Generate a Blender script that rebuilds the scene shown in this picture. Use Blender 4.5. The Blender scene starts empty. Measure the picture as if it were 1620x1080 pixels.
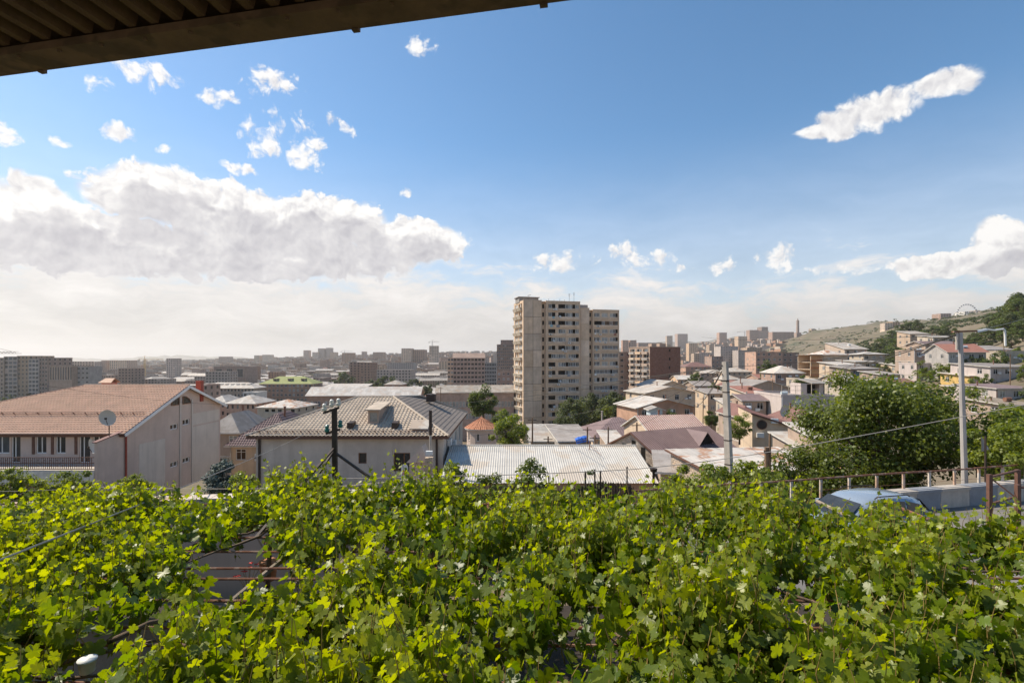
import bpy, math, random
import numpy as np
from mathutils import Vector, Matrix
R = math.radians
scene = bpy.context.scene
col = scene.collection
F, CX, HZ = 800.0, 810.0, 566.0        # focal length, centre column and eye level in photograph pixels

# ------------------------------------------------------------------ camera
cam_d = bpy.data.cameras.new('camera')
cam = bpy.data.objects.new('camera', cam_d); col.objects.link(cam)
cam.location = (0, 0, 0); cam.rotation_euler = (R(90), 0, 0)
cam_d.sensor_width = 36; cam_d.lens = 36*F/1620; cam_d.shift_y = 26/1620
cam_d.clip_start = 0.05; cam_d.clip_end = 60000
scene.camera = cam

# ------------------------------------------------------------------ light
SUN_AZ, SUN_EL = R(-71), R(48)
sun_vec = Vector((math.sin(SUN_AZ)*math.cos(SUN_EL), math.cos(SUN_AZ)*math.cos(SUN_EL), math.sin(SUN_EL)))
sd = bpy.data.lights.new('sun', 'SUN'); sd.energy = 5.0; sd.angle = R(0.55); sd.color = (1.0, 0.90, 0.75)
so = bpy.data.objects.new('sun', sd); col.objects.link(so)
so.rotation_euler = sun_vec.to_track_quat('Z', 'Y').to_euler(); so.location = (-60, 40, 120)
vs = scene.view_settings
scene.display_settings.display_device = 'sRGB'
vs.view_transform = 'Standard'; vs.look = 'None'; vs.exposure = 0.34; vs.gamma = 1.0; vs.use_curve_mapping = False
cy = scene.cycles
cy.use_denoising = True
cy.max_bounces = 7; cy.diffuse_bounces = 4; cy.glossy_bounces = 2; cy.transmission_bounces = 4
cy.volume_bounces = 1; cy.transparent_max_bounces = 6
cy.sample_clamp_indirect = 6.0
cy.caustics_reflective = False; cy.caustics_refractive = False

# ------------------------------------------------------------------ world: sky with clouds
world = bpy.data.worlds.new('World'); scene.world = world; world.use_nodes = True
wt = world.node_tree; wt.nodes.clear()
def WN(t, **k):
    n = wt.nodes.new(t)
    for a, b in k.items(): setattr(n, a, b)
    return n
def wm(op, a, b=None, c=None, clamp=False):
    n = WN('ShaderNodeMath', operation=op); n.use_clamp = clamp
    for i, s in enumerate((a, b, c)):
        if s is None: continue
        if isinstance(s, (int, float)): n.inputs[i].default_value = s
        else: wt.links.new(s, n.inputs[i])
    return n.outputs[0]
def wv(op, a, b=None):
    n = WN('ShaderNodeVectorMath', operation=op)
    for i, s in enumerate((a, b)):
        if s is None: continue
        if isinstance(s, tuple): n.inputs[i].default_value = s
        else: wt.links.new(s, n.inputs[i])
    return n.outputs['Value'] if op in ('DOT_PRODUCT', 'LENGTH') else n.outputs[0]
def wramp(v, a, b, lo=0.0, hi=1.0):
    n = WN('ShaderNodeMapRange', interpolation_type='SMOOTHSTEP')
    wt.links.new(v, n.inputs[0])
    for i, x in enumerate((a, b, lo, hi)): n.inputs[i+1].default_value = x
    return n.outputs[0]
def wnoise(v, scale, detail, rough, dist=0.0):
    n = WN('ShaderNodeTexNoise'); n.inputs['Scale'].default_value = scale
    n.inputs['Detail'].default_value = detail; n.inputs['Roughness'].default_value = rough
    n.inputs['Distortion'].default_value = dist
    wt.links.new(v, n.inputs['Vector']); return n
def wmix(f, a, b):
    n = WN('ShaderNodeMix', data_type='RGBA')
    if isinstance(f, float): n.inputs[0].default_value = f
    else: wt.links.new(f, n.inputs[0])
    for i, s in ((6, a), (7, b)):
        if isinstance(s, tuple): n.inputs[i].default_value = (*s, 1)
        else: wt.links.new(s, n.inputs[i])
    return n.outputs[2]
sky = WN('ShaderNodeTexSky', sky_type='NISHITA'); sky.sun_disc = False
sky.sun_elevation = SUN_EL; sky.sun_rotation = SUN_AZ
sky.altitude = 1000; sky.air_density = 1.0; sky.dust_density = 0.9; sky.ozone_density = 2.0
tc = WN('ShaderNodeTexCoord'); sep = WN('ShaderNodeSeparateXYZ')
wt.links.new(tc.outputs['Generated'], sep.inputs[0])
az = wm('ARCTAN2', sep.outputs[0], sep.outputs[1])
el = wm('ARCSINE', sep.outputs[2])
cmb = WN('ShaderNodeCombineXYZ'); wt.links.new(az, cmb.inputs[0]); wt.links.new(el, cmb.inputs[1])
P = cmb.outputs[0]
def ang(px, py):
    v = Vector(((px-CX)/F, 1, (HZ-py)/F)).normalized()
    return math.atan2(v.x, v.y), math.asin(v.z)
def blob(px, py, rx, ry):
    a0, e0 = ang(px, py); a1, _ = ang(px+rx, py); _, e1 = ang(px, py-ry)
    return a0, e0, abs(a1-a0), abs(e1-e0)
wn1 = wnoise(P, 7.0, 4, 0.6)
warp = wv('MULTIPLY', wv('SUBTRACT', wn1.outputs['Color'], (0.5, 0.5, 0.5)), (0.10, 0.075, 0))
PW = wv('ADD', P, warp)
def field(blobs, vec):
    acc = None
    for b in blobs:
        a0, e0, ra, re = blob(*b)
        q = wv('MULTIPLY', wv('SUBTRACT', vec, (a0, e0, 0)), (1/ra, 1/re, 0))
        d = wm('SUBTRACT', 1.0, wv('DOT_PRODUCT', q, q))
        acc = d if acc is None else wm('MAXIMUM', acc, d)
    return wm('MAXIMUM', acc, -2.0)
big = [(45, 335, 125, 62), (235, 305, 100, 62), (150, 385, 240, 58), (380, 340, 125, 55), (520, 355, 110, 55),
    (650, 385, 95, 46), (430, 405, 240, 44), (70, 300, 55, 34), (1595, 390, 80, 48), (1480, 425, 90, 24)]   # heaped clouds (pixel centre and radii)
small = [(152, 120, 34, 22), (240, 110, 68, 26), (425, 140, 56, 30), (455, 222, 72, 42), (345, 155, 40, 20), (668, 62, 30, 28),
    (0, 195, 32, 32), (88, 212, 22, 12), (170, 203, 46, 18), (535, 190, 26, 18), (268, 236, 22, 11), (380, 262, 38, 14), (640, 300, 14, 9),
    (882, 418, 54, 26), (1000, 403, 42, 30), (1052, 406, 28, 17), (1140, 429, 36, 15), (1225, 413, 56, 19), (1078, 425, 24, 9), (1400, 432, 60, 14), (1310, 430, 44, 13)]
lens = [(1288, 212, 40, 14), (1325, 198, 50, 26), (1370, 178, 62, 36), (1425, 160, 60, 32), (1485, 140, 52, 22), (1528, 124, 34, 24)]
PS = wv('MULTIPLY', P, (1.0, 1.3, 1.0))
def puffs(vec, det):
    v = WN('ShaderNodeTexVoronoi', feature='F1', voronoi_dimensions='2D'); v.inputs['Scale'].default_value = 24.0; v.inputs['Detail'].default_value = det
    v.inputs['Roughness'].default_value = 0.55; v.inputs['Lacunarity'].default_value = 2.2
    wt.links.new(vec, v.inputs['Vector']); return wm('SUBTRACT', {3.0: .74, 2.0: .68, 1.0: .57}[det], v.outputs['Distance'])
nA = wnoise(PS, 17.0, 9, 0.64).outputs['Fac']
nz0 = wm('ADD', wm('MULTIPLY', wm('SUBTRACT', nA, 0.5), 0.72), wm('MULTIPLY', puffs(PW, 3.0), 0.34))
f1 = field(big, PW)
warp2 = wv('MULTIPLY', wv('SUBTRACT', wn1.outputs['Color'], (0.5, 0.5, 0.5)), (0.05, 0.04, 0))
PW2 = wv('ADD', P, warp2)
f2 = wm('ADD', field(lens, PW2), 0.05)
f3 = field(small, PW)
d1 = wm('ADD', wm('MULTIPLY', f1, 0.85), wm('MULTIPLY', nz0, 1.55))
d2 = wm('ADD', wm('MULTIPLY', f2, 0.75), wm('MULTIPLY', nz0, 1.5))
d3 = wm('ADD', wm('MULTIPLY', f3, 0.50), wm('MULTIPLY', nz0, 2.3))
d3 = wm('SUBTRACT', d3, 0.05)
a1 = wm('MAXIMUM', wramp(d1, 0.0, 0.24), wramp(f1, 0.12, 0.50)); a2 = wramp(d2, -0.05, 0.48); a3 = wramp(d3, 0.0, 0.50)
alpha = wm('MAXIMUM', wm('MAXIMUM', a1, wm('MULTIPLY', a2, 0.97)), wm('MULTIPLY', a3, 0.95))
# the heap between a point and the sun dims it: look up the same cloud a little higher and sunwards
OFF = (-0.014, 0.040, 0)
f1u = field(big, wv('ADD', PW, OFF))
nU = wm('ADD', wm('MULTIPLY', wm('SUBTRACT', wnoise(wv('ADD', PS, (-0.016, 0.05, 0)), 17.0, 3, 0.55).outputs['Fac'], 0.5), 0.7), wm('MULTIPLY', puffs(wv('ADD', PW, (-0.014, 0.04, 0)), 1.0), 0.3))
d1u = wm('ADD', wm('MULTIPLY', f1u, 0.85), wm('MULTIPLY', nU, 1.3))
sh = wramp(d1u, -0.10, 0.42)
nB = wm('ADD', wm('MULTIPLY', wm('SUBTRACT', wnoise(wv('ADD', PS, (-0.005, 0.010, 0)), 17.0, 6, 0.62).outputs['Fac'], 0.5), 0.72), wm('MULTIPLY', puffs(wv('ADD', PW, (-0.005, 0.009, 0)), 2.0), 0.34))
relief = wm('MULTIPLY', wm('MULTIPLY', wm('SUBTRACT', nz0, nB), 1.1), wm('SUBTRACT', 1.0, wm('MULTIPLY', sh, 0.60)))
lit1 = wm('SUBTRACT', 1.0, wm('MULTIPLY', sh, wm('ADD', 0.34, wm('MULTIPLY', nU, 0.35))))
thick = wramp(wm('MAXIMUM', d2, d3), 0.3, 1.0)
lit2 = wm('SUBTRACT', 0.97, wm('MULTIPLY', thick, 0.10))
lit = wm('ADD', wm('ADD', wm('MULTIPLY', lit1, a1), wm('MULTIPLY', lit2, wm('SUBTRACT', 1.0, a1))), relief)
lit = wm('MINIMUM', wm('MAXIMUM', lit, 0.45), 1.06)
W1 = 5.95                                    # background value that the exposure renders as white
# low banks of thin cloud that thicken towards the horizon
veil_n = wnoise(wv('MULTIPLY', PW, (1.0, 3.6, 1.0)), 6.0, 8, 0.62).outputs['Fac']
left = wramp(az, R(25), R(-30))
e0 = wm('ADD', 8.8, wm('MULTIPLY', left, 2.4))
elev = wm('MULTIPLY', el, 180/math.pi)
prof = wm('SUBTRACT', e0, elev)
veil = wramp(wm('ADD', prof, wm('MULTIPLY', wm('SUBTRACT', veil_n, 0.5), 20.0)), -3.0, 4.5, 0.0, 0.95)
soft = wramp(elev, 24.0, 2.0, 0.0, 0.55)
veil = wm('MAXIMUM', veil, soft)
vl = wm('ADD', 0.70, wm('MULTIPLY', wm('SUBTRACT', veil_n, 0.5), 0.75))
vl = wm('MINIMUM', vl, 0.95)
vl = wm('MULTIPLY', vl, wramp(elev, 0.5, 7.0, 0.90, 1.14))
vc = WN('ShaderNodeCombineXYZ')
for i_, k_ in enumerate((1.06, 1.0, 0.95)): wt.links.new(wm('MULTIPLY', vl, W1*k_), vc.inputs[i_])
hs = WN('ShaderNodeHueSaturation'); hs.inputs['Hue'].default_value = 0.492; hs.inputs['Saturation'].default_value = 1.2; hs.inputs['Value'].default_value = 1.0
wt.links.new(sky.outputs[0], hs.inputs['Color'])
sky_v = wmix(veil, hs.outputs[0], vc.outputs[0])
litc = WN('ShaderNodeCombineXYZ')
wt.links.new(wm('MULTIPLY', lit, W1*0.99), litc.inputs[0]); wt.links.new(wm('MULTIPLY', lit, W1*0.97), litc.inputs[1]); wt.links.new(wm('MULTIPLY', wm('ADD', wm('MULTIPLY', lit, 0.86), 0.12), W1*0.97), litc.inputs[2])
below = wramp(el, R(0), R(2.0))
full = wmix(wm('MULTIPLY', alpha, below), sky_v, litc.outputs[0])
bg = WN('ShaderNodeBackground'); bg.inputs[1].default_value = 0.135
wo = WN('ShaderNodeOutputWorld')
wt.links.new(full, bg.inputs[0]); wt.links.new(bg.outputs[0], wo.inputs[0])
world.cycles.sampling_method = 'MANUAL'; world.cycles.sample_map_resolution = 512

# ------------------------------------------------------------------ helpers
def px2(px, Y): return (px-CX)/F*Y
def pz(py, Y): return (HZ-py)/F*Y
def pt(px, py, Y): return Vector((px2(px, Y), Y, pz(py, Y)))

def mat(name, c, rough=0.8, var=0.16, scale=1.2, bump=0.0, metal=0.0, rand=0.0, stain=None, streak=0.0, bscale=None, spec=0.4, patch=None, sheets=None):
    """Procedural surface: two noise octaves of colour, optional vertical streaks, stains, bump."""
    m = bpy.data.materials.new(name); m.use_nodes = True
    nt = m.node_tree; L = nt.links; N = nt.nodes
    bs = N['Principled BSDF']; bs.inputs['Roughness'].default_value = rough; bs.inputs['Metallic'].default_value = metal
    bs.inputs['Specular IOR Level'].default_value = spec
    t = N.new('ShaderNodeTexCoord')
    def noise(sc, det, vec=None, ro=0.6):
        n = N.new('ShaderNodeTexNoise'); n.inputs['Scale'].default_value = sc; n.inputs['Detail'].default_value = det; n.inputs['Roughness'].default_value = ro
        L.new(vec or t.outputs['Object'], n.inputs['Vector']); return n.outputs['Fac']
    def rng(v, a, b, lo, hi):
        n = N.new('ShaderNodeMapRange'); L.new(v, n.inputs[0])
        for i, x in enumerate((a, b, lo, hi)): n.inputs[i+1].default_value = x
        return n.outputs[0]
    def mixc(f, a, b, bt='MIX'):
        n = N.new('ShaderNodeMix'); n.data_type = 'RGBA'; n.blend_type = bt
        if isinstance(f, float): n.inputs[0].default_value = f
        else: L.new(f, n.inputs[0])
        for i, s in ((6, a), (7, b)):
            if isinstance(s, tuple): n.inputs[i].default_value = (*s, 1)
            else: L.new(s, n.inputs[i])
        return n.outputs[2]
    lo = tuple(max(0, x*(1-var*1.5)) for x in c); hi = tuple(min(1, x*(1+var)) for x in c)
    cl = mixc(rng(noise(scale, 5), 0.28, 0.72, 0, 1), lo, hi)
    fine = noise(scale*9, 3)
    cl = mixc(1.0, cl, mixc(rng(fine, 0.3, 0.7, 0, 1), (1-var*.6,)*3, (1.0,)*3), 'MULTIPLY')
    if sheets:                                   # single sheets that have weathered differently
        bt = N.new('ShaderNodeTexBrick'); bt.inputs['Scale'].default_value = 1.0; bt.inputs['Mortar Size'].default_value = .012; bt.inputs['Brick Width'].default_value = sheets[0]; bt.inputs['Row Height'].default_value = sheets[1]
        bt.inputs['Color1'].default_value = (1, 1, 1, 1); bt.inputs['Color2'].default_value = (sheets[2],)*3+(1,); bt.inputs['Mortar'].default_value = (.6, .55, .5, 1); bt.offset = .37
        L.new(t.outputs['Object'], bt.inputs['Vector']); cl = mixc(1.0, cl, bt.outputs['Color'], 'MULTIPLY')
    if patch:
        cl = mixc(rng(noise(patch[1], 3), 0.52, 0.58, 0, patch[2]), cl, patch[0])
    if streak or stain:
        mp = N.new('ShaderNodeMapping'); mp.inputs['Scale'].default_value = (1, 1, 0.12); L.new(t.outputs['Object'], mp.inputs[0])
        sn = noise(scale*2.2, 5, mp.outputs[0], 0.65)
        cl = mixc(rng(sn, 0.5, 0.72, 0, streak or 0.5), cl, stain or tuple(x*0.45 for x in c))
    if rand:
        oi = N.new('ShaderNodeObjectInfo'); hv = N.new('ShaderNodeHueSaturation')
        L.new(rng(oi.outputs['Random'], 0, 1, 1-rand, 1+rand), hv.inputs['Value'])
        m2 = N.new('ShaderNodeMath'); m2.operation = 'FRACT'
        m3 = N.new('ShaderNodeMath'); m3.operation = 'MULTIPLY'; m3.inputs[1].default_value = 7.31
        L.new(oi.outputs['Random'], m3.inputs[0]); L.new(m3.outputs[0], m2.inputs[0])
        L.new(rng(m2.outputs[0], 0, 1, 1-rand, 1+rand*.6), hv.inputs['Saturation'])
        L.new(cl, hv.inputs['Color']); cl = hv.outputs[0]
    L.new(cl, bs.inputs['Base Color'])
    L.new(rng(fine, 0.3, 0.7, max(0.05, rough-.1), min(1, rough+.12)), bs.inputs['Roughness'])
    if bump:
        b = N.new('ShaderNodeBump'); b.inputs['Strength'].default_value = bump; b.inputs['Distance'].default_value = 0.03
        L.new(noise(bscale or scale*14, 4), b.inputs['Height']); L.new(b.outputs[0], bs.inputs['Normal'])
    return m

M = {}
def MM(k, *a, **kw): M[k] = mat(k, *a, **kw)
MM('tan', (.63, .465, .325), .9, .12, .25, .2, streak=.35, rand=.04)
MM('tan_panel', (.66, .50, .36), .9, .15, .35, .2, streak=.55, stain=(.40, .27, .18), rand=.13)
MM('cream', (.52, .44, .345), .85, .1, .4, .15, streak=.35)
MM('beige', (.62, .48, .345), .85, .1, .5, .1, streak=.3)
MM('stucco', (.60, .525, .45), .92, .12, .5, .25, patch=((.50, .43, .37), .35, .55), streak=.6, stain=(.42, .36, .30))
MM('stucco_pink', (.60, .475, .40), .92, .1, .6, .2, patch=((.52, .42, .36), .3, .5), streak=.45, stain=(.42, .33, .28))
MM('stucco_grey', (.62, .55, .475), .92, .06, .8, .2, streak=.3)
MM('brownwall', (.42, .315, .245), .9, .12, .5, .1, streak=.4)
MM('mauve', (.54, .46, .42), .9, .07, .4, .1, streak=.4)
MM('pinkstone', (.46, .29, .21), .9, .2, .5, .2, rand=.15)
MM('brownstone', (.36, .235, .175), .9, .2, .4, .2, rand=.18)
MM('brick', (.24, .12, .085), .95, .25, 1.2, .3, patch=((.23, .13, .10), .5, .6))
MM('greywall', (.38, .345, .315), .9, .15, .4, .1, rand=.2, streak=.4)
MM('cityA', (.55, .40, .28), .9, .12, .2, rand=.28, streak=.3)
MM('cityB', (.42, .265, .19), .9, .14, .2, rand=.28, streak=.3)
MM('cityC', (.42, .34, .29), .9, .12, .2, rand=.3, streak=.3)
MM('white', (.78, .77, .74), .6, .05, 2)
MM('whitepaint', (.72, .68, .61), .8, .12, 1.5, .1, streak=.4)
MM('metalroof', (.50, .455, .40), .62, .1, .7, .05, rand=.26, patch=((.36, .27, .20), .5, .6), spec=.25, sheets=(1.1, 2.6, .72), streak=.3)
MM('shedroof', (.56, .53, .48), .6, .07, .9, .03, patch=((.46, .36, .26), .35, .45), spec=.2, sheets=(1.6, 3.0, .88))
MM('rustroof', (.60, .545, .485), .7, .1, .8, .1, patch=((.36, .16, .07), .55, .85), spec=.2, sheets=(1.0, 2.2, .8))
MM('slate', (.34, .30, .27), .8, .14, .8, .1, rand=.12, sheets=(1.2, 1.8, .78), patch=((.22, .18, .15), .6, .5))
MM('tileorange', (.68, .45, .32), .75, .1, 1.2, .1, spec=.2)
MM('tilebeige', (.54, .45, .355), .75, .16, 1.0, .1, patch=((.44, .36, .29), .9, .5), spec=.2)
MM('tiledull', (.26, .22, .19), .85, .12, 1.0, .1)
MM('maroon', (.235, .125, .105), .75, .12, .9, .05, spec=.25, rand=.1)
MM('redroof', (.33, .155, .115), .75, .12, .9, .05, spec=.25)
MM('purpleroof', (.23, .165, .16), .75, .14, .9, .05, spec=.25)
MM('greenroof', (.30, .32, .12), .8, .12, .5)
MM('terracotta', (.55, .25, .14), .8, .12, 1.0, .1)
MM('rust', (.22, .095, .055), .85, .25, 6, .3, patch=((.32, .23, .18), 5, .7))
MM('darksteel', (.055, .038, .03), .6, .2, 5, .1, spec=.3)
MM('brownsteel', (.15, .075, .052), .6, .2, 5, .1, spec=.3)
MM('soffit', (.20, .125, .09), .75, .25, 3, .1, spec=.2)
MM('beamsteel', (.22, .14, .10), .7, .22, 4, .1, spec=.3, patch=((.10, .07, .05), 3, .6))
MM('redpipe', (.33, .06, .035), .5, .1, 3)
MM('concrete', (.52, .46, .395), .92, .14, 2.5, .3, streak=.4)
MM('coping', (.58, .50, .42), .9, .12, 1.5, .2, patch=((.44, .25, .15), 1.1, .7))
MM('wood', (.20, .125, .075), .8, .25, 4, .3)
MM('oldwood', (.30, .24, .18), .85, .25, 5, .3)
MM('doorwood', (.24, .11, .05), .6, .2, 5, .1)
MM('bark', (.13, .095, .07), .95, .3, 5, .6)
MM('vinebark', (.20, .14, .095), .95, .3, 9, .6)
MM('shoot', (.28, .19, .06), .7, .25, 8)
MM('asphalt', (.17, .16, .15), .95, .15, 1.5, .3, patch=((.24, .21, .18), .4, .6))
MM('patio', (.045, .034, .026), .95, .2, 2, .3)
MM('bluegrey', (.27, .28, .30), .85, .15, 2, .2)
MM('orange', (.55, .22, .09), .8, .12, 1)
MM('yellow', (.60, .40, .14), .8, .1, 1)
MM('teal', (.25, .42, .46), .7, .1, 1)
MM('paleblue', (.50, .58, .62), .7, .08, 1)
MM('tarp', (.03, .13, .52), .5, .15, 2)
MM('stoneblock', (.44, .345, .26), .95, .15, 3, .4, rand=.22)
MM('block_grey', (.34, .28, .235), .95, .15, 3, .4, rand=.2)
MM('mortar', (.30, .26, .22), .95, .1, 3)
MM('ceramic', (.70, .66, .58), .35, .05, 6)
MM('greenglass', (.03, .17, .15), .2, .1, 6)
MM('red', (.60, .02, .02), .6, .1, 8)
MM('plastic', (.72, .72, .70), .5, .05, 3)
MM('dish', (.55, .54, .51), .55, .05, 3)
MM('net', (.085, .062, .042), .95, .3, 6, .4)
MM('cable', (.42, .37, .31), .7, .1, 4)
MM('cable_dark', (.06, .055, .05), .7, .1, 4)
MM('rubber', (.02, .02, .02), .8, .1, 4)
MM('monument', (.36, .27, .22), .9, .1, .1)
MM('curtain', (.50, .47, .42), .9, .1, 1.2)
def glass(name, c, rough=.12, spec=.5):
    m = mat(name, c, rough, .3, .7, spec=spec, rand=.3); M[name] = m
glass('glass', (.035, .04, .045)); glass('glass_blue', (.07, .09, .11), .1); glass('glass_pale', (.32, .31, .28), .3, .4); glass('glass_brown', (.09, .055, .035), .35, .3)
glass('dark', (.025, .021, .018), .9, .1)
GL = ['glass', 'glass', 'glass_blue', 'glass_pale', 'dark', 'glass_brown']
def carpaint():
    m = mat('car_paint', (.33, .39, .46), .22, .02, .15, metal=.3, spec=.5)
    m.node_tree.nodes['Principled BSDF'].inputs['Coat Weight'].default_value = .6
    M['car_paint'] = m
carpaint()

class MB:
    def __init__(s): s.v, s.f, s.m = [], [], []
    def face(s, pts, mi=0):
        n = len(s.v); s.v += [tuple(p) for p in pts]; s.f.append(tuple(range(n, n+len(pts)))); s.m.append(mi)
    def box(s, x0, y0, z0, x1, y1, z1, mi=0):
        n = len(s.v)
        s.v += [(x0,y0,z0),(x1,y0,z0),(x1,y1,z0),(x0,y1,z0),(x0,y0,z1),(x1,y0,z1),(x1,y1,z1),(x0,y1,z1)]
        for q in ((0,3,2,1),(4,5,6,7),(0,1,5,4),(1,2,6,5),(2,3,7,6),(3,0,4,7)):
            s.f.append(tuple(n+i for i in q)); s.m.append(mi)
        return s
    def hexa(s, b4, t4, mi=0):
        n = len(s.v); s.v += [tuple(p) for p in b4]+[tuple(p) for p in t4]
        for q in ((0,3,2,1),(4,5,6,7),(0,1,5,4),(1,2,6,5),(2,3,7,6),(3,0,4,7)):
            s.f.append(tuple(n+i for i in q)); s.m.append(mi)
        return s
    def bar(s, p, q, w, h=None, mi=0):
        p, q = Vector(p), Vector(q); h = h or w
        d = (q-p).normalized(); up = Vector((0,0,1)) if abs(d.z) < .95 else Vector((0,1,0))
        a = d.cross(up).normalized()*w/2; b = a.cross(d).normalized()*h/2
        return s.hexa([p-a-b, p+a-b, q+a-b, q-a-b], [p-a+b, p+a+b, q+a+b, q-a+b], mi)
    def tube(s, pts, r, n=6, mi=0, cap=True):
        pts = [Vector(p) for p in pts]; rr = r if isinstance(r, (list, tuple)) else [r]*len(pts)
        base = len(s.v); pa = None
        for i, p in enumerate(pts):
            d = (pts[min(i+1, len(pts)-1)]-pts[max(i-1, 0)]).normalized()
            up = Vector((0,0,1)) if abs(d.z) < .9 else Vector((1,0,0))
            a = d.cross(up).normalized() if pa is None else (pa-d*pa.dot(d)).normalized()
            pa = a; b = d.cross(a)
            for k in range(n):
                t = 2*math.pi*k/n; s.v.append(tuple(p+(a*math.cos(t)+b*math.sin(t))*rr[i]))
        for i in range(len(pts)-1):
            for k in range(n):
                k2 = (k+1) % n
                s.f.append((base+i*n+k, base+i*n+k2, base+(i+1)*n+k2, base+(i+1)*n+k)); s.m.append(mi)
        if cap:
            s.f.append(tuple(base+k for k in reversed(range(n)))); s.m.append(mi)
            s.f.append(tuple(base+(len(pts)-1)*n+k for k in range(n))); s.m.append(mi)
        return s
    def lathe(s, c, prof, n=12, mi=0):
        return s.tube([Vector(c)+Vector((0, 0, z)) for z, r in prof], [r for z, r in prof], n, mi)
    def wall(s, o, u, w, h, holes=(), depth=.18, mi=0, back=None):
        """Vertical wall from o along u, with real openings and their reveals."""
        o, u = Vector(o), Vector(u); inn = Vector((-u.y, u.x, 0))
        xs = sorted({0, w, *[a for q in holes for a in (q[0], q[2])]}); zs = sorted({0, h, *[a for q in holes for a in (q[1], q[3])]})
        H = set()
        for q in holes:
            i0, i1, k0, k1 = xs.index(q[0]), xs.index(q[2]), zs.index(q[1]), zs.index(q[3])
            for i in range(i0, i1):
                for k in range(k0, k1): H.add((i, k))
        up = Vector((0, 0, 1))
        for k in range(len(zs)-1):
            i = 0
            while i < len(xs)-1:
                if (i, k) in H: i += 1; continue
                j = i
                while j+1 < len(xs)-1 and (j+1, k) not in H: j += 1
                a, b, c, d = xs[i], xs[j+1], zs[k], zs[k+1]
                s.face([o+u*a+up*c, o+u*b+up*c, o+u*b+up*d, o+u*a+up*d], mi); i = j+1
        for q in holes:
            a, c, b, d = q; D = inn*depth
            p = [o+u*a+up*c, o+u*b+up*c, o+u*b+up*d, o+u*a+up*d]
            for i in range(4): s.face([p[i], p[(i+1) % 4], p[(i+1) % 4]+D, p[i]+D], mi)
            if back is not None: s.face([x+D for x in p], back)
        return s
    def facet(s, a, b, c, d, pitch=0, amp=0, row=0, step=0, mi=0):
        """Roof slope: eave a-b, ridge c-d; corrugated along the slope, optionally stepped in tile rows."""
        a, b, c, d = map(Vector, (a, b, c, d))
        if not pitch: s.face([a, b, d, c] if (c-d).length > 1e-4 else [a, b, c], mi); return s
        U = (b-a).normalized(); N = U.cross((c+d)/2-a).normalized(); V = N.cross(U); Ln = (b-a).length
        cx, cyy, dx, dy = (c-a).dot(U), (c-a).dot(V), (d-a).dot(U), (d-a).dot(V)
        nu = max(2, int(Ln/pitch*4))
        us = sorted({Ln*i/nu for i in range(nu+1)} | {min(max(cx, 0), Ln), min(max(dx, 0), Ln)})
        vm = max(cyy, dy); nr = max(1, int(vm/row)) if row else 1
        base = len(s.v); per = nr*2
        for u in us:
            if u < cx: vt = cyy*u/cx
            elif u > dx: vt = dy*(Ln-u)/(Ln-dx)
            else: vt = cyy+(dy-cyy)*(u-cx)/max(dx-cx, 1e-6)
            w = amp*math.cos(2*math.pi*u/pitch)
            for r in range(nr):
                for e in (0, 1):
                    v = min(vm*(r+e)/nr, vt); off = w+(step if e == 0 else 0)
                    s.v.append(tuple(a+U*u+V*v+N*off))
        for i in range(len(us)-1):
            for r in range(per-1):
                p, q = base+i*per+r, base+(i+1)*per+r
                s.f.append((p, q, q+1, p+1)); s.m.append(mi)
        return s
    def mesh(s, name, mats, smooth=False):
        me = bpy.data.meshes.new(name); me.from_pydata(s.v, [], s.f)
        for m in (mats if isinstance(mats, (list, tuple)) else [mats]):
            me.materials.append(M[m] if isinstance(m, str) else m)
        me.polygons.foreach_set('material_index', s.m)
        if smooth: me.polygons.foreach_set('use_smooth', [True]*len(s.f))
        me.update(); return me
    def build(s, name, mats, parent=None, smooth=False, loc=None, rz=0):
        return link(name, s.mesh(name, mats, smooth), parent, loc, rz)
def link(name, me, parent=None, loc=None, rz=0):
    o = bpy.data.objects.new(name, me); col.objects.link(o)
    if parent: o.parent = parent
    if loc is not None: o.location = loc
    if rz: o.rotation_euler = (0, 0, rz)
    return o
def tag(o, label, cat, group=None):
    o['label'] = label; o['category'] = cat
    if group: o['group'] = group
    return o
def empty(name, label, cat, loc=(0,0,0), rz=0, group=None):
    o = bpy.data.objects.new(name, None); col.objects.link(o); o.location = loc; o.rotation_euler = (0, 0, rz)
    o.empty_display_size = .3
    return tag(o, label, cat, group)
def copy_tree(o, parent=None):
    c = o.copy(); col.objects.link(c)
    if parent: c.parent = parent
    for ch in o.children: copy_tree(ch, c)
    return c
def struct(o): o['kind'] = 'structure'; return o

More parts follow.
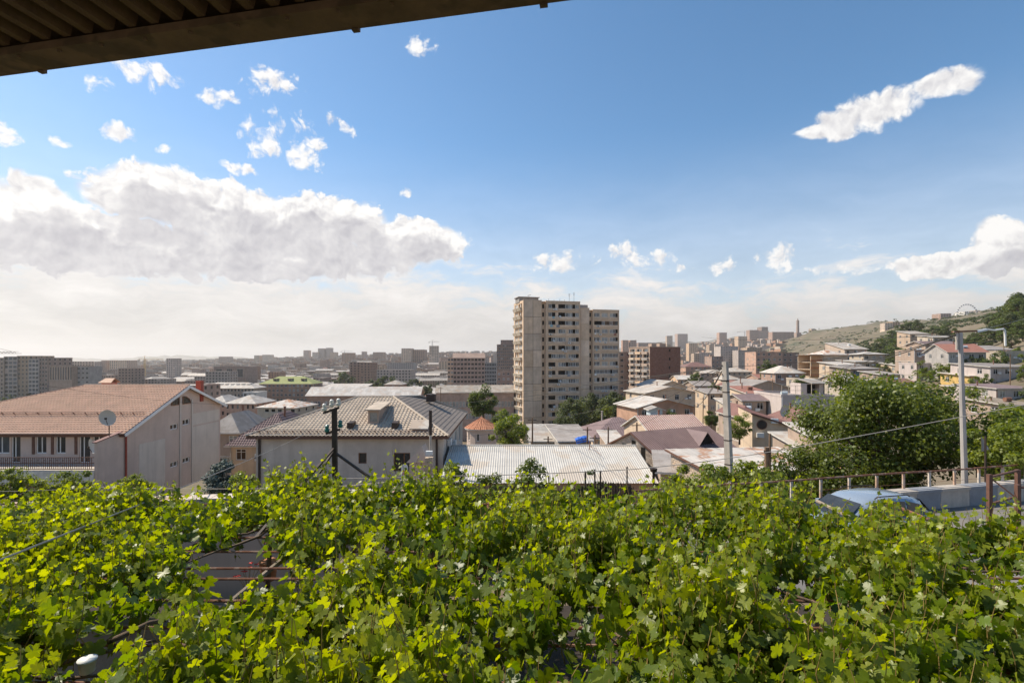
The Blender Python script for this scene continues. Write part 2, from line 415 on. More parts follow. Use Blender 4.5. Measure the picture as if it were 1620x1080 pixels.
# ------------------------------------------------------------------ terrain
TC = [-2500, -800, 0, 400, 700, 810, 1000, 1080, 1150, 1220, 1300, 1450, 1550, 1620, 1900, 2800]
TY = [0, 11, 14, 18, 22, 26, 36, 60, 100, 176, 330, 600, 900, 1500, 3000, 6000, 15000, 40000]
TH = {
 0:     [-5.4]*16, 11: [-5.4]*16,
 14:    [-7.5]*4+[-6.5, -5.6]+[-5.25]*10,
 18:    [-9]*4+[-8.5, -8.0, -6.5]+[-5.3]*9,
 22:    [-9.5]*4+[-9.5, -9.2, -8.5, -8, -7.6, -7.4, -7.0, -6.6, -6.2, -6.0, -5.4, -5.2],
 26:    [-10.2]*4+[-10.2, -10, -9.5, -9.5, -9.2, -9, -8.6, -8, -7.3, -6.6, -5.6, -5.2],
 36:    [-11.8]*4+[-11.8, -11.7, -11.5, -11.3, -11.0, -10.8, -10.5, -9.5, -8.5, -7.6, -5.8, -5],
 60:    [-15.5]*4+[-15.5, -15.5, -15, -14.8, -14.6, -14.3, -13.5, -12, -11, -10, -6, -3],
 100:   [-22]*4+[-22, -22, -21, -20.5, -19.8, -18.5, -16.5, -13, -11, -9.5, -2, 6],
 176:   [-29]*4+[-30, -30, -27.5, -25.5, -23, -20, -14, -6.5, -2, 3, 16, 26],
 330:   [-33]*4+[-33, -33, -31.5, -30, -28, -25, -18, 6, 20, 34, 60, 80],
 600:   [-38]*4+[-38, -38, -35, -33, -30, -24, -6, 38, 48, 58, 90, 110],
 900:   [-42, -42, -42, -41, -38, -36, -39, -36, -30, -18, 8, 58, 77, 86, 110, 130],
 1500:  [-48, -48, -46, -36, -16, -12, -20, -34, -14, 22, 82, 108, 128, 130, 130, 130],
 3000:  [-55, -55, -50, -14, 24, 30, 14, 60, 98, 120, 128, 150, 165, 170, 170, 170],
 6000:  [-62]*4+[-50, -40, -30, 0, 30, 60, 90, 120, 140, 150, 160, 160],
 15000: [-70]*16, 40000: [-70]*16}
TA = np.array([TH[y] for y in TY], float)
def terrain(x, y):
    x = np.asarray(x, float); y = np.asarray(y, float)
    yy = np.clip(y, 0, 39999); c = CX+F*x/np.maximum(y, 8.0)
    c = np.clip(c, TC[0], TC[-1]-1e-3)
    ci = np.clip(np.searchsorted(TC, c, 'right')-1, 0, len(TC)-2); ri = np.clip(np.searchsorted(TY, yy, 'right')-1, 0, len(TY)-2)
    tc_, ty_ = np.array(TC, float), np.array(TY, float)
    fc = (c-tc_[ci])/(tc_[ci+1]-tc_[ci]); fr = (yy-ty_[ri])/(ty_[ri+1]-ty_[ri])
    h = (TA[ri, ci]*(1-fc)+TA[ri, ci+1]*fc)*(1-fr)+(TA[ri+1, ci]*(1-fc)+TA[ri+1, ci+1]*fc)*fr
    amp = np.clip((y-80)/1500, 0, 1)*np.clip((c-900)/400, 0, 1)
    h = h+amp*(9*np.sin(x*.011+y*.007)+5*np.sin(x*.023-y*.017+2)+3*np.sin(x*.05+y*.043))
    return h
def th(x, y): return float(terrain(x, y))

def ground_mat():
    m = mat('ground_soil', (.20, .155, .10), .97, .2, .02, .3)
    nt = m.node_tree; L = nt.links; N = nt.nodes; bs = N['Principled BSDF']
    src = bs.inputs['Base Color'].links[0].from_socket
    t = N.new('ShaderNodeTexCoord')
    def nz(s):
        n = N.new('ShaderNodeTexNoise'); n.inputs['Scale'].default_value = s; n.inputs['Detail'].default_value = 7; n.inputs['Roughness'].default_value = .65
        L.new(t.outputs['Object'], n.inputs[0]); return n.outputs[0]
    def ramp(v, a, b, hi):
        n = N.new('ShaderNodeMapRange'); L.new(v, n.inputs[0]); n.inputs[1].default_value = a; n.inputs[2].default_value = b; n.inputs[4].default_value = hi; return n.outputs[0]
    def mx(f, a, c):
        n = N.new('ShaderNodeMix'); n.data_type = 'RGBA'; L.new(f, n.inputs[0]); L.new(a, n.inputs[6]); n.inputs[7].default_value = (*c, 1); return n.outputs[2]
    c = mx(ramp(nz(.035), .45, .6, .85), src, (.12, .108, .058))
    c = mx(ramp(nz(.012), .52, .62, .8), c, (.06, .068, .028))
    c = mx(ramp(nz(.25), .58, .7, .6), c, (.06, .07, .03))
    L.new(c, bs.inputs['Base Color']); return m
gm = ground_mat(); M['ground'] = gm
ys = [-60, -30, -10, 0, 4, 8, 11, 12.5, 14, 16, 18, 20, 22, 24, 26, 30, 36, 44, 52, 60]
y = 60
while y < 16000: y *= 1.045; ys.append(y)
cs = list(np.linspace(-2500, -800, 12))+list(np.linspace(-790, 2400, 150))+list(np.linspace(2420, 4200, 12))
gv, gf = [], []
for yy_ in ys:
    for c_ in cs:
        xx = (c_-CX)/F*max(yy_, 40.0); gv.append((xx, yy_, th(xx, yy_)))
nc = len(cs)
for i in range(len(ys)-1):
    for k in range(nc-1):
        p = i*nc+k; gf.append((p, p+1, p+nc+1, p+nc))
gme = bpy.data.meshes.new('ground'); gme.from_pydata(gv, [], gf); gme.materials.append(gm); gme.polygons.foreach_set('use_smooth', [True]*len(gf)); gme.update()
struct(link('ground', gme))

# distant mountain ridge across the plain
def ridge(name, Y, pts, depth):
    mb = MB(); rng = random.Random(5); prof = []
    for (p0, a), (p1, b) in zip(pts, pts[1:]):
        n = max(2, int((p1-p0)/9))
        for i in range(n):
            t = i/n; prof.append((p0+(p1-p0)*t, a+(b-a)*t+rng.uniform(-1.2, 1.2)))
    for (p0, a), (p1, b) in zip(prof, prof[1:]):
        f0, f1 = Vector((px2(p0, Y-depth), Y-depth, -88)), Vector((px2(p1, Y-depth), Y-depth, -88))
        t0, t1 = pt(p0, a, Y), pt(p1, b, Y); r0, r1 = Vector((t0.x, Y+depth, -88)), Vector((t1.x, Y+depth, -88))
        mb.face([f0, f1, t1, t0]); mb.face([t0, t1, r1, r0])
    struct(mb.build(name, 'ground'))
ridge('mountains', 6500, [(880, 562), (960, 552), (1010, 546), (1060, 540), (1110, 541), (1160, 533), (1205, 528), (1250, 531), (1290, 529), (1340, 528), (1400, 530), (1500, 529), (1600, 530), (1700, 538)], 1500)
ridge('hills', 9500, [(-500, 566), (-100, 565), (60, 566.5), (190, 567), (240, 563), (290, 562), (340, 564), (430, 567), (560, 566), (760, 560), (900, 563)], 900)

# ------------------------------------------------------------------ windows, roofs, buildings
WC = {}
def win_mesh(w, h, style, g, fr):
    k = (round(w, 2), round(h, 2), style, g, fr)
    if k in WC: return WC[k]
    w, h = k[0], k[1]; mb = MB(); t = .07 if w < 3 else .09; y0, y1 = .07, .14
    mb.box(0, y0, 0, t, y1, h); mb.box(w-t, y0, 0, w, y1, h); mb.box(t, y0, 0, w-t, y1, t); mb.box(t, y0, h-t, w-t, y1, h)
    n = {'single': 1, 'double': 2, 'triple': 3}.get(style, 1)
    for i in range(1, n): x = w*i/n; mb.box(x-t*.45, y0+.01, t, x+t*.45, y1-.01, h-t)
    mb.box(-.05, -.05, -.07, w+.05, .1, -.002, 2)
    if style == 'double': mb.box(t, y0+.015, h*.70, w-t, y1-.015, h*.70+t*.7)
    mb.face([(t*.5, .115, t*.5), (w-t*.5, .115, t*.5), (w-t*.5, .115, h-t*.5), (t*.5, .115, h-t*.5)], 1)
    WC[k] = mb.mesh('window', [fr, g, 'concrete']); return WC[k]
def pane_window(parent, loc, rz, w, h, cols, fr, g, opendoor=False):
    """Near window: frame with its pane as a part of its own."""
    t = .07; mb = MB(); y0, y1 = .05, .13
    mb.box(0, y0, 0, t, y1, h); mb.box(w-t, y0, 0, w, y1, h); mb.box(t, y0, 0, w-t, y1, t); mb.box(t, y0, h-t, w-t, y1, h)
    for c in cols: mb.box(w*c-t/2, y0+.01, t, w*c+t/2, y1-.01, h-t)
    o = mb.build('door' if opendoor else 'window', fr, parent, loc, rz) if False else mb.build('door' if opendoor else 'window', fr, parent, False, loc, rz)
    pb = MB()
    ed = [0, *cols, 1]
    for a, b in zip(ed, ed[1:]):
        pb = MB(); pb.box(w*a+t*.5, .085, t*.5, w*b-t*.5, .095, h-t*.5); pb.build('pane', g, o)
    return o
SIDES = {'F': ((0, 0), (1, 0)), 'R': ((1, 0), (0, 1)), 'B': ((1, 1), (-1, 0)), 'L': ((0, 1), (0, -1))}
def side_frame(k, w, d):
    o, u = SIDES[k]
    return Vector((o[0]*w, o[1]*d, 0)), Vector((u[0], u[1], 0)), (w if k in 'FB' else d)
def roof_part(parent, kind, w, d, z, rise, ov, m, pitch=0, amp=0, row=0, step=0, fascia='whitepaint', wallm=None):
    mb = MB(); X0, X1, Y0, Y1 = -ov, w+ov, -ov, d+ov
    e = z
    A, B, C_, D = (X0, Y0, e), (X1, Y0, e), (X1, Y1, e), (X0, Y1, e)
    kw = dict(pitch=pitch, amp=amp, row=row, step=step)
    if kind == 'hip':
        r = min(w, d)/2+ov
        if w >= d: p, q = (X0+r, (Y0+Y1)/2, e+rise), (X1-r, (Y0+Y1)/2, e+rise)
        else: p, q = ((X0+X1)/2, Y0+r, e+rise), ((X0+X1)/2, Y1-r, e+rise)
        if w >= d: mb.facet(A, B, p, q, **kw); mb.facet(B, C_, q, q, **kw); mb.facet(C_, D, q, p, **kw); mb.facet(D, A, p, p, **kw)
        else: mb.facet(A, B, p, p, **kw); mb.facet(B, C_, p, q, **kw); mb.facet(C_, D, q, q, **kw); mb.facet(D, A, q, p, **kw)
    elif kind == 'gable':      # ridge along x
        p, q = (X0, (Y0+Y1)/2, e+rise), (X1, (Y0+Y1)/2, e+rise)
        mb.facet(A, B, p, q, **kw); mb.facet(C_, D, q, p, **kw)
    elif kind == 'gabley':     # ridge along y, gable to the front
        p, q = ((X0+X1)/2, Y0, e+rise), ((X0+X1)/2, Y1, e+rise)
        mb.facet(B, C_, p, q, **kw); mb.facet(D, A, q, p, **kw)
    elif kind == 'shed':       # rises to the back
        mb.facet(A, B, (X0, Y1, e+rise), (X1, Y1, e+rise), **kw)
    elif kind == 'shedx':      # rises to the right
        mb.facet(D, A, (X1, Y1, e+rise), (X1, Y0, e+rise), **kw)
    o = mb.build('roof', m, parent)
    # underside board and fascia that give the roof its thickness
    fb = MB(); t = .14
    if kind in ('hip',):
        fb.box(X0+.01, Y0+.01, e-t, X1-.01, Y1-.01, e-.012)
    elif kind == 'gable':
        for s0, s1 in (((Y0, e), ((Y0+Y1)/2, e+rise)), ((Y1, e), ((Y0+Y1)/2, e+rise))):
            fb.hexa([(X0+.01, s0[0], s0[1]-t), (X1-.01, s0[0], s0[1]-t), (X1-.01, s1[0], s1[1]-t), (X0+.01, s1[0], s1[1]-t)], [(X0+.01, s0[0], s0[1]-.012), (X1-.01, s0[0], s0[1]-.012), (X1-.01, s1[0], s1[1]-.012), (X0+.01, s1[0], s1[1]-.012)])
    elif kind == 'gabley':
        for s0, s1 in (((X0, e), ((X0+X1)/2, e+rise)), ((X1, e), ((X0+X1)/2, e+rise))):
            fb.hexa([(s0[0], Y0+.01, s0[1]-t), (s0[0], Y1-.01, s0[1]-t), (s1[0], Y1-.01, s1[1]-t), (s1[0], Y0+.01, s1[1]-t)], [(s0[0], Y0+.01, s0[1]-.012), (s0[0], Y1-.01, s0[1]-.012), (s1[0], Y1-.01, s1[1]-.012), (s1[0], Y0+.01, s1[1]-.012)])
    elif kind == 'shed':
        fb.hexa([(X0+.01, Y0, e-t), (X1-.01, Y0, e-t), (X1-.01, Y1, e+rise-t), (X0+.01, Y1, e+rise-t)], [(X0+.01, Y0, e-.012), (X1-.01, Y0, e-.012), (X1-.01, Y1, e+rise-.012), (X0+.01, Y1, e+rise-.012)])
    elif kind == 'shedx':
        fb.hexa([(X0, Y0+.01, e-t), (X1, Y0+.01, e+rise-t), (X1, Y1-.01, e+rise-t), (X0, Y1-.01, e-t)], [(X0, Y0+.01, e-.012), (X1, Y0+.01, e+rise-.012), (X1, Y1-.01, e+rise-.012), (X0, Y1-.01, e-.012)])
    fb.build('fascia', fascia, o)
    return o
def building(name, label, cat, x, y, z0, rz, w, d, H, wall='tan', roof=('flat',), wins=None, fh=3.0, frame='white', parts=True, seed=1, group=None, base_off=0.0, rows=None, glasses=None, detail=False):
    """wins: {side: (columns, window width, window height, style)}"""
    rng = random.Random(seed); root = empty(name, label, cat, (x, y, z0), rz, group)
    mb = MB(); wins = wins or {}; placed = []
    for k in 'FRBL':
        o, u, ln = side_frame(k, w, d); holes = []
        if k in wins:
            n, ww, wh, style = wins[k]; nr = rows or max(1, int((H-.35)/fh)); gap = ln/n
            ww = min(ww, gap*.86)
            for r in range(nr):
                zt = H-.45-r*fh-base_off
                if zt-wh < .3: break
                for c in range(n):
                    if rng.random() < .03: continue
                    a = gap*(c+.5)-ww/2
                    holes.append((round(a, 3), round(zt-wh, 3), round(a+ww, 3), round(zt, 3)))
            placed += [(o, u, q, style) for q in holes]
        mb.wall(o, u, w if k in 'FB' else d, H, holes, .2, 0, None if parts else 1)
    kind = roof[0]
    if kind == 'flat':
        mb.box(.15, .15, H-.4, w-.15, d-.15, H-.25)
        for a in ((-.06, -.06, w+.06, .2), (-.06, d-.2, w+.06, d+.06), (-.06, .2, .2, d-.2), (w-.2, .2, w+.06, d-.2)):
            mb.box(a[0], a[1], H-.18, a[2], a[3], H+.22, 0)
    elif kind in ('gable', 'gabley', 'shed', 'shedx'):
        r = roof[1]-.12
        if kind == 'gable':
            for X in (0, w): mb.face([(X, 0, H), (X, d, H), (X, d/2, H+r)])
        elif kind == 'gabley':
            for Y in (0, d): mb.face([(0, Y, H), (w, Y, H), (w/2, Y, H+r)])
        elif kind == 'shed':
            for X in (0, w): mb.face([(X, 0, H), (X, d, H), (X, d, H+r)])
            mb.face([(0, d, H), (w, d, H), (w, d, H+r), (0, d, H+r)])
        else:
            for Y in (0, d): mb.face([(0, Y, H), (w, Y, H), (w, Y, H+r)])
            mb.face([(w, 0, H), (w, d, H), (w, d, H+r), (w, 0, H+r)])
    g0 = glasses or GL
    mb.build('wall', [wall, 'glass'], root)
    if parts:
        for o, u, q, style in placed:
            g = rng.choice(g0); me = win_mesh(q[2]-q[0], q[3]-q[1], style, g, frame)
            link('window', me, root, o+u*q[0]+Vector((0, 0, q[1])), math.atan2(u.y, u.x))
    if detail:
        zf = H-.45-fh-.15
        if zf > 1.5:
            bb = MB(); bb.box(-.04, -.045, zf-.12, w+.04, -.003, zf+.12); bb.box(-.045, -.003, zf-.12, -.003, d, zf+.12); bb.build('floor_band', 'concrete', root)
        for q in range(rng.randint(1, 3)):
            bb = MB(); x = rng.uniform(.2, max(.3, w-1.2)); z = H-rng.uniform(1.0, 2.6); bb.box(x, -.36, z, x+.8, -.02, z+.55); bb.build('air_conditioner', 'plastic', root)
        bb = MB(); x, yv = rng.uniform(w*.15, w*.85), rng.uniform(d*.3, d*.7); top = H+(roof[1] if kind != 'flat' else 0)+rng.uniform(.3, .9); bb.tube([(x, yv, H-.2), (x, yv, top)], .13, 7); bb.tube([(x, yv, top), (x, yv, top+.08)], .2, 7); bb.build('chimney', rng.choice(['rust', 'concrete', 'brick']), root)
        bb = MB(); bb.tube([(.12, -.08, H-.1), (.12, -.08, .2)], .05, 6); bb.build('downpipe', rng.choice(['rust', 'plastic', 'greywall']), root)
        if rng.random() < .45:
            bb = MB(); x, yv = rng.uniform(w*.2, w*.7), rng.uniform(d*.2, d*.5); zt = H+(roof[1]*.5 if kind != 'flat' else -.2); bb.tube([(x, yv, zt+.35), (x+1.1, yv, zt+.35)], .36, 10); bb.box(x+.1, yv-.25, zt-.3, x+.2, yv+.25, zt+.05); bb.box(x+.9, yv-.25, zt-.3, x+1.0, yv+.25, zt+.05); bb.build('water_tank', rng.choice(['plastic', 'rust', 'paleblue']), root)
    if kind == 'flat':
        if len(roof) > 1:
            rb = MB(); rb.box(.2, .2, H-.25, w-.2, d-.2, H-.2); rb.build('roof', roof[1], root)
    else:
        roof_part(root, kind, w, d, H, roof[1], roof[2], roof[3], *(roof[4:8] if len(roof) > 4 else ()))
    return root
HERO = []
def hb(name, label, pl, pr, ptop, Y, d=12, rz=0, cat='house', pb=None, **kw):
    """Building whose front spans two picture columns at a known distance; it stands on the terrain."""
    x0 = px2(pl, Y); c, s = math.cos(R(rz)), math.sin(R(rz))
    k = (pr-CX)/F
    w = (k*Y-x0)/(c-k*s)
    cor = [(x0, Y), (x0+c*w, Y+s*w), (x0-s*d, Y+c*d), (x0+c*w-s*d, Y+s*w+c*d)]
    z0 = min(th(*q) for q in cor)-.3
    if Y > 250: z0 -= .8
    H = pz(ptop, Y)-z0
    HERO.append((pl-2, pr+2, pb or ptop+14, Y))
    return building(name, label, cat, x0, Y, z0, R(rz), w, d, H, seed=int(pl*7+ptop), detail=Y < 240 and cat == 'house' and 50 < Y, **kw)

# ------------------------------------------------------------------ gabled house with orange tile roof
def orange_house():
    zb = -12.4
    t = empty('gabled_house', 'large pinkish stucco house with orange tile roof and balcony', 'house', (-31.5, 41, zb))
    E, RZ, RE, LX, yr, yb = 6.5, 9.75, 7.5, -22, 7.7, 13.6
    mb = MB()
    # front facade with openings (x measured from left end)
    ops = []
    for a, b, z0, z1 in ((-10.6, -9.25, 4.66, 6.2), (-9.1, -8.35, 3.9, 6.2), (-7.1, -6.25, 4.66, 6.25), (-5.5, -4.7, 4.66, 6.25), (-3.6, -2.7, 3.9, 6.2), (-2.5, -1.6, 4.66, 6.2),
                          (-9.5, -8.2, .5, 2.6), (-6.3, -4.6, .3, 2.6), (-3.4, -1.9, .3, 2.6), (-13.5, -12.2, 4.66, 6.2)):
        ops.append((a-LX, z0, b-LX, z1))
    mb.wall((LX, 0, 0), (1, 0, 0), -LX, E, ops, .25)
    # gable wall facing right; openings measured along y
    hs = []
    for y0, zc, h in ((5.6, 5.75, .5), (7.35, 5.95, .55), (5.6, 2.25, .5), (7.35, 2.3, .5)): hs.append((y0, zc, y0+1.05, zc+h))
    mb.wall((0, 0, 0), (0, 1, 0), yb, E, hs, .25)
    mb.face([(0, 0, E), (0, yb, E), (0, yb, RE-.1), (0, yr, RZ-.12)])
    mb.wall((0, yb, 0), (-1, 0, 0), -LX, RE-.1); mb.wall((LX, yb, 0), (0, -1, 0), yb, E)
    mb.build('wall', 'stucco_pink', t)
    for y0, y1, z0, z1 in ((1.7, 4.9, .2, 5.1), (8.9, 13.3, .2, 5.6), (8.9, 13.3, 5.75, 6.9)):
        p = MB(); p.box(.004, y0, z0, .02, y1, z1); p.build('plaster_panel', 'stucco_grey', t)
    for yc in (6.95, 8.72):
        p = MB(); p.box(0.004, yc-.09, .2, .09, yc+.09, 8.7 if yc < 8 else 8.3); p.build('pilaster', 'stucco_grey', t)
    for a, b in ((5.7, 6.75), (7.35, 8.5)):            # half-arched attic lights
        n = 8; fr = MB(); pn = MB(); r = b-a; z = 8.0
        right = a > 7
        arc = [(a+r*math.sin(i/n*math.pi/2) if False else (a+r*(1-math.cos(i/n*math.pi/2)) if not right else a+r*math.sin(i/n*math.pi/2)), z+r*.62*(math.sin(i/n*math.pi/2) if not right else math.cos(i/n*math.pi/2))) for i in range(n+1)]
        poly = arc+([(b, z)] if not right else [(a, z)])
        pn.face([(.03, q[0], q[1]) for q in poly])
        for p_, q_ in zip(poly, poly[1:]+poly[:1]):
            if (Vector(p_)-Vector(q_)).length > .01: fr.bar((.04, *p_), (.04, *q_), .06)
        o = fr.build('attic_window', 'doorwood', t); pn.build('pane', 'glass', o)
    for i, (a, z0, b, z1) in enumerate(ops):
        door = i in (1, 4)
        pane_window(t, (LX+a, .03, z0), 0, b-a, z1-z0, [.5] if not (door or i in (3,)) else [.38], 'white', random.Random(i).choice(['glass', 'glass_blue', 'glass']), door)
    for (y0, z0, y1, z1) in hs: pane_window(t, (-.03, y0, z0), R(90), y1-y0, z1-z0, [.5], 'white', 'glass')
    for a in (-7.4, -5.85, -3.95):                       # dark shutters folded beside the windows
        c = MB(); c.box(a, -.05, 4.6, a+.22, -.01, 6.25); c.build('shutter', 'brownsteel', t)
    # roof
    ov = .45; e0 = E-.18
    rb = MB(); A, B = (LX-ov, -ov, e0), (ov, -ov, e0); P1, P2 = (-9.7, yr, RZ), (ov, yr, RZ)
    C_, D = (ov, yb+ov, RE-.2), (LX-ov, yb+ov, RE-.2)
    rb.facet(A, B, P1, P2, .28, .035, .36, .05); rb.facet(C_, D, P2, P1); rb.facet(D, A, P1, P1, .28, .035, .36, .05)
    ro = rb.build('roof', 'tileorange', t)
    vb = MB()
    vb.bar((ov+.02, -ov, e0-.13), (ov+.02, yr, RZ-.13), .09, .24); vb.bar((ov+.02, yr, RZ-.13), (ov+.02, yb+ov, RE-.33), .09, .24)
    vb.build('verge_board', 'white', ro)
    g = MB(); g.tube([(LX-ov, -ov-.06, e0-.02), (ov, -ov-.06, e0-.02)], .08, 8); g.box(LX-ov, -ov, e0-.26, ov, -ov+.05, e0-.06); g.build('gutter', 'brownsteel', ro)
    sf = MB(); sf.face([(LX-ov, -ov+.03, e0-.22), (ov, -ov+.03, e0-.22), (ov, .0, e0-.1), (LX-ov, .0, e0-.1)]); sf.build('soffit', 'whitepaint', ro)
    rc = MB(); rc.tube([(-9.7, yr, RZ+.02), (ov, yr, RZ+.02)], .09, 8); rc.tube([(-9.7, yr, RZ+.02), (LX-ov, -ov, e0+.02)], .08, 6); rc.build('ridge_cap', 'tileorange', ro)
    sg = MB(); sl = (RZ-e0)/(yr+ov)
    yg = 2.2; zg = e0+sl*(yg+ov)
    for i in range(19):
        x = -.9-i*1.02; sg.bar((x, yg+.25, zg+.05), (x, yg-.05, zg+.34), .05)
    for dz in (.16, .32): sg.tube([(LX+2, yg-.02, zg+dz), (.2, yg-.02, zg+dz)], .022, 5)
    sg.build('snow_guard', 'brownsteel', ro)
    ch = MB(); cx, cyy = -8.0, 8.6; ch.box(cx-.45, cyy-.4, 8.9, cx+.45, cyy+.4, 10.05, 0)
    cho = ch.build('chimney', 'redpipe', t)
    hat = MB(); hat.face([(cx-.65, cyy-.6, 10.0), (cx+.65, cyy-.6, 10.0), (cx+.55, cyy, 10.42), (cx-.35, cyy, 10.42)]); hat.face([(cx+.65, cyy+.6, 10.0), (cx-.65, cyy+.6, 10.0), (cx-.35, cyy, 10.42), (cx+.55, cyy, 10.42)]); hat.box(cx-.6, cyy-.55, 9.96, cx+.6, cyy+.55, 10.0)
    hat.build('chimney_cap', 'tileorange', cho)
    ch = MB(); ch.box(-.4, 10.0, 8.0, .1, 10.5, 10.1); ch.build('chimney', 'redpipe', t)
    # balcony
    sb = MB(); sb.box(LX, -2.6, 3.62, -.22, -.003, 3.86); sb.build('balcony_floor', 'concrete', t)
    fb = MB(); fb.box(LX, -2.66, 2.8, -.22, -2.602, 3.8); fb.build('balcony_fascia', 'whitepaint', t)
    rl = MB()
    for z in (3.95, 4.42, 4.84): rl.box(LX, -2.58, z-.025, -.25, -2.53, z+.025)
    x = -21.9; i = 0
    while x < -.3:
        rl.box(x-.016, -2.57, 3.95, x+.016, -2.54, 4.84)
        if i % 3 == 0: rl.box(x, -2.575, 4.16, x+.16, -2.535, 4.2); rl.box(x, -2.575, 4.6, x+.16, -2.535, 4.64)
        x += .16; i += 1
    rl.build('balcony_railing', 'brownsteel', t)
    ww = MB(); ww.hexa([(-.22, -2.6, 0), (.002, -2.6, 0), (.002, -.004, 0), (-.22, -.004, 0)], [(-.22, -2.6, 5.95), (.002, -2.6, 5.95), (.002, -.004, 6.42), (-.22, -.004, 6.42)])
    ww.build('balcony_side_wall', 'stucco_pink', t)
    cp = MB(); cp.hexa([(-.3, -2.72, 5.955), (.06, -2.72, 5.955), (.06, -.005, 6.43), (-.3, -.005, 6.43)], [(-.3, -2.72, 6.03), (.06, -2.72, 6.03), (.06, -.005, 6.5), (-.3, -.005, 6.5)]); cp.build('wall_coping', 'maroon', t)
    dp = MB(); dp.tube([(.1, -.3, 6.25), (.1, .15, 6.0), (.1, .15, 1.9), (.1, .5, 1.45), (.1, 1.4, 1.1), (.1, 2.2, .9)], .075, 8); dp.build('downpipe', 'redpipe', t)
    cl = MB(); cl.tube([(LX, -3.3, 2.7), (-10, -3.3, 2.45), (0, -3.3, 2.3)], .012, 5)
    return t
orange_house()

def sat_dish(name, label, loc, r, rz, tilt, mast):
    t = empty(name, label, 'satellite dish', loc, rz)
    d = MB(); n, rings = 20, 5; 
    for k in range(rings):
        for i in range(n):
            a0, a1 = 2*math.pi*i/n, 2*math.pi*(i+1)/n; r0, r1 = r*k/rings, r*(k+1)/rings
            f = lambda q, a: (q*math.cos(a), -.25*q*q/r, q*math.sin(a)*1.06)
            pts = [f(r0, a0), f(r1, a0), f(r1, a1), f(r0, a1)] if k else [f(0, 0), f(r1, a0), f(r1, a1)]
            d.face(pts); d.face([(p[0], p[1]+.02, p[2]) for p in reversed(pts)])
    o = d.build('reflector', 'dish', t, True); o.rotation_euler = (R(tilt), 0, 0)
    a = MB(); a.tube([(0, -.22*r, -.9*r), (0, -.62*r, -.15*r)], .025, 6); a.box(-.07, -.72*r, -.22*r, .07, -.55*r, .02*r); a.build('feed_arm', 'darksteel', t)
    m = MB(); m.tube([(0, .08, 0), (0, .1, -.3), (0, .1, -mast)], .035, 6); m.build('mast', 'darksteel', t)
    return t
sat_dish('satellite_dish', 'round satellite dish on a mast before the orange tile roof', (-31.6, 39.6, -4.65), .6, R(12), 8, 1.6)
sat_dish('satellite_dish', 'satellite dish half hidden by the balcony side wall of orange-roofed house', (-32.15, 38.9, -6.75), .55, R(-30), 8, .9)

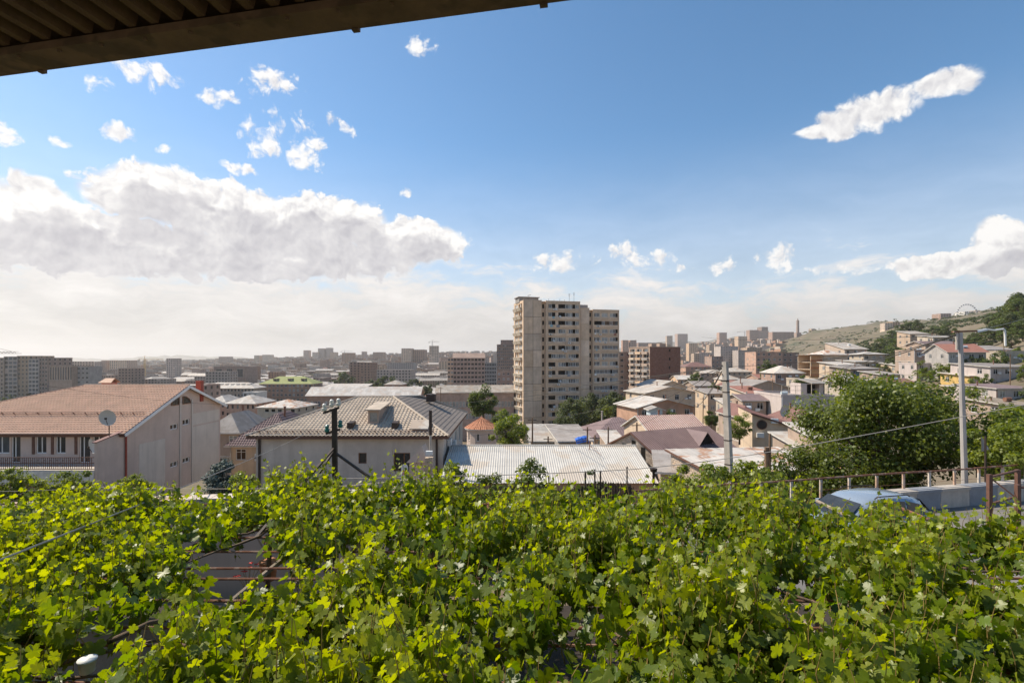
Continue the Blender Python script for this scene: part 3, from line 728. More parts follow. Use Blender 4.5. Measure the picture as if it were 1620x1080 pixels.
# ------------------------------------------------------------------ hip-roofed house
def hip_house():
    zb = -12.9; X0 = px2(405, 43)
    t = empty('hipped_house', 'grey stucco house under a hipped beige tile roof with a dormer', 'house', (X0, 43, zb))
    w, d, E = 15.9, 17.0, 6.35
    lx = lambda px: px2(px, 43)-X0
    lz = lambda py: pz(py, 43)-zb
    mb = MB()
    h1 = (lx(567), lz(733), lx(580), lz(716)); h2 = (lx(623), lz(745), lx(649), lz(716))
    mb.wall((0, 0, 0), (1, 0, 0), w, E, [h1, h2], .25)
    hr = [(2.6, 3.6, 3.8, 5.3), (9, 3.6, 10.4, 5.3), (13, 3.6, 14.4, 5.3)]
    mb.wall((w, 0, 0), (0, 1, 0), d, E, hr, .25); mb.wall((w, d, 0), (-1, 0, 0), w, E); mb.wall((0, d, 0), (0, -1, 0), d, E)
    mb.build('wall', 'stucco', t)
    pane_window(t, (h1[0], .03, h1[1]), 0, h1[2]-h1[0], h1[3]-h1[1], [], 'doorwood', 'glass')
    pane_window(t, (h2[0], .03, h2[1]), 0, h2[2]-h2[0], h2[3]-h2[1], [.62], 'doorwood', 'glass')
    for (a, z0, b, z1) in hr: pane_window(t, (w-.03, a, z0), R(90), b-a, z1-z0, [.5], 'white', 'glass')
    e = E; A, B, RR, RL = (-.6, -.6, e), (w+.55, -.6, e), (w+.55, d+.5, e), (-.6, d+.5, e)
    P1, P2, C_ = (6.6, 7, 9.05), (10.05, 7, 9.05), (11.7, 13.2, 8.65)
    rb = MB(); rb.facet(A, B, P1, P2, .33, .04, .4, .05); rb.facet(RL, A, P1, P1, .33, .04, .4, .05); rb.face([RR, RL, P1, C_])
    rb.face([P1, C_, P2]); ro = rb.build('roof', 'tilebeige', t)
    r2 = MB(); r2.facet(B, RR, P2, C_, .33, .03, .4, .03); r2.build('roof_slope', 'tiledull', ro)
    cap = MB()
    for p, q in ((A, P1), (P1, P2), (P2, B), (P2, C_), (C_, RR)): cap.tube([Vector(p)+Vector((0, 0, .04)), Vector(q)+Vector((0, 0, .04))], .1, 6)
    cap.build('ridge_cap', 'tilebeige', ro)
    fa = MB(); fa.box(-.55, -.58, e-.26, w+.5, -.52, e-.02); fa.box(w+.46, -.5, e-.26, w+.52, d+.4, e-.02); fa.box(-.55, -.5, e-.26, -.49, d+.4, e-.02)
    fa.box(-.5, -.51, e-.14, w+.45, d+.4, e-.08); fa.build('fascia', 'brownsteel', ro)
    sl = (9.05-e)/7.6; zr = lambda y: e+sl*(y+.6)
    sg = MB()
    for i in range(22):
        x = .4+i*.7; sg.bar((x, -.1, zr(-.1)+.05), (x, -.35, zr(-.35)+.34), .05)
    for dz in (.16, .33): sg.tube([(.2, -.32, zr(-.32)+dz), (15.2, -.32, zr(-.32)+dz)], .025, 5)
    sg.build('snow_guard', 'brownsteel', ro)
    # dormer
    x0, x1, y0 = 9.1, 10.05, 1.5; zf = zr(y0); zt = zf+1.2
    b = MB(); b.wall((x0, y0, zf-.1), (1, 0, 0), x1-x0, zt-zf+.1, [(.16, .3, .79, 1.1)], .12)
    yb_ = y0+(zt-zf)/sl
    b.face([(x0, y0, zf-.1), (x0, y0, zt), (x0, yb_, zt)]); b.face([(x1, y0, zf-.1), (x1, yb_, zt), (x1, y0, zt)])
    b.build('dormer_wall', 'brownwall', ro)
    b = MB(); b.hexa([(x0-.2, y0-.3, zt), (x1+.2, y0-.3, zt), (x1+.2, yb_+.2, zt+.35), (x0-.2, yb_+.2, zt+.35)], [(x0-.2, y0-.3, zt+.1), (x1+.2, y0-.3, zt+.1), (x1+.2, yb_+.2, zt+.45), (x0-.2, yb_+.2, zt+.45)]); b.build('dormer_roof', 'tilebeige', ro)
    b = MB(); b.box(x0+.15, y0+.05, zf+.2, x1-.15, y0+.09, zf+1.02); b.build('dormer_pane', 'glass_pale', ro)
    for x in (7.55, 11.4, ):
        v = MB(); y = .55; v.hexa([(x, y, zr(y)), (x+.5, y, zr(y)), (x+.5, y+.9, zr(y+.9)), (x, y+.9, zr(y+.9))], [(x, y, zr(y)+.55), (x+.5, y, zr(y)+.55), (x+.5, y+.9, zr(y)+.62), (x, y+.9, zr(y)+.62)]); v.build('roof_hatch', 'darksteel', ro)
    v = MB(); v.hexa([(13.0, .1, zr(.1)+.2), (14.6, .1, zr(.1)+.2), (14.6, 1.4, zr(1.4)+.35), (13.0, 1.4, zr(1.4)+.35)], [(13.0, .1, zr(.1)+.28), (14.6, .1, zr(.1)+.28), (14.6, 1.4, zr(1.4)+.43), (13.0, 1.4, zr(1.4)+.43)]); v.build('skylight_cover', 'metalroof', ro)
    v = MB(); v.box(12.6, 11.0, 8.2, 13.5, 12.2, 9.0); v.build('roof_hatch', 'darksteel', ro)
    for x in (.25, 15.3):
        p = MB(); p.box(x, -.16, 0, x+.16, -.03, E-.15); p.build('downpipe', 'darksteel', t)
    for y, z in ((2.4, 5.0), (2.4, 3.5), (6.2, 4.2)):
        a = MB(); a.box(w+.05, y, z, w+.38, y+.85, z+.62); a.box(w+.381, y+.1, z+.08, w+.39, y+.7, z+.54); a.build('air_conditioner', 'plastic', t)
hip_house()
t = empty('flue_pipe', 'thin dark metal flue standing before the hipped beige roof', 'flue', pt(681, 706, 40))
m = MB(); m.tube([(0, 0, -2), (0, 0, 2.35)], .09, 8); m.build('pipe', 'concrete', t)
m = MB(); m.tube([(0, 0, .9), (0, 0, 2.85)], .13, 8); m.build('flue_sleeve', 'darksteel', t)
# small porch gable and stone gate pillar in front of the hipped house
t = empty('porch_roof', 'small beige gabled porch roof beside a stone gate pillar', 'porch', pt(660, 760, 36))
m = MB(); m.hexa([(-.6, 0, 0), (.6, 0, 0), (.6, 1.2, 0), (-.6, 1.2, 0)], [(-.55, 0, 1.4), (.6, 0, 1.4), (.6, 1.2, 1.4), (-.55, 1.2, 1.4)]); m.build('wall', 'stucco_pink', t)
m = MB(); m.face([(-.75, -.15, 1.3), (.75, -.15, 1.3), (.35, -.05, 2.45)]); m.face([(.75, -.15, 1.3), (.75, 1.4, 1.3), (.35, 1.4, 2.45), (.35, -.05, 2.45)]); m.face([(-.75, 1.4, 1.3), (-.75, -.15, 1.3), (.35, -.05, 2.45), (.35, 1.4, 2.45)]); m.build('roof', 'stucco_pink', t)
t = empty('gate_pillar', 'pale stone gate pillar with a floodlight on its top', 'pillar', pt(679, 770, 35.5))
m = MB()
for i in range(7): m.box(-.26+.01*(i % 2), -.26, i*.3, .26-.01*(i % 2), .26, i*.3+.28)
m.build('shaft', 'stoneblock', t)
m = MB(); m.box(-.2, -.3, 2.3, .25, .0, 2.55); m.bar((0, -.1, 2.1), (0, -.1, 2.35), .05); m.build('floodlight', 'plastic', t)
t = empty('round_top_board', 'white round-topped notice board with red print below hipped house', 'sign', pt(640, 762, 30))
m = MB(); w = .2
pts = [(-w, 0, 0), (w, 0, 0)]+[(w*math.cos(a*math.pi/8), 0, .85+w*math.sin(a*math.pi/8)) for a in range(9)]
m.face(pts); m.face([(p[0], .04, p[2]) for p in reversed(pts)])
for p, q in zip(pts, pts[1:]+pts[:1]): m.face([p, q, (q[0], .04, q[2]), (p[0], .04, p[2])])
m.build('board', 'white', t)
m = MB()
for i in range(3): m.box(-.13, -.006, .42+.1*i, .13-.05*(i % 2), -.002, .47+.1*i)
m.build('print', 'red', t)

# ------------------------------------------------------------------ white corrugated shed
def shed():
    x0, x1 = px2(718, 46), px2(1000, 46); ze, zr = pz(764, 38.5), pz(704, 46)
    zb = -12.9
    t = empty('shed', 'long low shed with a white corrugated metal roof', 'shed', (x0, 38.5, zb))
    w = x1-x0; e, r = ze-zb, zr-zb
    m = MB(); m.wall((0, .5, 0), (1, 0, 0), w, e); m.wall((w, .5, 0), (0, 1, 0), 14, e-.1); m.wall((0, 14.5, 0), (0, -1, 0), 14, e-.1); m.wall((w, 14.5, 0), (-1, 0, 0), w, e)
    for X in (0, w): m.face([(X, .5, e-.1), (X, 14.5, e-.1), (X, 7.5, r-.1)])
    m.build('wall', 'brownwall', t)
    m = MB(); m.facet((-.3, 0, e), (w+.3, 0, e), (-.3, 7.5, r), (w+.3, 7.5, r), .19, .02); m.facet((w+.3, 15, e), (-.3, 15, e), (w+.3, 7.5, r), (-.3, 7.5, r))
    ro = m.build('roof', 'shedroof', t)
    m = MB(); m.bar((-.3, 7.5, r+.02), (w+.3, 7.5, r+.02), .3, .05); m.build('ridge_cap', 'shedroof', ro)
    m = MB(); m.tube([(12.2, 6.5, r-.3), (12.2, 6.5, r+.55)], .04, 6); m.tube([(12.2, 6.5, r+.1), (12.9, 4.6, r-.35)], .02, 5); m.tube([(12.2, 6.5, r+.1), (12.8, 6.2, r-.1)], .02, 5); m.build('vent_pipe', 'rust', ro)
shed()

# ------------------------------------------------------------------ the tall apartment tower
def tower():
    th_ = R(14); x0, y0 = px2(828, 176), 176.0; zb = th(8, 180)-1.5
    t = empty('apartment_tower', 'sixteen-storey tan concrete apartment tower with glazed loggias', 'apartment building', (x0, y0, zb), th_)
    def S(px):
        k = (px-CX)/F; return (k*y0-x0)/(math.cos(th_)-k*math.sin(th_))
    def Zt(py, s): return pz(py, y0+s*math.sin(th_))-zb
    rng = random.Random(11)
    s1, s2, s3, s4, s5, s6, s7 = S(857), S(863), S(917), S(933), S(938), S(980), 0
    H1, H2, H3 = Zt(475, 5), Zt(477, 14), Zt(490, 28)
    fl = 2.93; D = 13.4
    # floors counted from the top
    def rows(H, first, n): return [H-first-fl*i for i in range(n)]
    m = MB()
    # left end face with loggias
    hl = []
    for zt in rows(H1, .9, 16):
        if zt-1.55 > .5: hl += [(1.6, zt-1.45, 6.2, zt), (7.0, zt-1.45, 11.6, zt)]
    m.wall((0, D, 0), (0, -1, 0), D, H1, hl, 1.1, 0, 1)
    m.wall((0, 0, 0), (1, 0, 0), s1, H1)
    # slot
    sl = [(.35, zt-1.5, (s2-s1)-.35, zt) for zt in rows(H2, 1.0, 16) if zt-1.6 > .5]
    m.wall((s1, 0.5, 0), (1, 0, 0), s2-s1, H2, sl, .2, 0, 1); m.face([(s1, 0, 0), (s1, .5, 0), (s1, .5, H1), (s1, 0, H1)]); m.face([(s2, -.5, 0), (s2, .5, 0), (s2, .5, H2), (s2, -.5, H2)])
    b0, b1 = .9, (s3-s2)-.45
    hb_ = [(b0, zt-1.45, b1, zt) for zt in rows(H2, 1.0, 16) if zt-1.6 > .4]
    m.wall((s2, -.5, 0), (1, 0, 0), s3-s2, H2, hb_, .5, 0, 1); m.face([(s3, -.5, 0), (s3, .3, 0), (s3, .3, H2), (s3, -.5, H2)])
    m.wall((s3, .3, 0), (1, 0, 0), s4-s3, H3+.5)
    sl2 = [(.25, zt-1.5, (s5-s4)-.25, zt) for zt in rows(H3, 1.0, 15) if zt-1.6 > .5]
    m.wall((s4, 1.0, 0), (1, 0, 0), s5-s4, H3, sl2, .2, 0, 1); m.face([(s4, .3, 0), (s4, 1, 0), (s4, 1, H3+.5), (s4, .3, H3+.5)])
    c0, c1 = .6, (s6-s5)-.5
    hc = [(c0, zt-1.4, c1, zt) for zt in rows(H3, 1.1, 15) if zt-1.5 > .4]
    m.wall((s5, 0.2, 0), (1, 0, 0), s6-s5, H3, hc, .5, 0, 1); m.face([(s5, .2, 0), (s5, 1, 0), (s5, 1, H3), (s5, .2, H3)])
    m.wall((s6, .2, 0), (0, 1, 0), D, H3); m.wall((s6, D+.2, 0), (-1, 0, 0), s6-s3, H3); m.wall((s3, D, 0), (-1, 0, 0), s3, H1)
    m.face([(s3, .3, H3), (s3, D, H3), (s3, D, H1), (s3, .3, H1)])
    m.face([(0, 0, H1-.3), (s1, 0, H1-.3), (s1, D, H1-.3), (0, D, H1-.3)]); m.face([(s1, -.5, H2-.3), (s3, -.5, H2-.3), (s3, D, H2-.3), (s1, D, H2-.3)]); m.face([(s3, .2, H3-.3), (s6, .2, H3-.3), (s6, D, H3-.3), (s3, D, H3-.3)])
    m.build('wall', ['tan', 'dark'], t)
    # parapet copings
    for a, b, y, H in ((0, s1, 0, H1), (s2, s3, -.5, H2), (s3, s4, .3, H3+.5), (s5, s6, .2, H3)):
        p = MB(); p.box(a-.05, y-.08, H, b+.05, y+.3, H+.15); p.build('coping', 'tan_panel', t)
    # panels of the blind wall, with joints between them
    hgt = fl*2
    z = H1
    i = 0
    while z > 1:
        lo = max(z-hgt+.09, .3)
        for a, b in ((.12, s1*.52-.05), (s1*.52+.05, s1-.08)):
            p = MB(); p.box(a, -.06, lo, b, -.003, z-.02); p.build('panel', 'tan_panel', t)
        p = MB(); p.box(s3+.5, .24, lo-2, s4-.1, .297, min(z-2.1, H3)); p.build('panel', 'tan_panel', t)
        j = MB(); j.box(.1, -.03, lo-.1, s1-.05, -.002, lo-.005); j.build('panel_joint', 'darksteel', t)
        z -= hgt; i += 1
    j = MB(); j.box(s1*.52-.045, -.03, .4, s1*.52+.045, -.0015, H1-.2); j.build('panel_joint', 'darksteel', t)
    # glazing strips: each storey has its own mix of panes, frames and open bays
    def strip(w, h, seed):
        r = random.Random(seed); b = MB(); n = 9; style = r.random(); xs = [w*k/n for k in range(n+1)]
        tone = r.choice([0, 0, 1, 2])
        for k in range(n):
            if k in (0, 1, 2) and style < .3: g = 4
            elif r.random() < .16: g = 4
            else: g = {0: r.choice([1, 2, 3, 3]), 1: r.choice([1, 2, 5]), 2: r.choice([5, 5, 1])}[tone]
            if k in (2, 5) and r.random() < .6:
                b.box(xs[k]+.1, .1, 0, xs[k+1]-.1, .3, h, 6); continue
            if g == 4: continue
            b.box(xs[k]+.05, .2, .0, xs[k+1]-.05, .23, h-.04, g)
            if tone != 2 or r.random() < .4:
                for xx in (xs[k]+.02, (xs[k]+xs[k+1])/2, xs[k+1]-.02): b.box(xx-.045, .15, 0, xx+.045, .26, h)
                b.box(xs[k]+.05, .15, h-.08, xs[k+1]-.05, .26, h-.01); b.box(xs[k]+.05, .15, .01, xs[k+1]-.05, .26, .07)
        b.box(0, .12, -.03, w, .32, .02)
        return b.mesh('window', ['white', 'glass', 'glass_blue', 'glass_pale', 'dark', 'glass_brown', 'tan_panel'])
    SB = [strip(b1-b0, 1.45, k) for k in range(8)]; SC = [strip(c1-c0, 1.4, 20+k) for k in range(8)]; SLm = [strip(4.6, 1.45, 40+k) for k in range(4)]
    for q in hb_:
        link('window', rng.choice(SB), t, (s2+b0, -.5, q[1]))
        p = MB(); p.box(s2+b0-.1, -.66, q[1]-.95, s2+b1+.1, -.503, q[1]-.02); p.build('parapet', 'tan_panel', t)
    for q in hc:
        link('window', rng.choice(SC), t, (s5+c0, .2, q[1]))
        p = MB(); p.box(s5+c0-.1, .06, q[1]-.9, s5+c1+.1, .197, q[1]-.02); p.build('parapet', 'tan_panel', t)
    for q in hl:
        yy = D-q[0]
        link('window', rng.choice(SLm), t, (0, yy, q[1]), R(-90))
        p = MB(); p.hexa([(-.55, yy-4.7, q[1]-1.15), (-.003, yy-4.7, q[1]-1.15), (-.003, yy+.1, q[1]-1.15), (-.55, yy+.1, q[1]-1.15)], [(-.95, yy-4.7, q[1]-.05), (-.003, yy-4.7, q[1]-.05), (-.003, yy+.1, q[1]-.05), (-.95, yy+.1, q[1]-.05)]); p.build('balcony_parapet', 'cream', t)
    ac = MB(); ac.box(0, -.42, 0, .85, 0, .6); ac.face([(.1, -.425, .08), (.6, -.425, .08), (.6, -.425, .52), (.1, -.425, .52)], 1); acm = ac.mesh('air_conditioner', ['plastic', 'greywall'])
    for k in range(26):
        q = rng.choice(hb_) if k % 2 else rng.choice(hc); xx = (s2+b0 if k % 2 else s5+c0)+rng.random()*8.4; link('air_conditioner', acm, t, (xx, -.68 if k % 2 else .05, q[1]-.85))
    dn = MB(); dn.lathe((0, 0, 0), [(0, .5), (.03, .5), (.1, .3)], 12); dme = dn.mesh('satellite_dish', 'dish')
    for k in range(9):
        q = rng.choice(hb_+hc); o = link('satellite_dish', dme, t, ((s2+b0 if q in hb_ else s5+c0)+rng.random()*8.4, -.8 if q in hb_ else -.1, q[1]+rng.uniform(-.3, .6))); o.rotation_euler = (R(70), 0, R(rng.uniform(-30, 30)))
    for k in range(14):                                   # washing and sheets hung over the parapets
        q = rng.choice(hb_+hc); x = (s2+b0 if q in hb_ else s5+c0)+rng.random()*8; y = -.69 if q in hb_ else .03
        p = MB(); w_ = rng.uniform(.5, 1.4); p.box(x, y, q[1]-rng.uniform(.5, .9), x+w_, y+.03, q[1]); p.build('washing', rng.choice(['white', 'teal', 'curtain', 'redroof', 'bluegrey']), t)
    # roof plant
    p = MB(); p.box(-1.0+.8, 5, H1-.3, 7.0, 10.5, H1+1.5); p.build('lift_room', 'greywall', t)
    p = MB(); p.box(-.6, 4.6, H1+1.5, 7.4, 10.9, H1+1.72); p.build('lift_room_roof', 'slate', t)
    p = MB(); p.box(s3-1.5, 3, H3, s4+.5, 8, H3+2.0); p.build('stair_room', 'greywall', t)
    for s, h in ((s2+2, 1.2), (s2+4, .9), (s2+6.2, 1.3), (s2+8, 1.0), (s3-3, 3.2), (s3-1.2, 3.6), (6, 1.0), (s2+1, .8)):
        p = MB(); p.tube([(s, 2.5, H2-.3), (s, 2.5, H2+h)], .05, 5)
        if h > 2:
            for j in range(4): p.bar((s-.5+.08*j, 2.5, H2+h-.3*j), (s+.5-.08*j, 2.5, H2+h-.3*j), .04)
        p.build('antenna', 'darksteel', t)
    p = MB(); p.tube([(4, 7, H1+1.7), (4, 7, H1+2.6)], .06, 5); p.bar((3.4, 7, H1+2.4), (4.8, 7, H1+2.8), .1); p.build('antenna', 'darksteel', t)
    HERO.append((808, 984, 700, 176))
tower()

# ------------------------------------------------------------------ nine-storey block with blind brick end
def nine():
    a = R(18); x0, y0 = px2(1028, 247), 247.0; zb = th(x0, 255)-1.5
    t = empty('apartment_block', 'nine-storey brown apartment block with blind brick end wall', 'apartment building', (x0, y0, zb), a)
    H = pz(549, 247)-zb; w, d = 17.6, 19.0; fl = 2.95; rng = random.Random(4)
    m = MB()
    hl = []
    for i in range(9):
        zt = H-.7-i*fl
        for c in range(3): hl.append((1.0+c*6.1, zt-1.5, 1.0+c*6.1+4.6, zt))
    m.wall((0, 0, 0), (1, 0, 0), w, H, [(w*.62, H-2.2-i*fl*1.45, w*.62+.9, H-.8-i*fl*1.45) for i in range(5)], .25, 0, 1)
    m.wall((w, 0, 0), (0, 1, 0), d, H); m.wall((w, d, 0), (-1, 0, 0), w, H)
    m.box(.2, .2, H-.4, w-.2, d-.2, H-.2); m.build('wall', ['brick', 'dark'], t)
    m = MB(); m.wall((0, d, 0), (0, -1, 0), d, H, hl, .9, 0, 1); m.build('front_wall', ['brownwall', 'dark'], t)
    def strip(seed):
        r = random.Random(seed); b = MB(); w_ = 4.6; n = 4
        for k in range(n):
            if r.random() < .3: continue
            b.box(w_*k/n+.05, .25, 0, w_*(k+1)/n-.05, .28, 1.45, r.choice([1, 2, 3]))
            b.box(w_*k/n-.05, .2, 0, w_*k/n+.06, .32, 1.5); b.box(w_*k/n, .2, 1.38, w_*(k+1)/n, .32, 1.46)
        b.box(-.06, .18, -.03, w_+.06, .34, .02)
        return b.mesh('window', ['white', 'glass', 'glass_blue', 'glass_pale'])
    ST = [strip(i) for i in range(6)]
    for q in hl:
        yy = d-q[0]; link('window', rng.choice(ST), t, (0, yy, q[1]), R(-90))
        p = MB(); p.box(-1.0, yy-4.7, q[1]-.95, -.003, yy+.1, q[1]-.12); p.build('balcony_parapet', rng.choice(['cream', 'brownwall', 'greywall', 'cityA']), t)
        p = MB(); p.box(-1.1, yy-4.9, q[1]-1.15, -.003, yy+.2, q[1]-.96); p.build('balcony_floor', 'concrete', t)
    p = MB(); p.box(-.2, -.2, H, w+.2, d+.2, H+.35); p.build('coping', 'brownwall', t)
    for x, y, s in ((3, 3, 2), (9, 5, 2.6), (14, 6, 1.6)):
        p = MB(); p.box(x, y, H+.3, x+s*1.4, y+3, H+1.2+s*.3); p.build('roof_vent', rng.choice(['brownwall', 'cream']), t)
    HERO.append((978, 1080, 640, 247))
    # its lower wing set back towards the tower
    hb('apartment_block', 'lower wing of brown apartment block beside the tan tower', 979, 999, 557, 268, d=14, rz=18, cat='apartment building', wall='brownwall', wins={'F': (2, 1.8, 1.5, 'double'), 'L': (4, 1.8, 1.5, 'double')}, pb=640)
nine()

# ------------------------------------------------------------------ foliage
def leaf_mat(name, c0, c1, trans=.35, rough=.5, pale=1.25):
    """Leaf: reflects, lets light through; colour runs from c0 to c1 with the leaf's own tint."""
    m = bpy.data.materials.new(name); m.use_nodes = True; nt = m.node_tree; L = nt.links; N = nt.nodes
    bs = N['Principled BSDF']; out = N['Material Output']
    at = N.new('ShaderNodeAttribute'); at.attribute_name = 'tint'
    mx = N.new('ShaderNodeMix'); mx.data_type = 'RGBA'; L.new(at.outputs['Fac'], mx.inputs[0]); mx.inputs[6].default_value = (*c0, 1); mx.inputs[7].default_value = (*c1, 1)
    tcn = N.new('ShaderNodeTexCoord'); nz = N.new('ShaderNodeTexNoise'); nz.inputs['Scale'].default_value = 9; nz.inputs['Detail'].default_value = 3; L.new(tcn.outputs['Object'], nz.inputs[0])
    mr = N.new('ShaderNodeMapRange'); L.new(nz.outputs[0], mr.inputs[0]); mr.inputs[3].default_value = .78; mr.inputs[4].default_value = 1.22
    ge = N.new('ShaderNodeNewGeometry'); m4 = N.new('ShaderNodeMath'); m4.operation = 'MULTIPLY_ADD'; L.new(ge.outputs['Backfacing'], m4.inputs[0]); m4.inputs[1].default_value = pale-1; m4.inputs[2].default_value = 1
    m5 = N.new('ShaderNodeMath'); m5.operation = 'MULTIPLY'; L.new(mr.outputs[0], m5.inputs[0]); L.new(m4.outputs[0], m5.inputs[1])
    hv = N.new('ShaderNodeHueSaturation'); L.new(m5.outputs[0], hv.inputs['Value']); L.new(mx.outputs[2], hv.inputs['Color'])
    L.new(hv.outputs[0], bs.inputs['Base Color']); bs.inputs['Roughness'].default_value = rough; bs.inputs['Specular IOR Level'].default_value = .45
    tr = N.new('ShaderNodeBsdfTranslucent'); h2 = N.new('ShaderNodeHueSaturation'); h2.inputs['Hue'].default_value = .485; h2.inputs['Saturation'].default_value = 1.15; h2.inputs['Value'].default_value = 1.9
    L.new(hv.outputs[0], h2.inputs['Color']); L.new(h2.outputs[0], tr.inputs['Color'])
    ms = N.new('ShaderNodeMixShader'); ms.inputs[0].default_value = trans
    L.new(bs.outputs[0], ms.inputs[1]); L.new(tr.outputs[0], ms.inputs[2]); L.new(ms.outputs[0], out.inputs['Surface'])
    M[name] = m
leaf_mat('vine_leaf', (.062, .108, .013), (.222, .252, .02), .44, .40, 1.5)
leaf_mat('walnut_leaf', (.045, .074, .013), (.14, .168, .027), .38, .45)
leaf_mat('dark_leaf', (.035, .052, .015), (.085, .105, .025), .28, .6)
leaf_mat('mid_leaf', (.045, .075, .016), (.12, .15, .028), .32, .5)
leaf_mat('light_leaf', (.08, .12, .02), (.19, .22, .03), .38, .5)
leaf_mat('blue_needle', (.05, .075, .065), (.11, .14, .12), .1, .7)
leaf_mat('far_leaf', (.035, .052, .016), (.075, .095, .028), .2, .7)

def np_mesh(name, V, Fa, tint, m, smooth=False):
    """V (n,3); Fa (k, 3 or 4) indices; tint per vertex."""
    me = bpy.data.meshes.new(name); V = np.ascontiguousarray(V, np.float32); k = Fa.shape[1]
    me.vertices.add(len(V)); me.vertices.foreach_set('co', V.ravel())
    me.loops.add(Fa.size); me.loops.foreach_set('vertex_index', Fa.ravel().astype(np.int32))
    me.polygons.add(len(Fa)); me.polygons.foreach_set('loop_start', np.arange(0, Fa.size, k, dtype=np.int32)); me.polygons.foreach_set('loop_total', np.full(len(Fa), k, np.int32))
    me.materials.append(M[m]); me.update(calc_edges=True)
    a = me.attributes.new('tint', 'FLOAT', 'POINT'); a.data.foreach_set('value', np.ascontiguousarray(tint, np.float32))
    return me
def unit(a): return a/np.maximum(np.linalg.norm(a, axis=-1, keepdims=True), 1e-9)
def scatter_leaves(C, Nrm, tip, size, tint, TV, TF):
    """Place the leaf template (x across, y along tip, z normal) at every centre."""
    n = len(C); Z = unit(Nrm); Yv = unit(tip-Z*np.sum(tip*Z, 1, keepdims=True)); X = np.cross(Yv, Z)
    V = C[:, None]+size[:, None, None]*(TV[None, :, 0:1]*X[:, None]+TV[None, :, 1:2]*Yv[:, None]+TV[None, :, 2:3]*Z[:, None])
    Fq = (TF[None]+(np.arange(n)*len(TV))[:, None, None]).reshape(-1, TF.shape[1])
    return V.reshape(-1, 3), Fq, np.repeat(tint, len(TV))
DIA_V = np.array([(0, -.5, 0), (.32, -.05, .08), (0, .5, -.03), (-.32, -.05, .08)]); DIA_F = np.array([(0, 1, 2, 3)])
SUNV = np.array(sun_vec)
def crown(rg, n, clumps, spread, leaf, tintb=.0, droop=.3):
    """Leaves gathered round clump centres; clumps: array (k,4) x,y,z,radius."""
    k = rg.integers(0, len(clumps), n); c = clumps[k]
    dr = unit(rg.normal(size=(n, 3))); rad = c[:, 3]*np.power(rg.random(n), .42)*spread
    Cn = c[:, :3]+dr*rad[:, None]*np.array([1, 1, .8])
    nr = unit(dr*.7+np.array([0, 0, .55])+rg.normal(size=(n, 3))*.55)
    tip = dr+np.array([0, 0, -droop])+rg.normal(size=(n, 3))*.7
    ct = rg.random(len(clumps))[k]*.5
    return scatter_leaves(Cn, nr, tip, leaf*(.65+.7*rg.random(n)), np.clip(ct+rg.random(n)*.6+tintb, 0, 1), DIA_V, DIA_F)
def tree_mesh(seed, h, rx, ry, trunk_h, nclump, nleaf, leaf, m, tr=.12, shape='round', bot=.25):
    rg = np.random.default_rng(seed); rd = random.Random(seed)
    cl = []; mb = MB(); cz = h*(bot+1)/2; rz = h*(1-bot)/2
    fork = Vector((rd.uniform(-.1, .1), rd.uniform(-.1, .1), trunk_h))
    mb.tube([(0, 0, -.6), (0, 0, trunk_h*.5), fork], [tr*1.25, tr, tr*.85], 7)
    for i in range(nclump):
        while True:
            p = np.array([rd.uniform(-1, 1), rd.uniform(-1, 1), rd.uniform(-1, 1)])
            q = np.linalg.norm(p)
            if .35 < q < 1: break
        if shape == 'cone':
            t = rd.random(); ra = (1-t)*.9+.06; a = rd.uniform(0, 6.28); p = np.array([ra*math.cos(a)*.75, ra*math.sin(a)*.75, t*2-1]); cr = .28*(1-t)+.12
        else: cr = rd.uniform(.16, .40); p = p*rd.uniform(.85, 1.2)
        c = (p[0]*rx*.82, p[1]*ry*.82, cz+p[2]*rz*.85, cr*(rx+ry+rz)/3)
        cl.append(c)
        if i < 26 and shape != 'cone':
            e = Vector(c[:3]); mid = fork.lerp(e, .5)+Vector((rd.uniform(-.1, .1)*rx, rd.uniform(-.1, .1)*rx, .06*h))
            mb.tube([fork-Vector((0, 0, trunk_h*.15)), mid, e], [tr*.5, tr*.28, tr*.08], 5)
    if shape == 'cone': mb.tube([(0, 0, trunk_h*.8), (0, 0, h*.97)], [tr*.8, .02], 6)
    V, Fq, tt = crown(rg, nleaf, np.array(cl), 1.0, leaf)
    return mb.mesh('trunk', 'bark', True), np_mesh('crown', V, Fq, tt, m)
def tree(name, label, x, y, z, meshes, s=1.0, rz=0.0, group=None, cat='tree'):
    t = empty(name, label, cat, (x, y, z), rz, group); t.scale = (s, s, s)
    link('trunk', meshes[0], t); link('crown', meshes[1], t); return t

# the big walnut tree below the road and the other trees close by
g = tree_mesh(3, 8.1, 4.6, 3.2, 2.2, 90, 42000, .165, 'walnut_leaf', .2, bot=.12)
tree('walnut_tree', 'big bushy dark green tree behind the roadside fence', px2(1425, 24), 25.2, -8.6, g)
g2 = tree_mesh(8, 5.2, 2.1, 1.8, 1.2, 26, 8000, .16, 'walnut_leaf', .12, bot=.1)
tree('bushy_tree', 'lower leafy tree leaning over the rusted metal roof edge', px2(1310, 24), 24.8, -9.1, g2)
g = tree_mesh(12, 3.6, 1.3, 1.1, 1.0, 20, 2600, .16, 'mid_leaf', .07, bot=.15)
g_b = tree_mesh(14, 4.2, 1.6, 1.1, 1.1, 22, 3000, .16, 'mid_leaf', .07, bot=.15)
tree('fruit_tree', 'leafy fruit tree left of the others before the white shed', px2(725, 21), 21, pz(842, 21), g, .9)
tree('fruit_tree', 'tallest fruit tree in the middle before the white shed roof', px2(838, 21), 21, pz(846, 21), g_b, .82, 2)
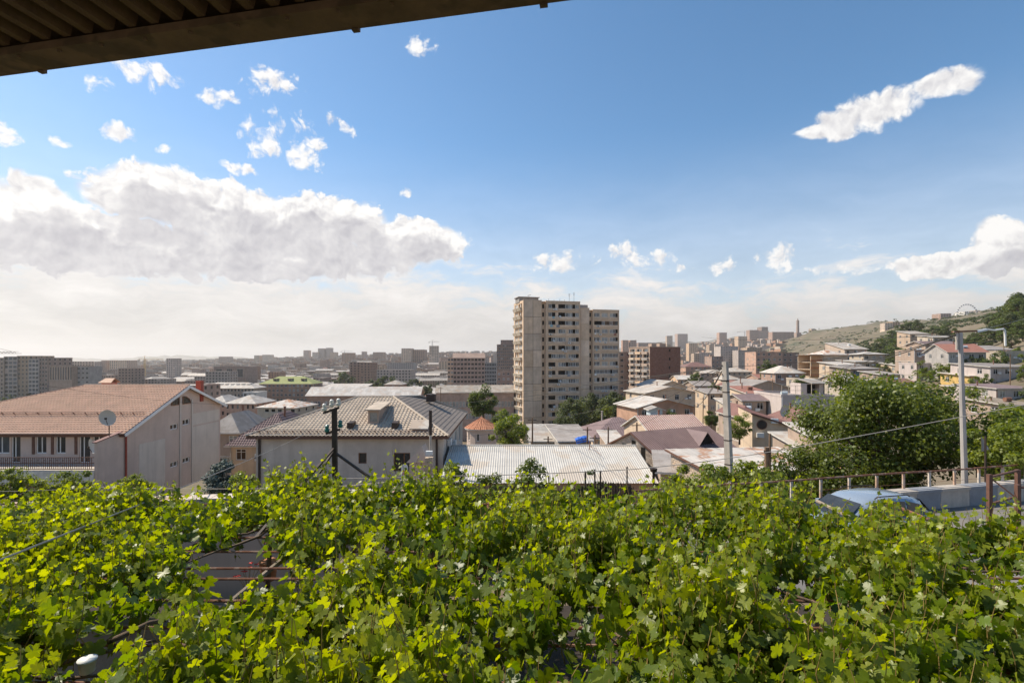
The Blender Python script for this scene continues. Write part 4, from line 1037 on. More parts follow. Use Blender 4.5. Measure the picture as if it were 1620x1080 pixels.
tree('fruit_tree', 'sparse small fruit tree between fence posts before white shed', px2(935, 20), 20, pz(832, 20), tree_mesh(15, 3, 1.0, .8, .9, 9, 450, .15, 'mid_leaf', .05, bot=.2), .8, 4)
tree('fruit_tree', 'short fruit tree between the tallest and the left one', px2(775, 19.5), 19.5, pz(828, 19.5), g, .62, 1.5)
ss = tree_mesh(21, 2.2, 1.5, 1.2, .2, 34, 6000, .13, 'light_leaf', .04, bot=-.15)
for px, py, Y, s, lb in ((1110, 815, 17.5, .85, 'light green shrub behind the long rusty rail'), (1180, 815, 18, .9, 'light green shrub right of the leaning concrete pole'), (1065, 806, 18, .6, 'low green shrub by the reed fence end'),
                      (1215, 805, 19, .7, 'green shrub below the wooden double post'), (1588, 757, 20, 1.0, 'yellow green shrub behind the brown steel gate'), (1615, 745, 23, 1.35, 'tall yellow green shrub under the hillside houses'), (1545, 742, 22, .6, 'green shrub beside the lamp post base'), (1575, 745, 24, 1.15, 'leafy shrub between the walnut tree and road sign'), (1640, 750, 21, 1.1, 'shrub at the edge behind the open gate')):
    tree('shrub', lb, px2(px, Y), Y, pz(py, Y), ss, s, px, None, 'shrub')
tree('spruce_bush', 'blue green conifer bush behind the coping wall', px2(352, 30), 30, pz(790, 30), tree_mesh(31, 2.4, 1.1, 1.1, .3, 40, 7000, .13, 'blue_needle', .06, bot=.0))
for px, py, Y, s, lb in ((385, 790, 29, .75, 'yellowish shrub beside the blue conifer bush'), (437, 790, 31, .62, 'round green shrub at foot of grey stucco wall'), (110, 800, 30, 1.0, 'shrub row under the balcony of the orange-roofed house'), (20, 795, 28, .9, 'shrub at the far end beneath the white balcony fascia'), (215, 790, 30, .7, 'shrub beside the red downpipe corner')):
    tree('shrub', lb, px2(px, Y), Y, pz(py, Y), ss, s, px, None, 'shrub')
for px, py, Y, s in ((705, 800, 13.4, .5), (760, 806, 13.5, .42), (845, 808, 13.6, .45), (905, 806, 13.8, .4)):
    tree('shrub', 'low shrub growing against the brown reed fence', px2(px, Y), Y, pz(py+22, Y), ss, s, px, 'shrubs along the reed fence', 'shrub')
# trees among the houses
gm1 = tree_mesh(41, 11, 5.2, 4.6, 3, 40, 7000, .5, 'mid_leaf', .3, bot=.1)
gm2 = tree_mesh(42, 12, 5.8, 5.0, 3, 46, 8000, .5, 'dark_leaf', .3, bot=.05)
gm3 = tree_mesh(43, 9, 4.2, 4.0, 2, 34, 6000, .36, 'light_leaf', .25, bot=.05)
gm4 = tree_mesh(44, 10, 4.0, 3.6, 3, 30, 5000, .5, 'mid_leaf', .25, bot=.12)
gsp = tree_mesh(45, 7, 2.0, 2.0, 1, 60, 5000, .26, 'blue_needle', .12, 'cone', bot=.05)
def tpx(name, lb, px, ptop, Y, g, h, s=None, base=None, group=None, rz=0):
    x = px2(px, Y); z = th(x, Y) if base is None else pz(base, Y); s = s or (pz(ptop, Y)-z)/h
    return tree(name, lb, x, Y, z, g, s, rz or px*.37, group)
tpx('leafy_tree', 'light green tree left of the tan tower above the pink round house', 765, 611, 100, gm1, 11, base=668)
tpx('leafy_tree', 'yellow green tree in front of the tan tower corner', 805, 650, 62, gm3, 9, base=722)
tpx('leafy_tree', 'small green tree between round house and tan tower', 795, 646, 105, gm4, 10, base=690)
for px, top, Y, g, h, lb in ((905, 628, 150, gm2, 12, 'dark tree against the middle of the tan tower base'), (940, 620, 165, gm2, 12, 'tallest dark tree before the right bay of the tan tower'), (972, 618, 160, gm2, 12, 'dark tree at the right corner of the tan tower'), (995, 630, 158, gm2, 12, 'dark tree between tan tower and brown apartment block'), (892, 655, 140, gm2, 12, 'low dark tree at the tan tower foot')):
    tpx('dark_tree', lb, px, top, Y, g, h, base=692)
tpx('leafy_tree', 'small yellowing tree among the dark trees by the tower', 962, 640, 148, gm3, 9, base=660)
tpx('leafy_tree', 'pale green tree below the brown apartment block', 1010, 640, 190, gm1, 11, base=662)
tpx('leafy_tree', 'green tree beside the block balcony corner', 1030, 642, 195, gm4, 10, base=660)
tpx('spruce_tree', 'small blue spruce beside the blue tarpaulin', 952, 684, 72, gsp, 7, base=708)
tpx('spruce_tree', 'grey spruce at the foot of the tan tower', 894, 677, 95, gsp, 7, base=702)
tpx('shrub', 'round green shrub at the tan tower foot', 878, 682, 95, gm3, 9, base=702)
tpx('leafy_tree', 'big green tree behind the concrete pole top', 1215, 571, 190, gm1, 11, base=605)
tpx('leafy_tree', 'green tree beside the terrace of the mauve house', 1268, 592, 130, gm4, 10, base=622)
tpx('leafy_tree', 'tree left of beige house with maroon roof', 1170, 653, 64, gm3, 9, base=700)
tpx('leafy_tree', 'tree among low houses left of concrete pole', 1102, 588, 210, gm1, 11, base=612)
tpx('leafy_tree', 'grey green tree between red roof and round window house', 1125, 648, 90, gm4, 10, base=680)
for i, (px, top, Y, b) in enumerate(((1130, 606, 170, 628), (1155, 608, 150, 632), (1090, 597, 230, 612), (1212, 620, 120, 640), (1195, 635, 105, 655), (1095, 655, 85, 680), (1060, 648, 100, 672), (1240, 610, 160, 628), (1300, 605, 150, 622), (1070, 668, 70, 690))):
    tpx('small_tree', 'small round tree among the low houses of the valley', px, top, Y, [gm1, gm3, gm4][i % 3], [11, 9, 10][i % 3], base=b, group='small trees among the valley houses')

# ------------------------------------------------------------------ houses and blocks of the middle distance
W2 = lambda n, m=3: {'F': (n, 1.3, 1.5, 'double'), 'L': (m, 1.3, 1.5, 'double'), 'R': (m, 1.3, 1.5, 'double')}
# left and centre
for pl, pr, tp, wl, gl, lb in ((-60, 6, 566, 'cityA', ['glass', 'glass_brown'], 'tan stone section of the wide block by the crane'), (6, 27, 564, 'cityC', ['glass_blue', 'glass'], 'dark glazed section of the wide block'), (27, 45, 563, 'cityA', ['glass', 'glass_brown'], 'tan middle section of the wide block'), (45, 61, 568, 'cityC', ['glass_blue'], 'blue glazed section of the wide block'), (61, 75, 566, 'cityB', ['glass'], 'brown end section of the wide block')):
    hb('hotel_block', lb, pl, pr, tp, 420+abs(pl) % 5, d=24, cat='building', wall=wl, roof=('flat', 'slate'), wins={'F': (max(3, int((pr-pl)*.16)), 1.5 if wl != 'cityC' else 3.6, 1.9 if wl != 'cityC' else 2.5, 'single'), 'R': (5, 1.7, 1.9, 'single')}, fh=3.4, glasses=gl, pb=625)
hb('office_block', 'grey office block with tall narrow arched window bays', 78, 114, 579, 330, d=16, rz=-4, cat='building', wall='brownwall', roof=('flat', 'slate'), wins={'F': (9, .9, 8.5, 'single')}, fh=11, rows=1, glasses=['glass'], pb=625)
hb('office_block', 'plain pale grey wing next to the arched window block', 114, 141, 580, 332, d=16, rz=14, cat='building', wall='greywall', wins={'F': (4, 1.4, 1.4, 'double')}, pb=625)
hb('civic_building', 'brown stone hall with three tall dark portals', 338, 388, 580, 620, d=30, cat='building', wall='brownstone', wins={'F': (3, 7, 10, 'triple')}, fh=14, rows=1, base_off=2.2, glasses=['glass'], pb=596)
GB = hb('apartment_block', 'pinkish stone apartment block with green mansard roof', 410, 494, 607, 331, d=18, cat='apartment building', wall='pinkstone', roof=('hip', 4.6, .6, 'greenroof'), wins={'F': (13, 1.5, 1.6, 'double'), 'R': (5, 1.5, 1.6, 'double')}, pb=655)
def to_local(root, v): return (Matrix.Translation(root.location) @ Matrix.Rotation(root.rotation_euler.z, 4, 'Z')).inverted() @ Vector(v)
for px in (432, 455, 476):
    a = to_local(GB, pt(px, 599, 334)); m = MB(); w_ = 2.6
    m.box(a.x, a.y, a.z-3.2, a.x+w_, a.y+3, a.z); m.box(a.x-.15, a.y-.15, a.z+.002, a.x+w_+.15, a.y+3.1, a.z+.25, 1); m.box(a.x+.5, a.y-.04, a.z-1.5, a.x+w_-.5, a.y-.004, a.z-.4, 2); m.build('attic_turret', ['brownwall', 'greenroof', 'glass'], GB)
hb('white_house', 'small white flat-roofed house beside the pink arched building', 384, 407, 621, 250, d=10, cat='house', wall='whitepaint', roof=('flat', 'metalroof'), wins={'F': (3, 1.3, 1.3, 'double')}, pb=650)
hb('arched_building', 'low pinkish stone building with arched windows and pale roof', 356, 404, 638, 190, d=14, rz=-4, cat='building', wall='pinkstone', roof=('hip', 2.8, .5, 'metalroof'), wins={'F': (6, .9, 1.5, 'single'), 'R': (4, .9, 1.5, 'single')}, frame='pinkstone', pb=680)
hb('arched_building', 'left wing of the pinkish building with its own pale roof', 330, 357, 636, 194, d=12, cat='building', wall='pinkstone', roof=('hip', 2.4, .5, 'metalroof'), wins={'F': (3, .9, 1.5, 'single')}, frame='pinkstone', pb=680)
hb('pavilion', 'low cream building with weathered pale hipped roof', 407, 468, 644, 165, d=13, rz=-8, cat='building', wall='cream', roof=('hip', 2.2, .5, 'rustroof'), wins={'F': (6, 1.5, 1.1, 'single'), 'R': (3, 1.2, 1.1, 'single')}, rows=1, pb=680)
DT = hb('dormer_terrace', 'long terrace with pale roof and a row of dormers', 315, 402, 614, 300, d=14, cat='building', wall='brownwall', roof=('hip', 3.2, .5, 'metalroof'), wins={'F': (16, 1.2, 1.4, 'single')}, pb=640)
for i in range(9):
    a = to_local(DT, pt(322+i*8.6, 607.5, 304)); m = MB(); w_ = 1.6
    m.box(a.x, a.y, a.z-1.8, a.x+w_, a.y+3, a.z); m.hexa([(a.x-.2, a.y-.25, a.z+.002), (a.x+w_+.2, a.y-.25, a.z+.002), (a.x+w_+.2, a.y+3, a.z+.4), (a.x-.2, a.y+3, a.z+.4)], [(a.x-.2, a.y-.25, a.z+.12), (a.x+w_+.2, a.y-.25, a.z+.12), (a.x+w_+.2, a.y+3, a.z+.52), (a.x-.2, a.y+3, a.z+.52)], 1); m.box(a.x+.25, a.y-.04, a.z-1.3, a.x+w_-.25, a.y-.004, a.z-.3, 2); m.build('roof_dormer', ['whitepaint', 'metalroof', 'glass'], DT)
hb('school', 'long brick school wing with light metal roof and white window band', 485, 664, 626, 190, d=14, rz=4, cat='building', wall='pinkstone', roof=('gable', 3.0, .5, 'metalroof'), wins={'F': (32, 1.0, 1.9, 'double')}, fh=4.4, rows=2, base_off=1.6, glasses=['glass_pale', 'glass_pale', 'glass'], pb=680)
hb('school', 'right brick school wing next to tan tower with light roof', 690, 813, 621, 185, d=14, rz=4, cat='building', wall='pinkstone', roof=('gable', 2.4, .5, 'metalroof'), wins={'F': (24, .9, 2.0, 'double')}, fh=4.4, rows=2, base_off=2.8, glasses=['glass_pale', 'glass_pale', 'glass'], pb=680)
hb('annex', 'small reddish annex with white hipped roof behind the school', 608, 636, 608, 280, d=12, cat='building', wall='pinkstone', roof=('hip', 2.2, .5, 'metalroof'), wins={'F': (3, 1.2, 1.3, 'double')}, pb=625)
hb('warehouse', 'low warehouse with a bright white flat roof', 500, 570, 617, 300, d=26, cat='building', wall='greywall', roof=('shed', 2.6, .4, 'metalroof'), wins={'F': (10, 1.3, 1.3, 'single')}, rows=1, pb=626)
hb('house', 'house with dark purple tiled roof left of the hipped house', 364, 466, 704, 60, d=11, cat='house', wall='beige', roof=('hip', 3.4, .5, 'purpleroof', .3, .035, .38, .05), wins={'F': (3, 1.2, 1.3, 'double')}, pb=760)
hb('house', 'grey-roofed house half hidden behind the orange-roofed house', 325, 377, 684, 75, d=10, cat='house', wall='brownwall', roof=('hip', 2.6, .5, 'slate'), wins={'F': (3, 1.2, 1.3, 'double')}, pb=720)
hb('apartment_block', 'nine-storey brown stone block with brown window bands', 717, 767, 566, 331, d=16, rz=6, cat='apartment building', wall='pinkstone', roof=('gable', 3.2, .4, 'brownstone'), wins={'F': (9, 1.7, 1.5, 'double'), 'L': (4, 1.7, 1.5, 'double')}, fh=2.85, glasses=['glass', 'glass_brown', 'dark'], frame='brownwall', pb=625)
hb('apartment_block', 'pale side wing of the nine-storey brown stone block', 708, 717.5, 566, 338, d=14, cat='apartment building', wall='cityA', wins={'F': (2, 1.6, 1.5, 'double')}, fh=2.85, pb=625)
hb('apartment_tower', 'stepped brown apartment tower left of the tan tower', 786, 816, 545, 480, d=18, cat='apartment building', wall='brownstone', wins={'F': (10, 1.1, 1.5, 'single')}, pb=600)
hb('apartment_tower', 'upper set-back storeys of the stepped brown tower', 792, 812, 538, 486, d=12, cat='apartment building', wall='brownstone', wins={'F': (6, 1.1, 1.5, 'single')}, rows=2, pb=545)
hb('office_block', 'dark grey glass office block right of the nine-storey brown block', 767, 785, 574, 400, d=14, cat='building', wall='greywall', roof=('flat', 'slate'), wins={'F': (7, 1.1, 2.0, 'single')}, glasses=['glass'], pb=612)
hb('house', 'red stone house with flat pale roof left of the tan tower', 786, 815, 588, 290, d=12, cat='house', wall='pinkstone', roof=('flat', 'metalroof'), wins={'F': (4, 1.2, 1.4, 'double')}, pb=625)

def round_house():
    Y = 84; x = px2(762, Y); zb = th(x, Y)-.3; H = pz(676, Y)-zb; r = 2.45
    t = empty('round_house', 'small pink round house with orange tiled cone roof', 'house', (x, Y, zb))
    m = MB(); n = 16; pts = [(r*math.cos(2*math.pi*i/n), r*math.sin(2*math.pi*i/n)) for i in range(n)]
    for i in range(n):
        a, b = pts[i], pts[(i+1) % n]; u = Vector((b[0]-a[0], b[1]-a[1], 0)); ln = u.length; u.normalize()
        hs = [(.25, H-1.9, ln-.25, H-.7)] if i in (9, 11, 13) else []
        m.wall((*a, 0), u, ln, H, hs, .2)
        if hs: link('window', win_mesh(ln-.5, 1.2, 'single', 'glass', 'white'), t, Vector((*a, H-1.9))+u*.25, math.atan2(u.y, u.x))
    m.build('wall', 'stucco_pink', t)
    m = MB(); R2 = r+.4
    for i in range(n):
        a0, a1 = 2*math.pi*i/n, 2*math.pi*(i+1)/n; p, q = Vector((R2*math.cos(a0), R2*math.sin(a0), H)), Vector((R2*math.cos(a1), R2*math.sin(a1), H)); top = Vector((0, 0, H+1.75))
        m.facet(p, q, top, top, .3, .03, .35, .04)
    ro = m.build('roof', 'terracotta', t)
    m = MB(); m.lathe((0, 0, H-.14), [(0, R2-.02), (.12, R2-.02)], n); m.build('fascia', 'whitepaint', ro)
    m = MB(); m.lathe((0, 0, H+1.7), [(0, .14), (.25, .03)], 8); m.build('finial', 'terracotta', ro)
    HERO.append((735, 788, 705, Y))
round_house()

# houses just beyond the shed and to its right
hb('house', 'pinkish house with dull purple roof right of the blue tarpaulin', 938, 1046, 693, 78, d=10, rz=8, cat='house', wall='beige', roof=('hip', 2.6, .4, 'purpleroof', .4, .02), wins={'F': (4, 1.1, 1.1, 'double')}, rows=1, pb=715)
hb('house', 'house under a brick red ribbed metal roof with pale trim', 1033, 1122, 689, 62, d=9, rz=10, cat='house', wall='beige', roof=('gable', 2.0, .4, 'redroof', .3, .025), wins={'F': (4, 1.0, 1.2, 'double')}, rows=1, pb=722)
hb('lean_to', 'brown lean-to roof on posts before the brick red roof', 1040, 1090, 700, 57, d=4, cat='shed', wall='brownwall', roof=('shed', .7, .4, 'purpleroof', .3, .02), pb=725)
def unfinished():
    a = R(26); Y = 45.0; x0 = px2(1048, Y); zb = th(x0+4, Y+3)-.4
    t = empty('block_house', 'unfinished block house with empty openings and ribbed purple roof', 'house', (x0, Y, zb), a)
    w, d = 9.5, 8.0; E = pz(728, Y)-zb; rise = 1.9
    # the gable faces left and front: wall along local y at x = 0, corner nearest the viewer at the origin
    m = MB(); m.wall((0, 0, 0), (1, 0, 0), w, E, [(3, E-1.4, 4.2, E-.3)], .25, 0, 1); m.wall((w, 0, 0), (0, 1, 0), d, E); m.wall((w, d, 0), (-1, 0, 0), w, E)
    hs = [(2.2, E-.55, 2.9, E+.0), (3.5, E-.9, 4.3, E+.0), (5.0, E-.9, 5.8, E+.0)]
    m.wall((0, d, 0), (0, -1, 0), d, E, [(h[0], h[1], h[2], E-.002) for h in hs], .25, 0, 1)
    m.build('wall', ['mortar', 'dark'], t)
    m = MB(); m.face([(0, 0, E), (0, d, E), (0, d/2, E+rise)]); m.face([(w, 0, E), (w, d, E), (w, d/2, E+rise)]); m.build('gable', 'mortar', t)
    for yv, z0, z1 in ((2.55, E-.5, E+.75), (3.9, E-.2, E+1.2), (5.3, E-.5, E+.7)):
        b = MB(); b.box(-.022, yv-.3, z0, -.016, yv+.3, z1); b.build('opening', 'dark', t)
    # courses of blocks on the gable
    bm = MB(); bm.box(-.015, .01, .01, -.002, .385, .185); bme = bm.mesh('block', 'block_grey')
    z = E-2.6; r = 0
    while z < E+rise-.25:
        y0 = 0 if r % 2 else -.2
        while y0 < d:
            lo, hi = max(y0, 0), min(y0+.4, d); zz = z+.2
            lim = E+rise*(1-abs((lo+hi)/2-d/2)/(d/2))
            inop = any(abs((lo+hi)/2-yv) < .36 and z0-.1 < z+.1 < z1+.02 for yv, z0, z1 in ((2.55, E-.5, E+.75), (3.9, E-.2, E+1.2), (5.3, E-.5, E+.7)))
            if zz < lim-.06 and hi-lo > .3 and not inop and zz > 0: link('block', bme, t, (0, lo, z))
            y0 += .4
        z += .2; r += 1
    ro = roof_part(t, 'gable', w, d, E, rise+.12, .4, 'purpleroof', .26, .03, 0, 0, 'brownsteel')
    dm = MB(); xx = 6.6; s = (rise+.1)/(d/2+.4); yv = 1.2; z0 = E+s*(yv+.4)
    dm.face([(xx-.9, yv, z0), (xx+.9, yv, z0), (xx, yv, z0+1.1)], 1)
    yb = yv+1.1/s; dm.face([(xx-1.1, yv-.2, z0-.05), (xx, yv-.2, z0+1.22), (xx, yb+.2, z0+1.22)]); dm.face([(xx+1.1, yv-.2, z0-.05), (xx, yb+.2, z0+1.22), (xx, yv-.2, z0+1.22)])
    dm.build('dormer', ['purpleroof', 'dark'], ro)
    HERO.append((1030, 1210, 760, Y))
unfinished()
hb('flat_shed', 'low shed with grey flat roof beside the unfinished block house', 1046, 1100, 744, 36, d=6.5, rz=-14, cat='shed', wall='brownwall', roof=('shed', .25, .5, 'slate'), pb=770)
def rusty():
    Y = 31.0; x0 = px2(1128, Y); zb = th(x0+3, Y+3)-.3
    t = empty('stone_house', 'pale stone block house with rusted white metal roof', 'house', (x0, Y, zb), R(6))
    w, d = 8.2, 6.2; E = pz(745, Y)-zb; rise = .2
    m = MB(); m.wall((0, 0, 0), (1, 0, 0), w, E, [(.9, .4, 2.0, E-.4), (3.4, .6, 5.0, E-.4), (6, .6, 7.2, E-.4)], .2, 0, 1); m.wall((w, 0, 0), (0, 1, 0), d, E); m.wall((w, d, 0), (-1, 0, 0), w, E+rise); m.wall((0, d, 0), (0, -1, 0), d, E)
    m.face([(0, 0, E), (0, d, E), (0, d, E+rise-.1)]); m.face([(w, 0, E), (w, d, E), (w, d, E+rise-.1)]); m.build('wall', ['mortar', 'dark'], t)
    bm = MB(); bm.box(-.05, .012, .012, -.003, .388, .188); bme = bm.mesh('stone_block', 'stoneblock')
    z, r = .3, 0
    while z < E+rise:
        y0 = 0 if r % 2 else -.2
        while y0 < d:
            if y0 >= 0 and y0+.4 <= d and z+.2 < E+(rise-.1)*y0/d: link('stone_block', bme, t, (0, y0, z))
            y0 += .4
        z += .2; r += 1
    for k in range(6):
        b = MB(); b.box(.01, -.05, .3+k*.4, .45 if k % 2 else .35, -.003, .68+k*.4); b.build('stone_block', 'stoneblock', t)
    roof_part(t, 'shed', w, d, E, rise, .35, 'rustroof', .9, .012, 0, 0, 'brownsteel')
    HERO.append((1085, 1305, 770, Y))
rusty()
def maroon_house():
    a = R(-14); Y = 66.0; x0 = px2(1190, Y); zb = th(x0+3, Y+4)-.4
    t = empty('beige_house', 'beige house with round window and maroon hipped roof', 'house', (x0, Y, zb), a)
    w, d = 6.6, 9.5; EL, ER = pz(654, Y)-zb, pz(680, Y)-zb
    m = MB(); m.wall((0, 0, 0), (1, 0, 0), w, ER, [(4.6, 2.1, 5.7, 2.6)], .2, 0, 1); m.face([(0, 0, ER), (w, 0, ER), (0, 0, EL)])
    m.wall((w, 0, 0), (0, 1, 0), d, ER); m.wall((w, d, 0), (-1, 0, 0), w, ER); m.wall((0, d, 0), (0, -1, 0), d, EL); m.face([(0, d, ER), (w, d, ER), (0, d, EL)])
    m.build('wall', ['beige', 'glass'], t)
    m = MB(); m.facet((w+.7, -.4, ER-.1), (w+.7, d+.4, ER-.1), (-.2, -.4, EL+.12), (-.2, d+.4, EL+.12), .3, .025, .38, .03)
    ro = m.build('roof', 'maroon', t)
    m = MB(); m.bar((w+.7, -.42, ER-.2), (-.2, -.42, EL+.02), .06, .2); m.build('fascia', 'brownsteel', ro)
    m = MB(); m.face([(w-.8, -.7, ER+.15), (w+.8, -.7, ER+.15), (w, -.7, ER+.95)]); m.face([(w+.8, -.7, ER+.15), (w+.1, 1.2, ER+.95), (w, -.7, ER+.95)]); m.face([(w-.8, -.7, ER+.15), (w, -.7, ER+.95), (w+.1, 1.2, ER+.95)]); m.build('roof_gablet', 'maroon', ro)
    zc = pz(671, Y)-zb; m = MB(); n = 18; m.face([(1.15+.55*math.cos(2*math.pi*i/n), -.03, zc+.55*math.sin(2*math.pi*i/n)) for i in range(n)]); o = m.build('round_window', 'glass', t)
    m = MB()
    for i in range(n):
        p, q = [(1.15+.58*math.cos(2*math.pi*k/n), -.05, zc+.58*math.sin(2*math.pi*k/n)) for k in (i, i+1)]; m.bar(p, q, .1, .1)
    m.build('frame', 'brownsteel', o)
    for x, py in ((2.2, 668), (.5, 691)):
        m = MB(); z = pz(py, Y)-zb; m.box(x, -.4, z, x+.85, -.02, z+.6); m.build('air_conditioner', 'plastic', t)
    HERO.append((1165, 1315, 720, Y))
maroon_house()
hb('house', 'low wing with maroon roof behind the round window house', 1172, 1200, 660, 74, d=8, cat='house', wall='brownwall', roof=('hip', 1.6, .4, 'maroon'), wins={'F': (2, 1, 1.2, 'double')}, rows=1, pb=720)
hb('house', 'right wing with maroon hipped roof beside the mauve wall', 1252, 1306, 668, 78, d=9, rz=-8, cat='house', wall='brownwall', roof=('hip', 1.9, .5, 'maroon', .35, .02), wins={'F': (4, 1, 1.2, 'double')}, rows=1, pb=720)
hb('lean_to', 'small white-roofed lean-to below the beige house', 1262, 1306, 706, 52, d=5, cat='shed', wall='brownwall', roof=('shed', .8, .4, 'metalroof'), pb=730)
hb('canopy', 'white metal canopy behind the big walnut tree edge', 1290, 1318, 692, 50, d=5, cat='shed', wall='brownwall', roof=('shed', .9, .4, 'metalroof'), pb=720)
def mauve():
    Y = 95.0; o = hb('terrace_house', 'mauve blank-walled house with a rooftop terrace room', 1236, 1320, 626, Y, d=12, rz=-3, cat='house', wall='mauve', roof=('flat', 'slate'), pb=668)
    H = [c for c in o.children if c.name.startswith('wall')][0].bound_box; w = max(b[0] for b in H); Ht = max(b[2] for b in H)
    m = MB(); m.wall((w*.52, 3, Ht-.2), (1, 0, 0), w*.44, 2.2, [(w*.12, .2, w*.36, 2.0)], 1.5, 0, 1); m.wall((w*.52, 7, Ht-.2), (0, -1, 0), 4, 2.2); m.wall((w*.96, 3, Ht-.2), (0, 1, 0), 4, 2.2); m.build('terrace_room', ['mauve', 'dark'], o)
    m = MB(); m.hexa([(w*.66, 1.5, Ht+2.0), (w, 1.5, Ht+2.0), (w, 7.2, Ht+2.6), (w*.66, 7.2, Ht+2.6)], [(w*.66, 1.5, Ht+2.12), (w, 1.5, Ht+2.12), (w, 7.2, Ht+2.72), (w*.66, 7.2, Ht+2.72)]); m.build('terrace_roof', 'metalroof', o)
    m = MB()
    for x in (w*.66, w*.82, w*.98): m.tube([(x, 1.7, Ht), (x, 1.7, Ht+2.05)], .06, 6)
    for x in (w*.02, w*.15, w*.28, w*.4): m.tube([(x, .2, Ht), (x, .2, Ht+1.7)], .05, 6)
    m.bar((w*.02, .2, Ht+1.7), (w*.4, .2, Ht+1.7), .06); m.bar((w*.02, .2, Ht+.8), (w*.4, .2, Ht+.8), .06); m.bar((w*.66, 1.7, Ht+.9), (w*.98, 1.7, Ht+.9), .06); m.build('terrace_frame', 'cream', o)
mauve()
sat_dish('satellite_dish', 'pale dish on the maroon roof ridge before the mauve wall', (px2(1252, 70), 72, pz(649, 72)), .85, R(20), 8, 1.2)
hb('house', 'tan house with low white gable roof above the blue hut house', 1022, 1100, 622, 138, d=12, rz=14, cat='house', wall='beige', roof=('gabley', 1.8, .6, 'metalroof'), wins={'F': (4, 1.3, 1.5, 'double'), 'L': (2, 1.2, 1.4, 'double')}, rows=1, glasses=['dark', 'glass'], pb=660)
hb('house', 'brick house with white gable roof and a pale blue hut', 1008, 1098, 645, 112, d=11, rz=12, cat='house', wall='pinkstone', roof=('gabley', 1.9, .7, 'metalroof'), wins={'F': (4, 1.2, 1.3, 'double')}, rows=1, glasses=['dark', 'glass'], pb=668)
hb('hut', 'pale blue hut standing before the brick gable house', 1029, 1048, 648, 100, d=3, cat='hut', wall='paleblue', roof=('gabley', .6, .5, 'metalroof'), pb=668)
hb('house', 'grey-roofed gable house above the others near brown block', 1040, 1085, 612, 165, d=14, rz=14, cat='house', wall='beige', roof=('gabley', 2.0, .5, 'metalroof'), wins={'F': (3, 1.2, 1.3, 'double')}, rows=1, pb=640)
# the roofs behind the shed
hb('flat_shed', 'pale flat-roofed shed behind the shed ridge near tower', 840, 886, 697, 66, d=9, cat='shed', wall='greywall', roof=('shed', 1.0, .4, 'metalroof'), pb=705)
hb('flat_shed', 'grey flat-roofed shed beside the blue tarpaulin', 886, 935, 697, 62, d=8, rz=6, cat='shed', wall='greywall', roof=('shed', .9, .4, 'slate'), pb=705)
hb('flat_shed', 'pale shed roof right of the small blue spruce', 965, 990, 703, 60, d=7, cat='shed', wall='brownwall', roof=('shed', .7, .4, 'metalroof'), pb=705)
t = empty('tarpaulin', 'bright blue tarpaulin draped over a stack on a shed', 'tarpaulin', pt(922, 700, 60)); t.scale = (.75, .75, .9); t.rotation_euler = (0, R(-14), 0)
m = MB(); rng = random.Random(2); G = []
for i in range(9):
    G.append([(-1.0+i*.25, j*.3, .35+.22*math.sin(i/8*math.pi*.8+.5)+.12*j/5+rng.uniform(-.07, .07)-(0.5 if j == 0 else 0)) for j in range(6)])
for i in range(8):
    for j in range(5): m.face([G[i][j], G[i+1][j], G[i+1][j+1], G[i][j+1]])
m.build('sheet', 'tarp', t, True)
m = MB(); m.box(-.9, .1, -.6, .9, 1.4, .30); m.build('stack', 'oldwood', t)
